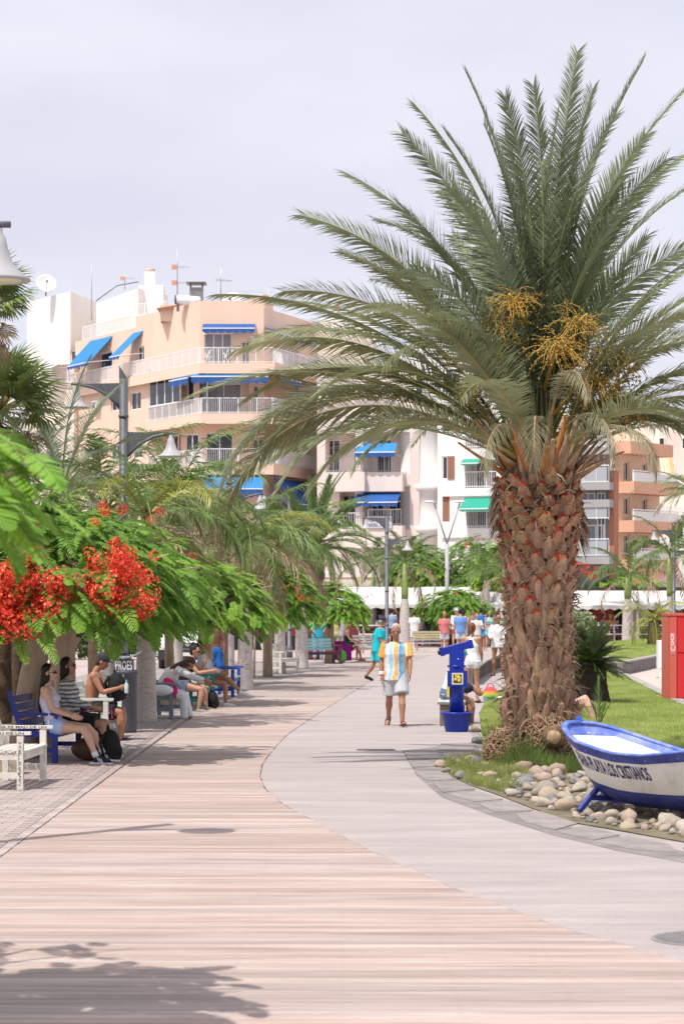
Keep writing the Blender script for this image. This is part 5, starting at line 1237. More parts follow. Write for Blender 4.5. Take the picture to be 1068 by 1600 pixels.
tx, ty = G(418, 1058)
poinciana('flame tree with orange flowers beside the white plastic benches', tx, ty, [(0, 0, 0, .14), (0, 0, 1, .13), (-.02, 0, 1.9, .12)], (.15, -.3), (1.35, 1.6), 1.95, 1.3, 160, 700, fl_at(tx, ty, disc(410, 895, 50, 10, 5, (.5, .8)) + disc(450, 930, 45, 22, 8, (.4, .8)) + disc(400, 930, 30, 22, 5, (.4, .7)), 66.6, 0), seed=14)
tx, ty = XD(350, 62), 62
poinciana('low flame tree filling the gap behind the straight brown trunk', tx, ty, [(0, 0, 0, .12), (0, 0, 1.8, .10)], (0, 0), (1.5, 1.6), 1.85, 1.0, 60, 500, (), seed=15)
tx, ty = G(515, 1036)
poinciana('smaller flame tree beside the man in the turquoise shirt', tx, ty, [(0, 0, 0, .19), (0, 0, 1, .15), (0, 0, 1.9, .14)], (.1, -.2), (1.35, 1.6), 1.75, .95, 60, 560, fl_at(tx, ty, [(575, 926, .8), (572, 933, .7), (582, 930, .6), (585, 941, .4)], 80, 0), seed=16)
tx, ty = G(680, 1010)
poinciana('low wide flame tree shading the crowd behind the telescope', tx + .2, ty, [(0, 0, 0, .14), (0, 0, 1, .12), (.1, 0, 1.5, .12)], (.75, -.2), (2.1, 1.9), 1.55, 1.15, 60, 700, fl_at(tx + .2, ty, [(712, 927, .8), (690, 932, .5), (735, 918, .5)], 110, 0), seed=18, leafs=1.15)
for k, (px, d, rx, zc, hz, lab) in enumerate([(655, 124, 2.1, 3.2, 1.9, 'broad dark green tree left of the pair behind the terrace roof'), (735, 126, 2.3, 3.2, 2.2, 'broad tree with scattered red flowers behind the terrace roof'), (780, 122, 1.6, 3.0, 2.0, 'third dark tree beside the big palm trunk above the terrace roof')]):
    x = XD(px, d); poinciana(lab, x, d, [(0, 0, 0, .2), (0, 0, 3.2, .16)], (0, 0), (rx, rx), zc, hz, 30, 1300, fl_at(x, d, [(730, 852, 1.0), (757, 876, 1.0), (745, 842, .8)] if k == 1 else [(775, 840, .9)] if k == 2 else [], d - 2.2, 1), seed=20 + k, leafs=1.0, group='trees above the terrace roof')
tx, ty = G(962, 1004)
poinciana('flame tree with a forked leaning trunk behind the raised lawn', tx, ty, [(0, 0, 0, .30), (-.05, 0, 1, .26), (0, 0, 2.0, .24)], (.4, -.2), (2.6, 2.2), 2.7, 1.0, 40, 620, fl_at(tx, ty, disc(915, 893, 22, 12, 8, (.9, 1.3)) + disc(905, 885, 12, 8, 3) + disc(1045, 893, 14, 16, 7, (.9, 1.3)) + disc(1000, 908, 8, 5, 3), ty - 2.4, 1), seed=31, leafs=1.3)
# low green planting seen under the crowns at far left
def bush(label, x, y, rx, ry, h, n, ls, m, seed, group=None, z0=0.0):
    r = random.Random(seed); t = thing('bush', label, 'bush', (x, y, z0), 0, group); mb = MB()
    for i in range(n):
        a = r.uniform(0, 6.283); k = r.uniform(.3, 1); z = h * r.random(); q = math.sqrt(max(0, 1 - (z / h) ** 2)) * .5 + .5
        p = Vector((math.cos(a) * rx * k * q, math.sin(a) * ry * k * q, z)); d = Vector((r.uniform(-1, 1), r.uniform(-1, 1), r.uniform(-.2, 1))).normalized(); wv = d.orthogonal().normalized() * ls * .22
        mb.add([p, p + d * ls * .5 + wv, p + d * ls, p + d * ls * .5 - wv], [(0, 1, 2, 3)])
    mb.build('foliage', m, t, kind='stuff'); mb = MB()
    for i in range(6): mb.tube([(0, 0, 0), (r.uniform(-.5, .5) * rx, r.uniform(-.5, .5) * ry, h * .7)], [.03, .01], 5)
    mb.build('stem', m_bark, t); return t
m_bush = mat('bush_green', (0.10, 0.16, 0.05), .6, .45, 2, trans=.25); m_bushl = mat('bush_pale', (0.42, 0.46, 0.28), .6, color2=(.16, .24, .08), scale=3, trans=.25)
bush('pale variegated shrub standing just right of the big palm trunk', XD(905, 84), 84, .75, .6, 1.75, 1900, .17, m_bushl, 1)
bush('dark hedge behind the pavement at left', XD(395, 112), 112, 4.6, .8, 1.75, 4200, .25, m_bush, 2)
bush('dark shrub under the flame trees at the far left', XD(150, 90), 90, 3.5, .6, .9, 1500, .25, m_bush, 4)

# ------------------------------------------------------------------ other palms
def lathe_trunk(prof, m, t, n=18, rings=0, seed=0):
    mb = MB(); r = random.Random(seed); pr = []
    zt = prof[-1][1]; k = max(8, int(zt / .07)) if rings else 10
    for i in range(k + 1):
        z = zt * i / k; rr = float(np.interp(z, [q[1] for q in prof], [q[0] for q in prof])) * (1 + (.015 if i % 2 else -.015) * rings + r.uniform(-.01, .01)); pr.append((rr, z))
    mb.lathe(pr, n); return mb.build('trunk', m, t)
m_royal = mat('royal_trunk', (0.52, 0.47, 0.44), 0.85, color2=(0.33, 0.28, 0.25), scale=6, bump=0.4, bscale=30, stretch=(1, 1, 3.5), thresh=(.3, .5))
m_shaft = mat('crownshaft', (0.26, 0.33, 0.10), .45, .3, 3)
m_rfr = mat('royal_frond', (0.20, 0.30, 0.07), .45, color2=(.08, .13, .035), scale=1.5, trans=.2)
m_rfy = mat('yellowed_frond', (0.42, 0.42, 0.10), .5, color2=(.22, .28, .06), scale=1.5, trans=.3)
m_dead = mat('dead_frond', (0.50, 0.40, 0.27), .85, color2=(.25, .17, .10), scale=3, trans=.15)
m_grey = mat('silver_frond', (0.28, 0.33, 0.22), .5, color2=(.17, .21, .13), scale=1.5, trans=.25)
m_kfr = mat('king_frond', (0.17, 0.26, 0.08), .5, color2=(.09, .14, .045), scale=1.5, trans=.25)
def lib(n, L, e0s, Ds, mats, **kw):
    out = []
    for i in range(n):
        rr = random.Random(i * 7 + int(L * 100)); out.append(frond_mb(L * rr.uniform(.9, 1.1), e0s[i % len(e0s)], Ds[i % len(Ds)], r=rr, **kw).mesh('frond', mats))
    return out
KW = dict(nl=46, ll=.50, lw=.030, base_w=.04, rib_w=.018, pet=.10, droop=.75, vee=.25, ang=(66, 35), jit=1.8)
RO = lib(6, 2.3, [1.15, .9, .65, .4, .15, .5], [1.2, 1.5, 1.6, 1.7, 1.6, 1.9], [m_rfr, m_rib_green], **KW)
RY = lib(3, 2.2, [.8, .45, .2], [1.5, 1.7, 1.8], [m_rfy, m_rib], **KW)
RD_ = lib(3, 1.9, [-.1, -.5, .2], [1.3, 1.0, 1.9], [m_dead, m_dead], **KW)
KG = lib(5, 1.75, [1.1, .8, .5, .2, .7], [1.0, 1.3, 1.5, 1.5, 1.6], [m_kfr, m_rib_green], nl=38, ll=.42, lw=.035, base_w=.03, rib_w=.015, pet=.12, droop=.6, vee=.3, ang=(62, 35), jit=1.6)
GRY = lib(5, 2.5, [1.3, 1.05, .8, .5, .2], [.6, .8, 1.1, 1.3, 1.5], [m_grey, m_rib_green], nl=60, ll=.42, lw=.022, base_w=.05, rib_w=.016, pet=.15, droop=.35, vee=.5, ang=(58, 25))
DT = lib(6, 3.1, [1.35, 1.1, .85, .6, .3, 0], [.5, .8, 1.1, 1.4, 1.6, 1.5], [m_frond, m_rib], nl=74, ll=.44, lw=.026, base_w=.06, rib_w=.017, pet=.15, droop=.25, vee=.5, ang=(58, 24))
DK = lib(6, 2.9, [1.35, 1.1, .85, .6, .3, 0], [.5, .8, 1.1, 1.4, 1.6, 1.5], [m_kfr, m_rib_green], nl=64, ll=.50, lw=.05, base_w=.06, rib_w=.02, pet=.15, droop=.25, vee=.5, ang=(58, 24))
def palm(label, x, y, prof, m, crown_z, frs, n, group, seed, scale=1.0, shaft=None, name='palm', e_jit=.12, lean=(0, 0), dead=None, nd=0, rings=1, z0=0):
    r = random.Random(seed); t = thing(name, label, 'palm tree', (x, y, z0), 0, group); lathe_trunk(prof, m, t, rings=rings, seed=seed)
    if shaft: mb = MB(); mb.lathe([(prof[-1][0] * 1.05, prof[-1][1] - .02), (prof[-1][0] * 1.15, prof[-1][1] + .25), (prof[-1][0] * .7, crown_z)], 14); mb.build('crownshaft', m_shaft, t)
    for i in range(n):
        k = i / n; me = frs[min(len(frs) - 1, int(k * len(frs)))] if r.random() < .7 else r.choice(frs); a = i * GA + r.uniform(-.2, .2)
        obj('frond', me, t, loc=(math.cos(a) * .05, math.sin(a) * .05, crown_z - .12 * k), rot=(r.uniform(-.25, .25), r.uniform(-e_jit, e_jit), a), scale=scale * r.uniform(.85, 1.1))
    for i in range(nd):
        a = i * GA + 1; obj('dead_frond', r.choice(dead), t, loc=(math.cos(a) * .08, math.sin(a) * .08, crown_z - .3), rot=(r.uniform(-.25, .25), r.uniform(-.1, .5), a), scale=scale * r.uniform(.8, 1.0))
    return t
RG = 'royal palms with smooth pale trunks'
rp = lambda r0, zt: [(r0 * 1.12, 0), (r0 * 1.05, .2), (r0, .8), (r0 * .86, 1.7), (r0 * .55, zt)]
for (px, yb, r0, zt, cz, sc, lab, sd) in [
    (228, 1131, .175, 2.2, 3.55, .95, 'royal palm whose pale trunk stands right against the dark litter bin', 1),
    (166, 1106, .18, 2.5, 3.9, 1.0, 'royal palm behind the litter bin', 2),
    (383, 1080, .18, 2.1, 3.5, .95, 'royal palm beyond the blue bench, its swollen foot beside the boardwalk', 3),
    (357, 1062, .16, 2.2, 3.6, .95, 'royal palm with the dark sticker covered pole just to its right', 4),
    (437, 1052, .17, 2.3, 3.7, 1.0, 'royal palm rising behind the white plastic benches', 5),
    (471, 1046, .20, 2.3, 3.6, 1.0, 'royal palm with a thick white trunk left of the brown bench', 6),
    (276, 1080, .15, 2.3, 4.6, 1.05, 'royal palm with the bright yellow green crown above the flame trees', 7),
    (787, 1012, .24, 2.2, 3.6, 1.0, 'royal palm trunk standing beside the bikini woman', 8)]:
    x, y = G(px, yb); palm(lab, x, y, rp(r0, zt), m_royal, cz + .15, (RO + RY) if sd == 7 else RO + (RY[:1] if sd % 2 else []), 18, RG, sd, sc * 1.08, True, 'royal_palm', dead=RD_, nd=9 if sd in (3, 4, 5, 6, 1, 7) else 4)
for (px, yb, r0, zt, cz, lab, sd) in [(583, 1006, .20, 2.4, 4.25, 'king palm left of the pair beside the two armed lamp', 11), (632, 1012, .27, 2.3, 4.05, 'king palm right of the pair, with the thick ringed white foot', 12), (980, 1010, .28, 2.3, 3.5, 'king palm on the raised lawn with a ringed white trunk', 13), (1045, 1016, .2, 2.4, 4.4, 'king palm behind the raised lawn at the right edge', 14)]:
    x, y = G(px, yb); palm(lab, x, y, rp(r0, zt), m_royal, cz, KG, 15, 'king palms with short dark crowns', sd, 1.45 if sd > 12 else 1.25, True, 'king_palm', dead=RD_, nd=3)
# grey-green palms at the left, between the lamp post and the fan palms
palm('silvery feather palm in front of the lamp at left', XD(95, 46), 46, [(.22, 0), (.2, 3.9)], m_core, 4.35, GRY, 26, None, 21, 1.0, None, 'feather_palm')
palm('silvery feather palm close behind the first one at the left edge', XD(20, 50), 50, [(.22, 0), (.2, 3.9)], m_core, 4.5, GRY, 22, None, 22, .95, None, 'feather_palm')
palm('green feather palm arching across the lower windows of the salmon block', XD(150, 58), 58, [(.2, 0), (.18, 4.6)], m_core, 4.9, GRY[2:] + RY[:1], 18, None, 24, 1.05, None, 'feather_palm')
palm('stout date palm in the middle distance with a dark ball of leaf stubs', XD(487, 90), 90, [(.3, 0), (.30, 2.6), (.5, 3.1), (.45, 3.9)], m_core, 4.1, DK, 46, None, 25, 1.0, None, 'date_palm')
palm('date palm crown behind the middle lamp, between the salmon block and the flame trees', XD(330, 84), 84, [(.3, 0), (.3, 3.6)], m_core, 4.4, DT + RO[:2], 26, None, 26, .8, None, 'date_palm', dead=RD_, nd=6)
palm('tall palm with drooping leaves entering from the right edge', XD(1090, 92), 92, [(.25, 0), (.22, 5.4)], m_core, 6.2, [*DT[2:], *KG[:2]], 30, None, 27, .85, None, 'date_palm')
palm('small feather palm with fresh yellow green fronds right of the raised lawn', XD(1021, 97), 97, [(.34, 0), (.28, .5), (.22, 1.3)], m_core, 1.5, RY, 20, None, 28, .70, None, 'yellow_palm', e_jit=.5)
palm('young palm peeking behind the big trunk above the crowd', XD(760, 118), 118, [(.16, 0), (.14, 3.2)], m_royal, 3.5, KG, 12, None, 29, 1.2, None, 'king_palm')
# cycad in the lawn behind the big trunk
cx, cy = G(925, 1106)
mb = None
cyc = palm('dark dense cycad with a black ridged trunk in the lawn behind the big palm', XD(922, 50), 50, [(.42, 0), (.34, .4), (.33, .7), (.30, .85)], mat('cycad_trunk', (.05, .035, .03), .95, .5, 12, bump=1, bscale=30), .88,
           lib(5, .78, [1.3, 1.0, .7, .35, -.05], [.4, .5, .6, .6, .5], [mat('cycad_frond', (.075, .12, .035), .45, .45, 3), m_rib_green], nl=46, ll=.17, lw=.022, base_w=.015, rib_w=.01, pet=.05, droop=.2, vee=.4, ang=(66, 50)), 130, None, 33, 1.0, None, 'cycad', z0=.03)
# fan palms at far left
m_fan = mat('fan_leaf', (0.30, 0.38, 0.13), .45, color2=(.16, .23, .08), scale=1.5, trans=.25)
def fan_mesh(r, n=34, L=.85, mats=None, st=.8):
    mb = MB(); mb.tube([(0, 0, 0), (st * .5, 0, .05), (st, 0, 0)], [.025, .018, .015], 5, 1); c = Vector((st, 0, 0))
    for i in range(n):
        a = R(-125 + 250 * i / (n - 1)); ll = L * (.75 + .25 * math.cos(a)) * r.uniform(.9, 1.05); d = Vector((math.cos(a), math.sin(a), .12 * math.cos(a * 2))); w = Vector((-d.y, d.x, 0)) * .035; up = Vector((0, 0, .015 if i % 2 else -.015))
        m_ = c + d * ll * .6 + up; e = c + d * ll - Vector((0, 0, .22 * L * r.uniform(.4, 1.4)))
        mb.add([c, m_ - w, m_ + w], [(0, 1, 2)]); mb.add([m_ - w, m_ + w, e], [(0, 1, 2)])
    return mb.mesh('fan_leaf', mats)
FANS = [fan_mesh(random.Random(i), mats=[m_fan, m_rib]) for i in range(3)]; FAND = [fan_mesh(random.Random(i + 5), n=22, L=.8, mats=[m_dead, m_dead]) for i in range(2)]
for (px, d, cz, lab, nf, nd, sc) in [(-26, 40, 7.0, 'fan palm with a brown skirt at the left edge under the near lamp', 34, 22, .62), (0, 42, 5.45, 'lower fan palm with a thick dry skirt left of the tall lamp', 38, 40, .80)]:
    t = thing('fan_palm', lab, 'palm tree', (XD(px, d), d, 0), 0, 'fan palms at the left edge'); r = random.Random(px); lathe_trunk([(.24, 0), (.2, 1), (.19, cz - .3)], m_core, t, rings=1)
    for i in range(nf):
        e = lerp(1.3, -.25, i / nf); a = i * GA; obj('fan_leaf', r.choice(FANS), t, loc=(0, 0, cz), rot=(r.uniform(-.3, .3), -e, a), scale=sc * r.uniform(.85, 1.1))
    for i in range(nd):
        e = lerp(-.5, -1.4, i / nd); a = i * GA + .5; obj('dead_fan_leaf', r.choice(FAND), t, loc=(0, 0, cz - .15 - .45 * i / nd), rot=(r.uniform(-.5, .5), -e, a), scale=sc * r.uniform(.7, .95))
# ------------------------------------------------------------------ cafe terrace under white canopies
m_canvas = mat('canopy_white', (.82, .81, .80), .8, .06, .6, trans=.25)
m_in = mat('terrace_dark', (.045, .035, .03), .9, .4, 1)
def terrace(label, x0, x1, d, ytop, ybot, roofy, seed, posts=7):
    r = random.Random(seed); t = thing('cafe_terrace', label, 'cafe', ((x0 + x1) / 2, d, 0)); hw = (x1 - x0) / 2
    zt = EYE - (ytop - HOR) * (d + 4) / FPX; zb = EYE - (ybot - HOR) * d / FPX
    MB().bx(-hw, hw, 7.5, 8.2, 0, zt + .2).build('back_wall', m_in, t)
    n = max(2, int(hw * 2 / 3.4)); w = hw * 2 / n
    for i in range(n):
        a = -hw + w * i; mb = MB(); v = [(a + .04, -.2, zb), (a + w - .04, -.2, zb), (a + w - .04, 4, zt), (a + .04, 4, zt), (a + .04, 8, zt - .1), (a + w - .04, 8, zt - .1)]
        v += [(p[0], p[1], p[2] - .04) for p in v]; mb.add(v, [(0, 1, 2, 3), (3, 2, 5, 4), (7, 6, 9, 8), (8, 9, 10, 11), (0, 3, 9, 6), (1, 7, 8, 2)])
        for k in range(8): b0 = a + .05 + (w - .1) * k / 8; b1 = b0 + (w - .1) / 8; mb.add([(b0, -.22, zb), (b1, -.22, zb), (b1, -.22, zb - .16), ((b0 + b1) / 2, -.22, zb - .24), (b0, -.22, zb - .16)], [(0, 1, 2, 3, 4)])
        mb.build('canopy', m_canvas, t)
    for i in range(n + 1):
        a = -hw + w * i; MB().bx(a - .04, a + .04, -.1, 0, 0, zb).build('post', m_frame, t)
    zr = EYE - (roofy - HOR) * (d + 8) / FPX
    if roofy < ytop: mb = MB(); mb.bx(-hw - .5, hw + .5, 7.0, 9.5, zr - .35, zr); mb.build('roof_edge', m_cream, t)
    mb = MB()
    for z in (.55, .98): mb.bx(-hw, hw, -.55, -.50, z, z + .05)
    for i in range(int(hw * 2 / 1.2)): a = -hw + i * 1.2; mb.bx(a - .02, a + .02, -.55, -.5, 0, 1.0)
    mb.build('rail', m_frame, t)
    for i in range(n * 2):                            # doors, menu boards and shelves at the back
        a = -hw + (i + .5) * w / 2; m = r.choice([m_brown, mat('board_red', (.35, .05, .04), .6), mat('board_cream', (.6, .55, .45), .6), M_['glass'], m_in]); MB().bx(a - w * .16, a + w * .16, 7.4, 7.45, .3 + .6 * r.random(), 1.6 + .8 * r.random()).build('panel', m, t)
    return t
terrace('long white cafe canopy behind the walkers, with dark tables inside', XD(515, 118), XD(805, 118), 118.0, 917, 944, 906, 1)
terrace('white cafe canopy on the far side of the raised lawn', XD(880, 118), XD(1110, 118), 118.0, 923, 946, 940, 2)
m_wood_t = mat('table_wood', (.30, .18, .10), .6, .3, 6)
def table_set(x, y, seed):
    r = random.Random(seed); t = thing('cafe_table', 'brown wooden table under the canopy beyond the walkers' if x < 10 else 'brown wooden table under the canopy behind the raised lawn', 'table', (x, y, 0), r.uniform(0, 1), 'cafe tables under the canopies')
    MB().bx(-.4, .4, -.4, .4, .71, .75).build('table_top', m_wood_t, t); mb = MB(); mb.tube([(0, 0, 0), (0, 0, .71)], .04, 6); mb.bx(-.28, .28, -.28, .28, 0, .03); mb.build('pedestal', M_['black'], t)
    for k in range(3):
        a = k * 2.1 + r.uniform(0, 1); c = thing('cafe_chair', 'brown slatted chair under the canopy beyond the walkers' if x < 10 else 'brown slatted chair under the canopy behind the raised lawn', 'chair', (x + .75 * math.cos(a), y + .6 * math.sin(a), 0), a, 'cafe chairs under the canopies')
        MB().bx(-.21, .21, -.21, .21, .43, .46).build('seat', m_wood_t, c); mb = MB(); mb.bx(.18, .21, -.21, .21, .55, .62).bx(.18, .21, -.21, .21, .72, .85); mb.build('backrest', m_wood_t, c)
        for sx in (-1, 1):
            for sy in (-1, 1): MB().bx(sx * .19 - .02, sx * .19 + .02, sy * .19 - .02, sy * .19 + .02, 0, .86 if sx > 0 else .43).build('leg', m_wood_t, c)
random.seed(77)
for i, px in enumerate([552, 570, 592, 606, 622, 640, 655, 668, 685, 700, 715, 730, 745, 770, 900, 912, 925, 938, 948, 1005, 1030]): table_set(XD(px, 119 + (i % 3) * 1.5), 119 + (i % 3) * 1.5, i)
# burgundy screens and dark stalls closing the view at left
bs = thing('burgundy_screen', 'long burgundy fabric windbreak with a black base behind the left trees', 'screen', (XD(220, 108), 108, 0))
for i in range(9):
    a = -7.8 + i * 1.95; MB().bx(a + .03, a + 1.92, 0, .06, .62, 1.62).build('panel', mat('burgundy_cloth', (.17, .03, .045), .8, .2, 1.5), bs); MB().bx(a, a + 1.95, .02, .5, 0, .60).build('base', M_['black'], bs); MB().bx(a - .02, a + .03, 0, .08, 0, 1.7).build('post', M_['steel'], bs)
st = thing('dark_stall', 'dark covered market stall closing the pavement at the far left', 'stall', (XD(60, 104), 104, 0))
MB().bx(-4.5, 4.0, 0, 3, 0, .9).build('counter', M_['black'], st); MB().bx(-4.5, 4.0, .6, 3, .9, 1.75).build('back', mat('stall_dark', (.06, .055, .055), .9, .4, 1), st); MB().bx(-4.8, 4.2, -.5, 3, 1.75, 1.9).build('roof', mat('stall_roof', (.25, .24, .23), .8), st)

# ------------------------------------------------------------------ white van
vx, vy = G(293, 1046)
van = thing('white_van', 'white van facing us behind the flame tree trunks', 'van', (vx, vy, 0)); m_van = mat('van_white', (.80, .80, .80), .25, spec=.5); m_pl = mat('van_plastic', (.04, .04, .045), .6)
prof = [(-.0, .42), (.02, .78), (.10, .96), (.62, 1.10), (.72, 1.14), (1.32, 1.86), (1.55, 1.98), (4.9, 2.02), (5.0, 1.9), (5.05, .42)]
mb = MB(); n = len(prof); vs = []
for sx in (-1, 1):
    for yy, z in prof: vs.append((sx * (.95 - .10 * max(0, (z - 1.1)) ** 1.2), yy, z))
fs = [tuple(range(n)), tuple(reversed(range(n, 2 * n)))] + [(i, (i + 1) % n, n + (i + 1) % n, n + i) for i in range(n)]
mb.add(vs, fs); mb.build('body', m_van, van)
mb = MB(); mb.add([(-.80, .80 - .03, 1.21), (.80, .80 - .03, 1.21), (.76, 1.26, 1.80), (-.76, 1.26, 1.80)], [(0, 1, 2, 3)]); mb.build('windscreen', M_['glass'], van)
MB().bx(-.93, .93, -.10, .12, .30, .62).build('bumper', m_pl, van); MB().bx(-.50, .50, -.03, .05, .66, .84).build('grille', m_pl, van)
for s in (-1, 1):
    mb = MB(); mb.add([(s * .90, .02, .68), (s * .56, -.035, .66), (s * .58, .04, .86), (s * .88, .22, .98)], [(0, 1, 2, 3)]); mb.build('headlight', mat('headlight', (.55, .57, .6), .1, spec=.8), van)
    MB().bx(s * 1.0, s * 1.16, .95, 1.05, 1.20, 1.48).build('mirror', m_pl, van)
    MB().add([(s * .945, 1.35, 1.2), (s * .945, 2.2, 1.2), (s * .905, 2.2, 1.75), (s * .905, 1.55, 1.75)], [(0, 1, 2, 3)]).build('side_window', M_['glass'], van)
    for yy in (.85, 4.1):
        mb = MB(); mb.tube([(s * .96, yy, .33), (s * .74, yy, .33)], .33, 20); wl_ = mb.build('wheel', m_pl, van); MB().tube([(s * .975, yy, .33), (s * .9, yy, .33)], .19, 16).build('rim', m_shade, wl_)
mb = MB(); mb.add([(-.10, -.045, .79), (0, -.045, .83), (.10, -.045, .79), (0, -.045, .70)], [(0, 1, 2, 3)]); mb.build('badge', mat('chrome', (0, 0, 0)), van); MB().bx(-.26, .26, -.12, -.10, .42, .53).build('number_plate', mat('plate_white', (.7, .7, .7), .5), van)

# ------------------------------------------------------------------ benches (local: facing +X, length along Y)
BG = 'wooden armed benches along the boardwalk'
def bench(label, x, y, rz, L, cols, h=.88, group=BG, seed=0, plates=False):
    """cols: frame, seat, back materials"""
    fr, se, ba = cols; t = thing('park_bench', label, 'bench', (x, y, .034), rz, group); r = random.Random(seed); wd = .52
    for s in (-1, 1):
        yy = s * (L / 2 - .04)
        MB().bx(wd / 2 - .07, wd / 2, yy - .035, yy + .035, 0, .60).build('leg', fr, t)
        MB().bar((-wd / 2 + .05, yy, 0), (-wd / 2 + .04, yy, .45), .07, .07, up=(1, 0, 0)).bar((-wd / 2 + .04, yy, .44), (-wd / 2 - .12, yy, h), .06, .06, up=(1, 0, 0)).build('leg', fr, t)
        mb = MB(); mb.box((.0, yy, .625), (wd + .16, .085, .035)); mb.build('armrest', fr, t)
        MB().bx(-wd / 2 + .05, wd / 2 - .07, yy - .02, yy + .02, .13, .19).build('stretcher', fr, t)
        MB().bx(-wd / 2 + .05, wd / 2 - .07, yy - .02, yy + .02, .33, .40).build('seat_rail', fr, t)
    MB().bx(wd / 2 - .06, wd / 2 - .02, -L / 2 + .07, L / 2 - .07, .32, .40).build('seat_rail', fr, t)
    for k in range(5): a = -wd / 2 + .02 + k * .105; MB().bx(a, a + .088, -L / 2 + .01, L / 2 - .01, .405 + r.uniform(0, .003), .427).build('slat', se, t)
    for k in range(4):
        z = .50 + k * .105; xx = -wd / 2 + .02 - .16 * (z - .44) / (h - .44) + .035; MB().bx(xx - .012, xx + .012, -L / 2 + .07, L / 2 - .07, z - .042, z + .042).build('slat', ba, t)
    return t
m_bw = mat('bench_white', (.72, .70, .64), .6, color2=(.55, .51, .45), scale=6, bump=.2, bscale=30); m_bb = mat('bench_blue', (.018, .03, .24), .5, .25, 6); m_bt = mat('bench_pale_green', (.58, .62, .55), .6, .12, 6)
m_bg = mat('bench_grey_blue', (.22, .26, .32), .6, .25, 6); m_bteal = mat('bench_teal', (.05, .27, .24), .6, .25, 6); m_mar = mat('bench_maroon', (.20, .02, .06), .6, .2, 6); m_bbr = mat('bench_brown', (.10, .055, .04), .6, .3, 6)
m_beige = mat('bench_beige', (.56, .52, .46), .6, .2, 6); m_stool = mat('concrete_tan', (.40, .32, .22), .9, .3, 4)
b1 = bench('white bench covered in handwriting at the lower left edge', -3.73, 27.4, -.06, 1.45, (m_bw, m_bw, m_bw), seed=1)
ink = mat('marker_ink', (.06, .055, .05), .7)
def scrawl(parent, fn, n, seed, name='graffiti'):
    """loose handwriting strokes: thin raised ribbons on a surface given by fn(u,v)"""
    r = random.Random(seed); mb = MB()
    for i in range(n):
        u = (i + .2) / n; pts = [(u + r.uniform(0, .5) / n, r.uniform(.1, .9)) for _ in range(r.randint(2, 4))]
        for a, b_ in zip(pts[:-1], pts[1:]): mb.bar(fn(*a), fn(*b_), .007, .004)
    mb.build(name, ink, parent)
for s in (-1, 1):
    text_on('A RE MALI DE UN', lambda u, v, s=s: Vector((-.25 + .52 * u, s * .685 - .0435 if s > 0 else -.685 - .0435, .612 + .028 * v)), 'handwriting', ink, b1, bold=.02, subdiv=9)
scrawl(b1, lambda u, v: Vector((.262, -.685 - .03 + .05 * v, .05 + .5 * u)), 26, 3); scrawl(b1, lambda u, v: Vector((.195 + .05 * v, -.722, .05 + .5 * u)), 26, 4); scrawl(b1, lambda u, v: Vector((-.25 + .45 * u, -.716, .408 + .016 * v)), 12, 5)
b2 = bench('dark blue bench where the two women sit', XD(77, 31.9), 32.0, -.10, 1.55, (m_bb, m_bb, m_bb), seed=2, h=.92)
b3 = bench('pale green bench where the shirtless man sits', XD(152, 36.7), 36.8, -.05, 1.5, (m_bt, m_bt, m_bt), seed=3)
b4 = bench('grey blue bench with the woman bending forward', XD(256, 43.6), 43.8, -.08, 1.5, (m_bg, m_bg, m_bg), seed=4)
b5 = bench('teal bench where the woman with the hair bun sits', XD(308, 47.8), 47.8, -.08, 1.3, (m_bteal, m_beige, m_bteal), seed=5)
b6 = bench('bright blue bench beside the straight tree trunk', XD(352, 53.6), 53.7, -.05, 1.5, (mat('bench_bright_blue', (.02, .08, .42), .5, .2, 6), m_beige, MATS['bench_bright_blue']), seed=6)
b7 = bench('ornate white bench in front of the royal palm trunk', XD(440, 71.0), 71.5, -.35, 1.5, (m_bw, m_bw, m_bw), seed=7)
b8 = bench('dark brown bench with a turquoise painted back', XD(498, 81.5), 81.5, -1.0, 1.5, (m_bbr, m_mar, mat('bench_turquoise', (.25, .50, .50), .6, .2, 6)), seed=8)
b9 = bench('white bench behind the seated woman in black', XD(560, 90), 90, -1.25, 1.3, (m_bw, m_bw, m_bw), seed=9)
b10 = bench('white and yellow bench beside the ringed palm foot', XD(668, 103), 103, -1.4, 1.4, (m_bw, m_bb, mat('bench_yellowed', (.62, .55, .30), .6, .3, 3)), seed=10, group=BG)
for i, (px, py) in enumerate([(78, 1186), (20, 1215), (268, 1108)]):
    x, y = G(px, py); tag(MB().bx(-.16, .16, -.18, .18, 0, .30).build('concrete_block', m_stool, None, loc=(x - .1, y + .2, .035)), ['tan concrete block under the blue bench', 'tan concrete block under the handwritten bench', 'tan concrete block under the grey bench'][i], 'block')

# litter bin
bx_, by_ = XD(196, 38.6), 38.6
bn_ = thing('litter_bin', 'dark grey litter bin with a curved ash lid and white graffiti', 'litter bin', (bx_, by_, .03)); m_bin = mat('bin_grey', (.075, .08, .10), .5, .2, 5)
bn_.scale = (.74, .74, 1)
MB().lathe([(0, 0), (.235, 0), (.245, .05), (.25, .92), (.27, .94), (.27, .99), (.2, 1.0)], 24, caps=False).build('bin_body', m_bin, bn_)
MB().bx(-.20, .17, -.17, .17, .98, 1.17).build('hood', m_bin, bn_)
mb = MB(); vs = []
for i in range(9):
    u = i / 8 * 2 - 1
    for v in (-.24, .24): z = 1.19 + .09 * u * u * (1 if u > 0 else .6); vs += [(u * .34, v, z), (u * .34, v, z + .025)]
fs = []
for i in range(8): a = i * 4; fs += [(a, a + 4, a + 6, a + 2), (a + 1, a + 3, a + 7, a + 5), (a, a + 1, a + 5, a + 4), (a + 2, a + 6, a + 7, a + 3)]
fs += [(0, 2, 3, 1), (32, 33, 35, 34)]
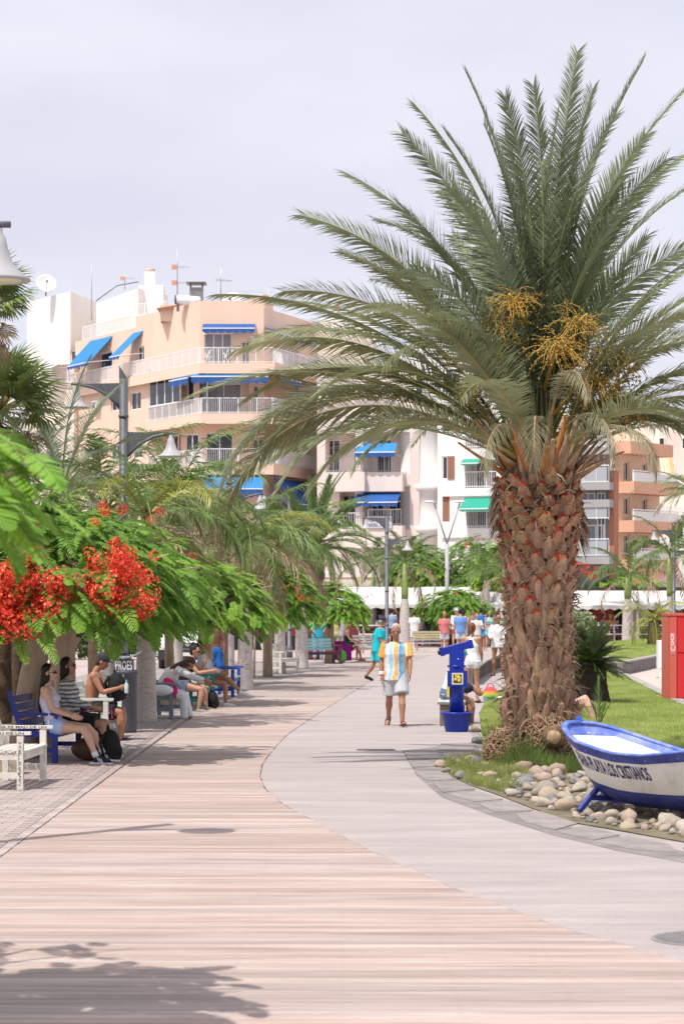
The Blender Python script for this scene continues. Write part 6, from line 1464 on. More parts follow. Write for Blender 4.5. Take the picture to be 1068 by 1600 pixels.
mb.add(vs, fs); mb.build('lid', mat('lid_grey', (.30, .32, .34), .5), bn_)
m_sp = mat('spray_white', (.62, .63, .65), .6)
text_on('PROES', lambda u, v: Vector((-.20 + .36 * u, -.176, 1.0 + .15 * v)), 'graffiti', m_sp, bn_, bold=.02, subdiv=9)
mb = MB(); mb.bx(-.15, -.135, -.262, -.25, .72, .98).bx(-.03, -.018, -.262, -.25, .80, .98); mb.build('drip', m_sp, bn_)
# slatted litter box and block seat by the telescope
bxx, byy = G(712, 1140)
blk = thing('block_seat', 'long low seat block with painted squares on top behind the telescope', 'seat', (XD(716, 42), 42.0, .027), -.06)
MB().bx(-.30, .10, -1.3, 1.3, 0, .36).build('base', mat('seat_base', (.20, .16, .13), .9, .4, 4), blk); cols_ = [(.55, .72, .62), (.62, .60, .55), (.7, .66, .55), (.50, .50, .50), (.72, .62, .62), (.6, .66, .70)]
MB().bx(-.34, .13, -1.34, 1.34, .36, .40).build('top', mat('seat_edge', (.28, .24, .20), .8, .3, 5), blk)
k = 0
for i in range(4):
    for j in range(14 if i < 4 else 0):
        c_ = cols_[(i * 5 + j * 3) % 6]; MB().bx(-.335 + i * .116, -.225 + i * .116, -1.33 + j * .19, -1.148 + j * .19, .40, .412).build('tile', mat('seat_tile_%d' % ((i * 5 + j * 3) % 6), c_, .5, .2, 8), blk)
w2 = thing('plank_planter_wall', 'curved low planter wall of upright dark boards by the standing women', 'wall'); WP = [G(735, 1072), G(752, 1058), G(775, 1046), G(800, 1038), G(845, 1034)]
for a, b_ in zip(WP[:-1], WP[1:]):
    a = Vector((*a, 0)); b_ = Vector((*b_, 0)); n = max(1, int((b_ - a).length / .42))
    for i in range(n):
        p = a.lerp(b_, i / n); q = a.lerp(b_, (i + .9) / n); MB().bar((p.x, p.y, .22 + random.uniform(-.01, .01)), (q.x, q.y, .22), .10, .42).build('board', mat('board_dark', (.16, .13, .11), .9, .4, 5, obrand=.25), w2)
    MB().bar((a.x, a.y, .455), (b_.x, b_.y, .455), .34, .05).build('coping', m_cap, w2)

# red kiosk
kx, ky = XD(1045, 51), 51.0
ks = thing('red_kiosk', 'tall red drinks kiosk with a faded white logo at the right edge', 'kiosk', (kx, ky, .04), 0)
kz_ = EYE - (962 - HOR) * ky / FPX - .04
m_red = mat('kiosk_red', (.62, .025, .03), .4, .15, 2); m_redf = mat('kiosk_red_faded', (.62, .09, .07), .55, color2=(.48, .13, .08), scale=1.5)
MB().bx(.0, .95, 0, 1.1, .0, kz_).build('body', m_red, ks)
MB().bx(-.02, .0, .02, 1.08, .03, kz_ - .03).build('side_panel', m_redf, ks); MB().bx(-.03, .98, -.03, 1.13, kz_, kz_ + .05).build('top', m_redf, ks)
MB().bx(.17, .93, -.03, .0, 0.06, kz_ * .55).build('door', m_red, ks); MB().bx(.17, .93, -.03, .0, kz_ * .57, kz_ - .05).build('door', m_red, ks)
MB().bx(.0, .15, -.025, .0, 0.03, kz_ - .03).build('front_panel', m_redf, ks)
text_on('Coca', lambda u, v: Vector((.025 + .10 * v, -.034, kz_ * .58 + .38 * u)), 'logo', mat('logo_faded', (.78, .55, .55), .6), ks, bold=.03, subdiv=9)
MB().bx(.015, .14, -.031, -.026, kz_ * .54, kz_ * .54 + .46).build('logo_panel', mat('logo_panel', (.60, .16, .15), .6), ks)
x, y = XD(1052, 66), 66.0
bo = thing('white_cabinet', 'small white cabinet on legs behind the red kiosk', 'cabinet', (x, y, .04)); zc_ = EYE - (1003 - HOR) * y / FPX
MB().bx(-.42, .3, 0, .4, .28, zc_).build('body', m_frame, bo); MB().bx(-.38, -.33, .02, .07, 0, .28).bx(.2, .25, .02, .07, 0, .28).build('leg', m_frame, bo)
x, y = G(1030, 1062)
tag(MB().ell((0, 0, .02), (.13, .05, .02), 10, 5).ell((.22, .02, .02), (.12, .05, .02), 10, 5).build('sandals', mat('sandal_pale', (.6, .58, .55), .8, .5, 20), None, loc=(x, y, .045)), 'pair of pale sandals left on the sandy path', 'sandals')
# thin stakes
for px, yb, yt, lab in [(397, 1062, 978, 'thin bent wooden stake right of the royal palm foot'), (567, 1022, 965, 'pale wooden stake beside the white bench')]:
    x, y = G(px, yb); z = EYE - (yt - HOR) * y / FPX; mb = MB(); mb.tube([(0, 0, 0), (.01, 0, z * .6), (0, 0, z)], [.03, .03, .03], 6); 
    if px < 500: mb.tube([(0, 0, z), (-.1, 0, z + .18), (-.28, 0, z + .22)], .018, 6)
    tag(mb.build('wooden_stake', mat('stake_wood', (.45, .36, .27), .8, .3, 8), None, loc=(x, y, .03)), lab, 'stake')
# fallen petals
random.seed(3); mb = MB()
for i in range(160):
    x = random.gauss(-3.35, .35); y = random.gauss(30.6, 1.4); s = random.uniform(.015, .035); a = random.uniform(0, 6.28); mb.add([(x, y, .037), (x + s * math.cos(a), y + s * math.sin(a), .039), (x + s * math.cos(a + 1.2), y + s * math.sin(a + 1.2), .045)], [(0, 1, 2)])
tag(mb.build('fallen_petals', m_flower), 'fallen red petals scattered on the bricks before the blue bench', 'petals', kind='stuff')
# ------------------------------------------------------------------ people
def skin_m(tone): return mat('skin_%s' % tone, {'light': (.62, .38, .28), 'mid': (.50, .27, .18), 'tan': (.40, .19, .115), 'dark': (.20, .095, .06)}[tone], .5, .12, 9, spec=.3)
def cloth(name, c, **k): return mat('cloth_' + name, c, .85, k.pop('var', .14), k.pop('scale', 7), bump=.35, bscale=14, **k)
HAIR = {'black': (.014, .011, .010), 'brown': (.06, .03, .018), 'grey': (.50, .48, .46), 'blond': (.42, .27, .12), 'red': (.20, .07, .03)}
TMP = bpy.data.scenes.new('tmp')
def remeshed(mb, voxel, smooth=2):
    me = mb.mesh('tmp', []); o = bpy.data.objects.new('tmp', me); TMP.collection.objects.link(o)
    m = o.modifiers.new('r', 'REMESH'); m.mode = 'VOXEL'; m.voxel_size = voxel; m.use_smooth_shade = True
    if smooth: s = o.modifiers.new('s', 'SMOOTH'); s.iterations = smooth; s.factor = .5
    TMP.view_layers[0].update(); out = bpy.data.meshes.new_from_object(o.evaluated_get(TMP.view_layers[0].depsgraph)); bpy.data.objects.remove(o); bpy.data.meshes.remove(me)
    out.polygons.foreach_set('use_smooth', [True] * len(out.polygons)); return out
class Fig:
    """pose solved in a frame where the person faces +X, left is +Y"""
    def __init__(f, H=1.72, female=False, hip=None, lean=0, bend=0, head=(0, 0), legs=((0, 0, .03), (0, 0, .03)), arms=((5, 10, .14, 0), (5, 10, .14, 0)), build=1.0, twist=0):
        k = H / 1.72; f.k = k; f.female = female; f.build = build
        f.hipz = hip if hip is not None else .925 * k
        P0 = Vector((0, 0, f.hipz)); a = R(lean); b = R(lean + bend)
        up1 = Vector((math.sin(a), 0, math.cos(a))); up2 = Vector((math.sin(b), 0, math.cos(b)))
        f.pel = P0; f.waist = P0 + up1 * .16 * k; f.chest = f.waist + (up1 + up2).normalized() * .17 * k; f.shc = f.chest + up2 * .17 * k; f.neck = f.shc + up2 * .045 * k
        f.up = up2; hb = b * .5 + R(head[0]); f.hup = Vector((math.sin(hb), 0, math.cos(hb))); f.head = f.neck + Vector((.015, 0, 0)) + f.hup * .165 * k; f.hyaw = R(head[1]); f.hpitch = hb
        sw = (.155 if female else .185) * k * build ** .5; tw = R(twist)
        f.S = [f.shc + Vector((sw * s * math.sin(tw) * -1, sw * s * math.cos(tw), -.015)) for s in (1, -1)]
        f.Hp = [P0 + Vector((0, s * .088 * k, -.02)) for s in (1, -1)]
        f.K, f.A, f.T = [], [], []
        for i, s in enumerate((1, -1)):
            th, kn, sp = legs[i][:3]; foot = legs[i][3] if len(legs[i]) > 3 else 0
            t = R(th); d = Vector((math.sin(t), s * sp * 1.0, -math.cos(t))).normalized(); K = f.Hp[i] + d * .425 * k; t2 = R(th - kn); d2 = Vector((math.sin(t2), s * sp * .3, -math.cos(t2))).normalized(); A = K + d2 * .415 * k
            f.K.append(K); f.A.append(A); fa = R(foot); f.T.append(A + Vector((.155 * k * math.cos(fa), s * .03, .155 * k * math.sin(fa) - .045 * math.cos(fa))))
        f.E, f.W, f.Hd = [], [], []
        for i, s in enumerate((1, -1)):
            u, e, sp, inn = arms[i]; t = R(u) ; d = Vector((math.sin(t), s * sp, -math.cos(t))).normalized(); E = f.S[i] + d * .285 * k; t2 = R(u + e); d2 = Vector((math.sin(t2), -s * inn, -math.cos(t2))).normalized(); W = E + d2 * .255 * k
            f.E.append(E); f.W.append(W); f.Hd.append(d2)
    def loft(f, mb, ctr, hw, hd, n=16, ax=None):
        """ring stack: centres with half width (Y) and half depth"""
        vs = []
        for i, c in enumerate(ctr):
            d = (ctr[min(i + 1, len(ctr) - 1)] - ctr[max(i - 1, 0)]).normalized(); fw = Vector((0, 1, 0)).cross(d).normalized()
            for j in range(n): t = 2 * math.pi * j / n; vs.append(c + Vector((0, 1, 0)) * math.cos(t) * hw[i] + fw * math.sin(t) * hd[i])
        k = len(ctr); fs = [(i * n + j, i * n + (j + 1) % n, (i + 1) * n + (j + 1) % n, (i + 1) * n + j) for i in range(k - 1) for j in range(n)] + [tuple(reversed(range(n))), tuple(range((k - 1) * n, k * n))]
        mb.add(vs, fs)
    def body(f, voxel=.0085, fingers=True):
        k, b = f.k, f.build; mb = MB(); fem = f.female
        hw = [.10, .165 if fem else .155, .135 if fem else .15, .15 if fem else .165, .155 if fem else .18, .075]
        hd = [.08, .115, .088, .105, .095, .055]
        c = [f.pel - (f.waist - f.pel) * .65, f.pel, f.waist, f.chest, f.shc - f.up * .03, f.shc + f.up * .03]
        f.loft(mb, c, [q * k * b for q in hw], [q * k * b for q in hd])
        if fem:
            for s in (1, -1): mb.ell(f.chest + Vector((0, s * .07 * k, 0)) + f.up * .03 + (Vector((0, 1, 0)).cross(f.up)) * .085 * k, (.055 * k, .058 * k, .055 * k), 10, 7)
        mb.tube([f.shc - f.up * .02, f.neck + f.up * .02, f.head - f.hup * .05], [.062 * k, .052 * k, .048 * k], 10)
        for i, s in enumerate((1, -1)):
            mb.tube([f.Hp[i] + Vector((0, 0, .03)), f.Hp[i].lerp(f.K[i], .3), f.Hp[i].lerp(f.K[i], .75), f.K[i]], [.088 * k * b, .085 * k * b, .062 * k * b, .055 * k], 12)
            mb.ell(f.K[i], (.056 * k,) * 3, 10, 6); bk = (f.A[i] - f.K[i]).cross(Vector((0, 1, 0))).normalized() * .016 * k
            mb.tube([f.K[i], f.K[i].lerp(f.A[i], .28) + bk, f.K[i].lerp(f.A[i], .65) + bk * .4, f.A[i]], [.052 * k, .060 * k * b ** .5, .043 * k, .036 * k], 12)
            d = (f.T[i] - f.A[i]); mb.tube([f.A[i] - Vector((.035, 0, .03)) * k, f.A[i] + Vector((.01, 0, -.02)) * k], [.036 * k, .038 * k], 10); mb.tube([f.A[i] + Vector((-.03, 0, -.035)) * k, f.A[i].lerp(f.T[i], .55) + Vector((0, 0, -.015)), f.T[i], f.T[i] + d * .22], [.034 * k, .036 * k, .032 * k, .016 * k], 10, flat=1.0)
            sh = f.S[i]; mb.ell(sh, (.062 * k * b ** .5,) * 3, 10, 7)
            mb.tube([sh, sh.lerp(f.E[i], .35), f.E[i]], [.056 * k * b ** .5, .050 * k * b ** .5, .039 * k], 10); mb.tube([f.E[i], f.E[i].lerp(f.W[i], .3), f.W[i]], [.040 * k, .041 * k, .027 * k], 10)
            # hand: palm, four unequal bent fingers, thumb off its side
            hd_ = f.Hd[i]; sd = Vector((0, s, 0)); sd = (sd - hd_ * sd.dot(hd_)).normalized(); fw = hd_.cross(sd) * s; 
            if fw.x < 0: fw = -fw
            pc = f.W[i] + hd_ * .045 * k; M = Matrix((fw, sd, hd_)).transposed(); mb.ell(pc, (.040 * k, .017 * k, .052 * k), 10, 7, M=M.to_4x4())
            for q, (o_, ln) in enumerate(zip((.028, .010, -.010, -.027), (.070, .080, .074, .058))):
                p0 = pc + fw * o_ * k + hd_ * .030 * k; p1 = p0 + hd_ * ln * .5 * k - sd * .008; p2 = p1 + (hd_ - sd * .55).normalized() * ln * .5 * k; mb.tube([p0, p1, p2], [.0095 * k, .009 * k, .0075 * k], 6)
            p0 = pc + fw * .034 * k - hd_ * .02 * k; mb.tube([p0, p0 + (fw * .7 + hd_ * .7 - sd * .3).normalized() * .035 * k, p0 + (fw * .4 + hd_ * .9 - sd * .5).normalized() * .065 * k], [.012 * k, .011 * k, .008 * k], 6)
        # head
        HM = Matrix.Translation(f.head) @ Euler((0, f.hpitch, f.hyaw)).to_matrix().to_4x4() @ Matrix.Scale(k, 4); f.HM = HM
        mb2 = MB(); mb2.ell((0, 0, .02), (.095, .076, .105), 16, 12); mb2.ell((.022, 0, -.045), (.066, .056, .070), 14, 10); mb2.ell((.062, 0, -.085), (.026, .028, .020), 10, 7)
        mb2.tube([(.080, 0, .018), (.102, 0, -.012), (.112, 0, -.026), (.092, 0, -.034)], [.010, .012, .016, .012], 8)
        for s in (1, -1): mb2.ell((-.002, s * .078, -.008), (.018, .010, .030), 8, 6); mb2.ell((.080, s * .030, .026), (.014, .024, .008), 8, 6)
        mb2.ell((.086, 0, -.058), (.012, .024, .009), 8, 6)
        mb.add([HM @ Vector(q) for q in mb2.v], mb2.f)
        return remeshed(mb, voxel)
FREE = {}
def person(label, x, y, rz, fig, skin, wear, hair=('short', 'black'), z0=.03, voxel=.011, extras=(), face=True, group=None):
    t = thing('person', label, 'person', (x, y, z0), rz, group); k = fig.k; b = fig.build
    me = fig.body(voxel); me.name = 'body'; me.materials.append(skin_m(skin)); obj('body', me, t)
    HM = fig.HM; cv = max(voxel, .011)
    def add(name, mb, m, v=None, sm=2):
        q = remeshed(mb, v or cv, sm); q.name = name; q.materials.append(m); return obj(name, q, t)
    # hair
    style, hc = hair; mh = mat('hair_' + hc, HAIR[hc], .55, .3, 20, bump=.6, bscale=60); mb = MB()
    def hadd(c, r_, n=12): mb2 = MB(); mb2.ell(c, r_, n, 8); mb.add([HM @ Vector(q) for q in mb2.v], mb2.f)
    if style != 'none':
        hadd((-.018, 0, .040), (.094, .083, .098)); hadd((-.040, 0, -.005), (.066, .079, .085))
        if style in ('long',): hadd((-.06, 0, -.09), (.052, .078, .13)); hadd((-.075, 0, -.22), (.04, .07, .15)); hadd((-.01, .06, -.04), (.05, .025, .10)); hadd((-.01, -.06, -.04), (.05, .025, .10))
        if style == 'verylong':
            hadd((-.06, 0, -.09), (.052, .078, .13)); hadd((-.085, 0, -.25), (.045, .075, .18)); hadd((-.10, 0, -.40), (.035, .06, .14)); hadd((-.01, .062, -.05), (.05, .022, .09)); hadd((-.01, -.062, -.05), (.05, .022, .09))
        if style == 'bun': hadd((-.06, 0, .145), (.042, .042, .038)); hadd((-.055, 0, .11), (.035, .035, .035))
        if style == 'pony': hadd((-.11, 0, .04), (.035, .03, .035)); hadd((-.135, 0, -.05), (.025, .03, .09))
        add('hair', mb, mh, .010)
    if style == 'cap' or any(e[0] == 'cap' for e in extras):
        cc = [e[1] for e in extras if e[0] == 'cap'][0]; mb2 = MB(); mb2.ell((-.012, 0, .062), (.108, .092, .090), 16, 10); mb2.ell((.085, 0, .062), (.085, .068, .010), 14, 6); q = MB(); q.add([HM @ Vector(v) for v in mb2.v], mb2.f); add('cap', q, cc, .008)
    if any(e[0] == 'hat' for e in extras):
        cc = [e[1] for e in extras if e[0] == 'hat'][0]; mb2 = MB(); mb2.lathe([(.10, .05), (.19, .035), (.195, .045), (.105, .07), (.10, .15), (.06, .165)], 20); q = MB(); q.add([HM @ Vector(v) for v in mb2.v], mb2.f); q.build('sun_hat', cc, t)
    if face:
        q = MB()
        for s in (1, -1): q.ell(HM @ Vector((.087, s * .031, .010)), (.008 * k, .012 * k, .006 * k), 8, 5)
        q.build('eye', mat('eye_dark', (.03, .02, .02), .3), t)
        q = MB()
        for s in (1, -1): q.bar(HM @ Vector((.094, s * .014, .036)), HM @ Vector((.084, s * .050, .034)), .007, .008)
        q.build('eyebrow', mh, t)
        MB().bar(HM @ Vector((.096, -.022, -.057)), HM @ Vector((.096, .022, -.057)), .006, .009).build('mouth', mat('lip', (.35, .12, .10), .5), t)
    if any(e[0] == 'glasses' for e in extras):
        q = MB()
        for s in (1, -1): q.ell(HM @ Vector((.098, s * .032, .010)), (.010, .026, .019), 10, 6); q.bar(HM @ Vector((.092, s * .055, .014)), HM @ Vector((.005, s * .082, .010)), .006, .006)
        q.bar(HM @ Vector((.103, -.02, .016)), HM @ Vector((.103, .02, .016)), .006, .006); q.build('sunglasses', M_['black'], t)
    inf = .017
    for w_ in wear:
        kind, m = w_[0], w_[1]; q = MB()
        if kind in ('tee', 'tank', 'longshirt', 'crop', 'dress', 'bra'):
            lo = {'tee': -.9, 'tank': -.55, 'longshirt': -1.0, 'crop': .9, 'dress': -.7, 'bra': .0}[kind]
            vecu = (f_ := fig).waist - fig.pel
            base = fig.pel + vecu * (-.75 if kind in ('tee', 'longshirt') and fig.hipz > .7 else -.2)
            fem = fig.female; g = (.044 if fig.hipz > .7 else .026) if kind in ('tee', 'longshirt') else .012
            hw = [(.168 if fem else .165) + g, (.140 if fem else .155) + g, (.150 if fem else .165) + g, (.140 if fem else .160) + g * .3, .085]; hd = [.118 + g, .094 + g, .112 + g, .098 + g * .6, .066]
            c = [base, fig.waist, fig.chest, fig.shc - fig.up * .035, fig.shc + fig.up * .028]
            if kind == 'tank' or kind == 'dress': hw[3] -= .035; hw[4] = .085; 
            if kind in ('crop',): c = [fig.chest - fig.up * .09] + c[2:]; hw = [hw[2] - .005] + hw[2:]; hd = [hd[2] - .006] + hd[2:]
            if kind == 'bra': c = [fig.chest - fig.up * .02, fig.chest + fig.up * .02, fig.chest + fig.up * .07]; hw = [.158, .160, .15]; hd = [.112, .117, .105]
            fig.loft(q, c, [v * k * b for v in hw], [v * k * b for v in hd])
            if fem:
                for s in (1, -1): q.ell(fig.chest + Vector((0, s * .07 * k, 0)) + fig.up * .03 + (Vector((0, 1, 0)).cross(fig.up)) * .085 * k, (.066 * k, .068 * k, .066 * k), 10, 7)
            if kind in ('tee', 'longshirt'):
                for i in (0, 1):
                    if kind == 'tee': q.tube([fig.S[i] - (fig.E[i] - fig.S[i]) * .08, fig.S[i].lerp(fig.E[i], .35), fig.S[i].lerp(fig.E[i], .78)], [.062 * k * b ** .5, .070 * k * b ** .5, .070 * k * b ** .5], 12)
                    else: q.tube([fig.S[i] - (fig.E[i] - fig.S[i]) * .08, fig.S[i].lerp(fig.E[i], .5), fig.E[i], fig.E[i].lerp(fig.W[i], .5), fig.W[i] - (fig.W[i] - fig.E[i]) * .05], [.074 * k, .068 * k, .060 * k, .052 * k, .044 * k], 12)
            if kind == 'tank' or kind == 'dress':
                for i in (0, 1): q.tube([fig.S[i].lerp(fig.shc, .45) - fig.up * .02, fig.S[i].lerp(fig.shc, .5) + fig.up * .035], [.040, .03], 8)
            if kind == 'dress':
                tk = [fig.Hp[i].lerp(fig.K[i], .62) for i in (0, 1)]; q.tube([fig.pel + vecu * .2, (fig.pel + tk[0] + tk[1]) / 3, (tk[0] + tk[1]) / 2], [.15 * k, .17 * k, .17 * k], 14)
                for i in (0, 1): q.tube([fig.Hp[i], tk[i]], [.11 * k, .105 * k], 10)
        elif kind in ('shorts', 'hotpants', 'trousers', 'briefs', 'skirt'):
            tt = {'shorts': .82, 'hotpants': .34, 'trousers': 1.0, 'briefs': .06, 'skirt': .5}[kind]; g = {'shorts': .030, 'hotpants': .020, 'trousers': .022, 'briefs': .010, 'skirt': .02}[kind]
            vecu = fig.waist - fig.pel; fig.loft(q, [fig.pel - vecu * .66, fig.pel, fig.pel + vecu * (.55 if kind != 'briefs' else .1)], [(.115 + g) * k * b, (.162 + g) * k * b, (.148 + g) * k * b], [(.09 + g) * k * b, (.114 + g) * k * b, (.098 + g) * k * b])
            for i in (0, 1):
                if kind == 'skirt': continue
                e = fig.Hp[i].lerp(fig.K[i], tt); q.tube([fig.Hp[i] + Vector((0, 0, .02)), fig.Hp[i].lerp(fig.K[i], tt * .5), e], [(.092 + g) * k * b, (.086 + g) * k * b, (.070 + g * (1.7 if kind == 'shorts' else 1)) * k * b], 12)
                if kind == 'trousers': q.tube([fig.K[i], fig.K[i].lerp(fig.A[i], .5), fig.K[i].lerp(fig.A[i], .93)], [(.060 + g) * k, (.052 + g) * k, (.046 + g) * k], 12); q.ell(fig.K[i], ((.060 + g) * k,) * 3, 10, 6)
            if kind == 'skirt': q.tube([fig.pel, (fig.Hp[0] + fig.Hp[1]) / 2 * .5 + (fig.K[0] + fig.K[1]) / 4, ], [.165 * k, .20 * k], 16)
        elif kind in ('shoes', 'sandals'):
            for i in (0, 1):
                d = fig.T[i] - fig.A[i]; dn = d.normalized()
                if kind == 'shoes': q.tube([fig.A[i] + Vector((-.035, 0, -.025)) * k, fig.A[i].lerp(fig.T[i], .5) + Vector((0, 0, -.008)), fig.T[i] + d * .02, fig.T[i] + d * .26], [.046 * k, .044 * k, .042 * k, .026 * k], 12); q.ell(fig.A[i] + Vector((0, 0, -.01)), (.046 * k, .044 * k, .05 * k), 10, 6)
                else: dwn = Vector((0, 1, 0)).cross(dn).normalized(); dwn = dwn if dwn.z < 0 else -dwn; q.bar(fig.A[i] - dn * .04 + dwn * .050 * k, fig.T[i] + dn * .05 + dwn * .025 * k, .085 * k, .022 * k); q.tube([fig.A[i].lerp(fig.T[i], .5) + Vector((0, .045, 0)), fig.A[i].lerp(fig.T[i], .55) + Vector((0, 0, .034)), fig.A[i].lerp(fig.T[i], .5) + Vector((0, -.045, 0))], .010, 6)
            if kind == 'sandals': q.build('sandal', m, t); continue
            q2 = remeshed(q, .010); q2.materials.append(m); obj('shoe', q2, t); continue
        nm = {'tee': 'shirt', 'tank': 'top', 'longshirt': 'shirt', 'crop': 'top', 'dress': 'dress', 'bra': 'bikini_top', 'hotpants': 'shorts', 'briefs': 'swim_briefs'}.get(kind, kind)
        add(nm, q, m)
    t['fig'] = 1; del t['fig']; return t
def sitfig(seat=.43, H=1.7, **k):
    L = k.pop('legs', ((86, 84, .10), (86, 84, .10))); return Fig(H=H, hip=seat + .085, legs=L, **k)
# striped cloth materials
def stripes(name, stops, axis='Y', scale=1.0, base=None, rough=.85, wav=.02, lo=None, hi=None):
    lo = -scale if lo is None else lo; hi = scale if hi is None else hi
    m = bpy.data.materials.new(name); m.use_nodes = True; n = m.node_tree.nodes; l = m.node_tree.links; b = n['Principled BSDF']; b.inputs['Roughness'].default_value = rough
    t = n.new('ShaderNodeTexCoord'); s = n.new('ShaderNodeSeparateXYZ'); nz = n.new('ShaderNodeTexNoise'); nz.inputs['Scale'].default_value = 7; l.new(t.outputs['Object'], nz.inputs['Vector'])
    l.new(t.outputs['Object'], s.inputs[0]); a = n.new('ShaderNodeMath'); a.operation = 'MULTIPLY_ADD'; a.inputs[1].default_value = wav * 4; l.new(nz.outputs['Fac'], a.inputs[0]); l.new(s.outputs[axis], a.inputs[2])
    mr = n.new('ShaderNodeMapRange'); mr.inputs['From Min'].default_value = lo + wav * 2; mr.inputs['From Max'].default_value = hi + wav * 2; l.new(a.outputs[0], mr.inputs['Value'])
    r = n.new('ShaderNodeValToRGB'); e = r.color_ramp.elements
    while len(e) < len(stops): e.new(.5)
    for i, (p, c) in enumerate(stops): e[i].position = p; e[i].color = (*c, 1)
    l.new(mr.outputs[0], r.inputs[0]); l.new(r.outputs[0], b.inputs['Base Color'])
    bp = n.new('ShaderNodeBump'); bp.inputs['Strength'].default_value = .5; bp.inputs['Distance'].default_value = .03; nb_ = n.new('ShaderNodeTexNoise'); nb_.inputs['Scale'].default_value = 11; l.new(t.outputs['Object'], nb_.inputs['Vector']); l.new(nb_.outputs['Fac'], bp.inputs['Height']); l.new(bp.outputs[0], b.inputs['Normal'])
    return m
OR, LB, BL_, WHT, YL = (.75, .38, .07), (.30, .55, .70), (.10, .33, .55), (.72, .74, .74), (.80, .52, .20)
m_shirt = stripes('shirt_tropical', [(0, OR), (.215, OR), (.225, (.30, .28, .30)), (.235, (.60, .50, .55)), (.30, WHT), (.36, LB), (.44, WHT), (.455, OR), (.50, YL), (.53, (.70, .35, .15)), (.55, WHT), (.58, BL_), (.68, LB), (.71, (.55, .38, .28)), (.735, WHT), (.775, (.8, .6, .3)), (.785, OR), (1, YL)], 'Y', .34, wav=.03)
WH = cloth('white', (.76, .76, .77)); BK = cloth('black', (.013, .013, .015)); GY = cloth('light_grey', (.52, .53, .57)); TQ = cloth('turquoise', (.01, .50, .58)); PK = cloth('hot_pink', (.75, .02, .20)); LBm = cloth('pale_blue', (.35, .48, .72)); YE = cloth('yellow', (.72, .68, .25)); OLV = cloth('olive', (.45, .44, .28)); RED = cloth('red', (.6, .03, .03)); BLU = cloth('royal_blue', (.02, .14, .48)); NAV = cloth('navy', (.03, .04, .10)); CYA = cloth('cyan_green', (.25, .60, .58)); LIL = cloth('lilac_grey', (.48, .47, .60)); DN = cloth('denim', (.12, .18, .30)); TAN_ = cloth('tan', (.42, .34, .26))
BLK = M_['black']
# walking man
wx, wy = G(618, 1137)
wm = person('grey haired man walking towards us in a striped orange and blue shirt', wx, wy, -math.pi / 2, Fig(H=1.72, hip=.885, lean=1, bend=3, head=(8, 0), legs=((22, 10, .03, 15), (-8, 34, .05, -35)), arms=((14, 14, .17, .02), (-6, 20, .17, -.02)), build=1.06), 'tan', [('tee', m_shirt), ('shorts', GY), ('sandals', cloth('sandal_brown', (.07, .035, .03)))], ('short', 'grey'), voxel=.0085)
mb = MB(); F_ = Fig(H=1.72, hip=.885, lean=1, bend=3, head=(8, 0), legs=((22, 10, .03, 15), (-8, 34, .05, -35)), arms=((14, 14, .17, .02), (-6, 20, .17, -.02)), build=1.06); mb.tube([F_.E[1].lerp(F_.W[1], .72), F_.E[1].lerp(F_.W[1], .97)], .041, 12); mb.build('wristband', WH, wm)
# walker in turquoise
x, y = G(591, 1066)
person('man in turquoise shirt and shorts with a dark cap behind the striped shirt', x, y, -.25, Fig(H=1.70, hip=.89, lean=4, bend=6, head=(6, 0), legs=((-20, 12, .04, -20), (14, 2, .04)), arms=((-12, 30, .12, .0), (10, 28, .12, .0)), build=1.12), 'tan', [('tee', TQ), ('shorts', TQ), ('shoes', BLK)], ('short', 'grey'), extras=(('cap', NAV), ('glasses',)), voxel=.012)
# two women on the blue bench
sx_, sy_ = XD(63, 31.2) + .17, 31.35
wj = person('woman with long black hair, lilac top and pale blue shorts on the blue bench', sx_, sy_, -.10, sitfig(.40, 1.66, female=True, lean=-18, bend=12, head=(4, 0), legs=((88, 56, .06, -8), (86, 60, .14, 0)), arms=((22, 48, .16, .25), (24, 46, .16, .28))), 'light', [('tank', stripes('lilac_stripes', [(0, (.50, .49, .66)), (.5, (.58, .58, .72)), (1, (.50, .49, .66))], 'Y', .3)), ('hotpants', stripes('blue_shorts', [(0, (.28, .42, .75)), (.38, (.28, .42, .75)), (.42, (.8, .8, .85)), (.46, (.28, .42, .75)), (1, (.55, .63, .85))], 'X', .3)), ('shoes', cloth('sneaker_black', (.02, .02, .03)))], ('verylong', 'black'), voxel=.0085, extras=(('glasses',),))
mb = MB(); fg = sitfig(.40, 1.66, female=True, lean=-18, bend=12, legs=((88, 56, .06, -8), (86, 60, .14, 0)), arms=((22, 48, .16, .25), (24, 46, .16, .28)))
for i in (0, 1):
    mb.tube([fg.K[i].lerp(fg.A[i], .80), fg.K[i].lerp(fg.A[i], .99)], [.042, .043], 12)
mb.build('sock', WH, wj)
mb = MB()
for i in (0, 1):
    mb.bar(fg.A[i] + Vector((-.075, 0, -.068)), fg.T[i] + Vector((.06, 0, -.030)), .088, .022)
    for s in (-1, 1):
        for q in range(3): p = fg.A[i].lerp(fg.T[i], .30 + .17 * q); mb.bar(p + Vector((0, s * .045, -.035)), p + Vector((-.03, s * .038, .018)), .016, .008)
mb.build('shoe_trim', WH, wj)
person('dark haired woman in a black and white striped shirt behind the one with long hair', sx_ + .12, 32.35, -.10, sitfig(.44, 1.70, female=True, lean=-14, bend=10, head=(0, 0), legs=((84, 78, .06), (82, 84, .10)), arms=((20, 50, .14, .2), (26, 50, .14, .2))), 'mid', [('longshirt', stripes('bw_stripes', [(0, (.75, .75, .74))] + [(.02 + .04 * i + (.001 if i % 2 else 0), (.03, .03, .04) if i % 2 else (.75, .75, .74)) for i in range(24)], 'Z', lo=.42, hi=1.12, wav=.012)), ('shorts', BK), ('shoes', WH)], ('long', 'black'), voxel=.010, extras=(('glasses',),))
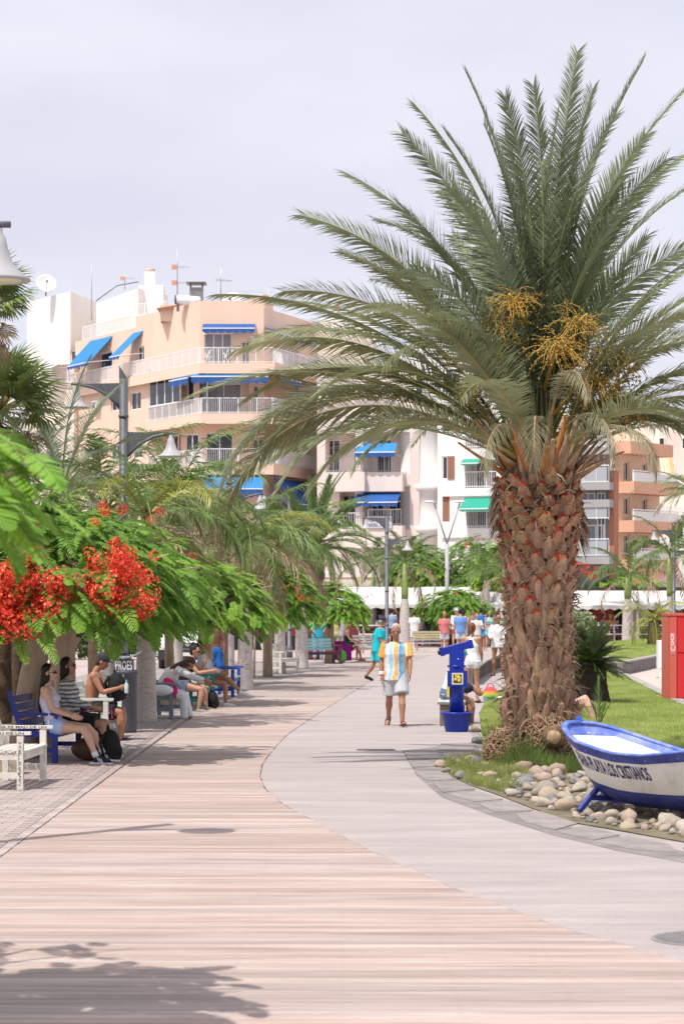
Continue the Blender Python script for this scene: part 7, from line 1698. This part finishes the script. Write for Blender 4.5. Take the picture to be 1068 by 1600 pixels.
# shirtless man
mx0, my0 = XD(144, 36.4), 36.5
sm_ = person('shirtless man in black shorts and dark cap looking at his phone on the pale bench', mx0, my0, -.04, sitfig(.40, 1.74, lean=-4, bend=16, head=(22, 0), legs=((86, 88, .08), (84, 84, .12)), arms=((28, 78, .14, .30), (30, 76, .14, .32)), build=1.08), 'tan', [('shorts', BK), ('shoes', cloth('clog_navy', (.03, .035, .06)))], ('short', 'brown'), voxel=.0085, extras=(('cap', cloth('cap_charcoal', (.04, .04, .045))),))
fg = sitfig(.40, 1.74, lean=-4, bend=16, head=(22, 0), legs=((86, 88, .08), (84, 84, .12)), arms=((28, 78, .14, .30), (30, 76, .14, .32)), build=1.08)
hp = (fg.W[0] + fg.W[1]) / 2 + fg.Hd[0] * .12
ph = MB().box((0, 0, 0), (.012, .075, .15)).build('phone', M_['black'], None, loc=Vector((mx0, my0, .03)) + hp + Vector((.02, 0, .03)), rot=(0, -.5, 0)); tag(ph, 'dark phone in the hands of the shirtless man', 'phone')
def backpack(label, loc, rz, s, m, bottle=False, tilt=0.0):
    t = thing('backpack', label, 'backpack', loc, rz); mb = MB(); mb.ell((0, 0, .24 * s), (.16 * s, .19 * s, .26 * s), 14, 10); mb.ell((.10 * s, 0, .15 * s), (.09 * s, .15 * s, .14 * s), 12, 8); mb.ell((0, 0, .07 * s), (.16 * s, .18 * s, .08 * s), 12, 6)
    q = remeshed(mb, .014); q.name = 'bag_body'; q.materials.append(m); o = obj('bag_body', q, t); mb = MB(); mb.tube([(-.03, -.05, .48 * s), (-.03, 0, .56 * s), (-.03, .05, .48 * s)], .012, 6); mb.build('handle', m, t)
    mb = MB()
    for sg in (-1, 1): mb.tube([(-.13 * s, sg * .08, .42 * s), (-.20 * s, sg * .09, .3 * s), (-.14 * s, sg * .10, .08 * s)], .018, 6)
    mb.build('strap', m, t); return t
m_bag = cloth('bag_black', (.012, .012, .013))
backpack('black backpack standing on the lap of the shirtless man', (mx0 + .36, my0 - .02, .62), 0, .88, m_bag)
bt = thing('water_bottle', 'small clear water bottle in the side pocket of the lap backpack', 'bottle', (mx0 + .52, my0 - .17, .74)); MB().lathe([(.028, 0), (.03, .01), (.03, .13), (.012, .165), (.012, .18)], 12).build('bottle', mat('bottle_clear', (.5, .62, .66), .15, spec=.8), bt); MB().lathe([(.015, .18), (.015, .2)], 10).build('cap', mat('cap_blue', (.1, .4, .5), .5), bt)
tw_ = MB(); tw_.bx(-.22, .30, -.30, .30, .468, .485); tw_.bx(.28, .30, -.3, .3, .36, .47); tag(tw_.build('towel', stripes('towel_pink', [(0, (.55, .06, .22)), (.3, (.75, .65, .62)), (.5, (.10, .05, .08)), (.7, (.6, .10, .3)), (1, (.75, .65, .62))], 'Y', .3, wav=.06), None, loc=(mx0 + .02, my0, .0)), 'patterned pink towel spread on the pale bench seat', 'towel')
bpk = backpack('black backpack on the bricks by the sneakers', (XD(170, 31.3), 31.5, .035), .4, .84, m_bag)
bb_ = thing('brown_bag', 'large brown and black shoulder bag on the bricks beneath the woman\'s knees', 'bag', (XD(140, 31.5), 31.7, .035)); mb = MB(); mb.ell((0, 0, .15), (.27, .15, .16), 14, 8); mb.ell((.05, 0, .2), (.2, .12, .13), 12, 8); q = remeshed(mb, .014); q.materials.append(mat('leather_brown', (.12, .055, .025), .5, .4, 3)); obj('bag_body', q, bb_)
mb = MB(); mb.tube([(-.2, 0, .22), (-.1, -.02, .38), (.1, -.02, .38), (.22, 0, .2)], .013, 6); mb.build('strap', m_bag, bb_)
# group on the grey and teal benches
gx4, gy4 = XD(252, 43.2), 43.3
wf = person('woman in white blouse and trousers bending forward on the grey bench', gx4, gy4, -.05, sitfig(.43, 1.68, female=True, lean=22, bend=32, head=(38, 20), legs=((76, 62, .06, -10), (74, 70, .10)), arms=((60, 6, .12, .1), (66, 8, .12, .0))), 'tan', [('longshirt', WH), ('trousers', WH), ('sandals', cloth('sandal_tan', (.35, .25, .16)))], ('long', 'brown'), voxel=.0105)
cl = MB(); cl.tube([(0, 0, .72), (.08, -.05, .62), (.16, -.06, .50), (.20, -.05, .36)], [.05, .09, .07, .02], 10, flat=.35); tag(cl.build('pink_wrap', PK, None, loc=(gx4 + .08, gy4 - .16, 0.03)), 'hot pink wrap hanging from the woman bending forward', 'wrap')
tag(MB().ell((0, 0, .09), (.22, .14, .10), 12, 7).build('white_bag', WH, None, loc=(gx4 + .02, gy4 - .45, .46)), 'white soft bag lying on the grey bench', 'bag')
person('woman with a dark hair bun resting her chin on her hand on the teal bench', XD(284, 47.0), 47.0, -.1, sitfig(.40, 1.66, female=True, lean=14, bend=14, head=(0, 0), legs=((84, 76, .05), (80, 88, .10)), arms=((52, 112, .10, .3), (40, 60, .10, .2))), 'mid', [('tank', BK), ('hotpants', DN), ('shoes', TAN_)], ('bun', 'black'), voxel=.011, extras=(('glasses',),))
person('person in a pale shirt with crossed tan legs half hidden by the straight tree trunk', XD(322, 49.3), 48.6, -.1, sitfig(.44, 1.72, female=True, lean=-4, bend=6, legs=((98, 50, -.10, -10), (84, 80, .05)), arms=((24, 50, .12, .2), (24, 50, .12, .2))), 'tan', [('longshirt', cloth('pale_shirt', (.62, .64, .74))), ('hotpants', WH), ('shoes', WH)], ('pony', 'brown'), voxel=.012)
person('dark skinned standing person with a blue bag behind the straight tree trunk', XD(334, 56), 56, -1.4, Fig(H=1.76, legs=((0, 2, .05), (4, 4, .05)), arms=((4, 14, .16, .05), (4, 14, .16, .05))), 'dark', [('shorts', BLU)], ('short', 'black'), voxel=.013)
backpack('small black bag under the teal bench', (XD(333, 47.5), 47.3, .035), .2, .7, m_bag)
# far group left of centre
person('man in a turquoise polo and pale trousers standing behind the brown bench', XD(497, 87), 87, -1.5, Fig(H=1.76, build=1.12, legs=((0, 0, .06), (0, 0, .06)), arms=((10, 40, .2, .4), (10, 40, .2, .4))), 'tan', [('tee', cloth('polo_turquoise', (.02, .42, .58))), ('trousers', LBm)], ('short', 'grey'), voxel=.014)
person('woman in a white shirt and sunglasses behind the one in yellow', XD(530, 90), 90, -1.4, Fig(H=1.78, female=True, arms=((6, 20, .16, .1), (6, 20, .16, .1))), 'light', [('tee', WH), ('shorts', GY)], ('short', 'brown'), voxel=.015, extras=(('glasses',),))
person('woman in a yellow top and olive skirt with her back turned', XD(523, 87.5), 87.3, 1.8, Fig(H=1.66, female=True, arms=((6, 20, .16, .1), (30, 70, .16, .1))), 'light', [('tank', YE), ('shorts', OLV)], ('long', 'red'), voxel=.015)
person('seated woman in a black dress with crossed legs', XD(541, 87), 86.5, -.25, sitfig(.46, 1.70, female=True, lean=0, bend=12, legs=((84, 72, .03, -5), (86, 88, .05)), arms=((24, 50, .14, .2), (24, 50, .14, .2))), 'tan', [('dress', BK), ('sandals', BLK)], ('short', 'brown'), voxel=.013)
x, y = XD(527, 85.5), 85.5
su = thing('suitcase', 'magenta suitcase standing beside the seated woman in black', 'suitcase', (x, y, .03)); MB().bx(-.22, .22, -.15, .15, .05, .72).build('shell', cloth('magenta', (.42, .01, .32)), su); mb = MB(); mb.tube([(-.1, 0, .72), (-.1, 0, .86), (.1, 0, .86), (.1, 0, .72)], .012, 6); mb.build('handle', M_['black'], su)
su2 = copy_tree(su, 'second magenta suitcase nearer the bench leg', (XD(540, 85.0), 85.0, .03), .3, .8)
backpack('bright green backpack in front of the magenta suitcases', (XD(534, 84.3), 84.3, .03), -1.5, .85, cloth('lime', (.12, .62, .08)))
# around the telescope
person('woman in a white tank top sitting on the block seat behind the telescope', XD(698, 41.6), 41.6, -.15, sitfig(.42, 1.68, female=True, lean=14, bend=14, head=(0, 60), legs=((76, 74, .05), (72, 78, .10)), arms=((26, 34, .12, .2), (26, 30, .12, .2))), 'tan', [('tank', WH), ('hotpants', DN), ('sandals', cloth('sandal_pink', (.6, .25, .2)))], ('none', 'brown'), voxel=.0105, extras=(('cap', cloth('scarf_teal', (.10, .38, .45))),))
tag(MB().ell((0, 0, 0), (.13, .10, .09), 12, 8).build('waist_bag', cloth('bag_navy', (.02, .025, .05)), None, loc=(XD(727, 41.5), 41.35, .64)), 'dark handbag held on the lap beside the telescope post', 'bag')
person('woman in white top and white shorts standing just right of the telescope head', XD(736, 50), 50, 1.3, Fig(H=1.62, female=True, lean=6, legs=((-4, 4, .05), (8, 8, .05)), arms=((14, 50, .14, .1), (14, 30, .14, .1))), 'mid', [('tank', WH), ('hotpants', WH), ('sandals', BLK)], ('pony', 'red'), voxel=.012)
person('woman in black bikini and open white shirt walking on the lawn edge', XD(778, 68.5), 68.5, -1.75, Fig(H=1.72, female=True, head=(10, 20), legs=((10, 10, .10), (-6, 4, .10)), arms=((10, 60, .30, .35), (10, 60, .30, .35))), 'tan', [('longshirt', WH), ('briefs', BK), ('sandals', BLK)], ('bun', 'black'), voxel=.012)
# behind: the crowd by the low tree
CG = 'people standing by the low tree'
for (px, yf, rz, H_, fem, sk, wr, hr, ex, lab) in [
    (751, 1017, 1.6, 1.82, False, 'tan', [('longshirt', BLU), ('shorts', cloth('blue_shorts_far', (.05, .26, .48)))], ('short', 'black'), (), 'man in a royal blue shirt and shorts with his back turned'),
    (764, 1018, -1.4, 1.70, True, 'mid', [('crop', CYA), ('skirt', CYA)], ('long', 'brown'), (), 'woman in a pale turquoise top and skirt beside the man in blue'),
    (712, 1012, -1.5, 1.76, True, 'light', [('longshirt', WH), ('dress', RED)], ('short', 'blond'), (('hat', WH),), 'woman in a white cover up over red with a pale sun hat'),
    (724, 1014, 1.2, 1.68, True, 'tan', [('tee', cloth('pale_pink', (.66, .42, .40))), ('shorts', TAN_)], ('pony', 'black'), (), 'woman in a pink top facing the woman in the sun hat'),
    (738, 1012, -1.2, 1.72, False, 'tan', [('tee', cloth('brownish', (.30, .20, .17))), ('shorts', NAV)], ('short', 'brown'), (), 'man in a brown shirt between the pink top and the blue shirt'),
    (683, 1000, -1.5, 1.70, True, 'light', [('tank', WH), ('hotpants', LBm)], ('long', 'blond'), (), 'woman in white with pale shorts passing the terrace rail'),
    (775, 1010, -1.5, 1.74, False, 'mid', [('tee', cloth('grey_mid', (.3, .3, .33))), ('shorts', BK)], ('short', 'grey'), (), 'man in grey beside the royal palm trunk behind the crowd'),
    (698, 1003, 2, 1.70, False, 'mid', [('tee', LBm), ('shorts', DN)], ('short', 'black'), (), 'man in pale blue turned towards the terrace')]:
    x, y = G(px, yf); person(lab, x, y, rz, Fig(H=H_, female=fem, arms=((random.uniform(0, 14), random.uniform(10, 60), .15, .1), (random.uniform(0, 14), random.uniform(10, 60), .15, .1)), legs=((3, 3, .06), (-3, 2, .06))), sk, wr, hr, voxel=.017, extras=ex)
for px, d_, rz, c_, hc, lab in [(647, 106, 1.5, (.7, .7, .7), 'brown', 'woman in plain white walking past the yellow backed bench'), (694, 101, -1.4, (.65, .2, .2), 'blond', 'person in a coral top behind the telescope head'), (719, 99, 1.6, (.15, .3, .6), 'black', 'man in mid blue behind the telescope'), (744, 96, -1.3, (.7, .66, .6), 'brown', 'woman in off white by the plank planter wall'), (787, 98, 1.2, (.3, .5, .35), 'brown', 'man in sage green at the planter wall by the big palm'), (655, 116.5, 1.5, (.55, .5, .45), 'blond', 'woman in beige by the terrace rail left of the low tree'), (668, 116.8, -1.2, (.05, .06, .1), 'black', 'man in dark blue by the terrace rail'), (703, 116, 1.4, (.7, .68, .66), 'brown', 'woman in cream near the sun hat'), (730, 116.4, -1.6, (.6, .1, .12), 'black', 'man in a red shirt behind the pink top'), (757, 116.2, 1.2, (.1, .1, .12), 'brown', 'man in black behind the man in blue'), (790, 116, -1.5, (.6, .55, .2), 'brown', 'woman in mustard behind the royal palm trunk'), (612, 116.6, 1.2, (.25, .35, .5), 'black', 'man in denim blue left of the ringed palm foot')]:
    person(lab, XD(px, d_), d_, rz, Fig(H=random.uniform(1.62, 1.8), arms=((random.uniform(0, 30), random.uniform(10, 80), .15, .1), (4, 20, .15, .1))), random.choice(['light', 'mid', 'tan']), [('tee', cloth('crowd_%d' % px, c_)), ('shorts', random.choice([NAV, TAN_, DN, GY]))], ('short', hc), voxel=.02, face=False)
# diners on the terraces
random.seed(5)
din = [(592, 'grey green', (.35, .38, .33), 'black'), (617, 'red', (.62, .04, .05), 'blond'), (626, 'pale red', (.6, .2, .2), 'black'), (643, 'navy', (.03, .05, .16), 'black'), (662, 'white', (.7, .7, .7), 'brown'), (676, 'pale blue', (.4, .5, .62), 'grey'), (560, 'dark', (.06, .06, .07), 'black'), (920, 'white striped', (.66, .66, .68), 'brown'), (940, 'light blue', (.35, .45, .6), 'black'), (952, 'orange', (.6, .25, .1), 'blond'), (960, 'lilac', (.42, .36, .5), 'brown'), (1000, 'black', (.02, .02, .02), 'grey')]
for i, (px, cn, c_, hc) in enumerate(din):
    d_ = 118.3 + (i % 3) * .8; H_ = 1.7; person('diner in a %s top under the canopy %s' % (cn, 'beyond the walkers' if px < 800 else 'behind the raised lawn'), XD(px, d_), d_, random.uniform(-2.4, -.6), sitfig(.62, H_, female=i % 2 == 0, lean=6, bend=8, arms=((40, 60, .12, .2), (30, 70, .12, .2))), random.choice(['light', 'mid', 'tan']), [('tee', cloth('diner_' + cn.replace(' ', '_'), c_)), ('shorts', NAV)], ('short', hc), voxel=.022, face=False)
# someone lying on the grass behind the palm, one knee raised
lx, ly = XD(905, 42.5), 42.5
lf = Fig(H=1.66, female=True, hip=.13, lean=-82, bend=-4, build=1.3, legs=((128, 100, .05, 6), (121, 98, .0, 6)), arms=((-70, 10, .3, 0), (-70, 10, .3, 0)))
person('person sunbathing on the lawn behind the palm with one knee raised', lx - .22, ly + .2, -.25, lf, 'light', [('bra', BK), ('briefs', BK)], ('long', 'brown'), voxel=.012, z0=.06)
# legs of a passer-by at the far left
person('passer by in shorts on the far pavement at left', XD(110, 80), 80, 1.6, Fig(H=1.7, female=True), 'tan', [('tee', cloth('dusty_pink', (.5, .25, .25))), ('shorts', DN), ('shoes', WH)], ('long', 'brown'), voxel=.016)
# rainbow bag on the grass
rx_, ry_ = G(762, 1098)
rb = thing('rainbow_bag', 'rainbow striped beach bag on the grass beside the block seat', 'bag', (rx_ + .05, ry_, .04)); mb = MB(); mb.ell((0, 0, .14), (.17, .09, .16), 14, 8); mb.bx(-.15, .15, -.06, .06, 0, .16); q = remeshed(mb, .012)
q.materials.append(stripes('rainbow', [(0, (.30, .25, .5)), (.15, (.1, .35, .45)), (.3, (.25, .5, .1)), (.45, (.75, .68, .1)), (.6, (.8, .35, .05)), (.8, (.65, .06, .10)), (1, (.6, .1, .2))], 'Z', lo=0, hi=.29, wav=.012)); q.transform(Matrix.Translation((0, 0, 0))); obj('bag_body', q, rb); mb = MB(); mb.tube([(-.08, 0, .27), (-.04, 0, .36), (.04, 0, .36), (.08, 0, .27)], .010, 6); mb.build('handle', RED, rb)
for px, py, lab in [(779, 1096, 'crumpled white paper on the grass right of the rainbow bag')]:
    x, y = G(px, py); tag(MB().ell((0, 0, .03), (.10, .06, .04), 8, 5).build('paper', WH, None, loc=(x, y, .04)), lab, 'litter')
x, y = G(742, 1147); put_stone(x, y, .12, .5)

bpy.data.scenes.remove(TMP)
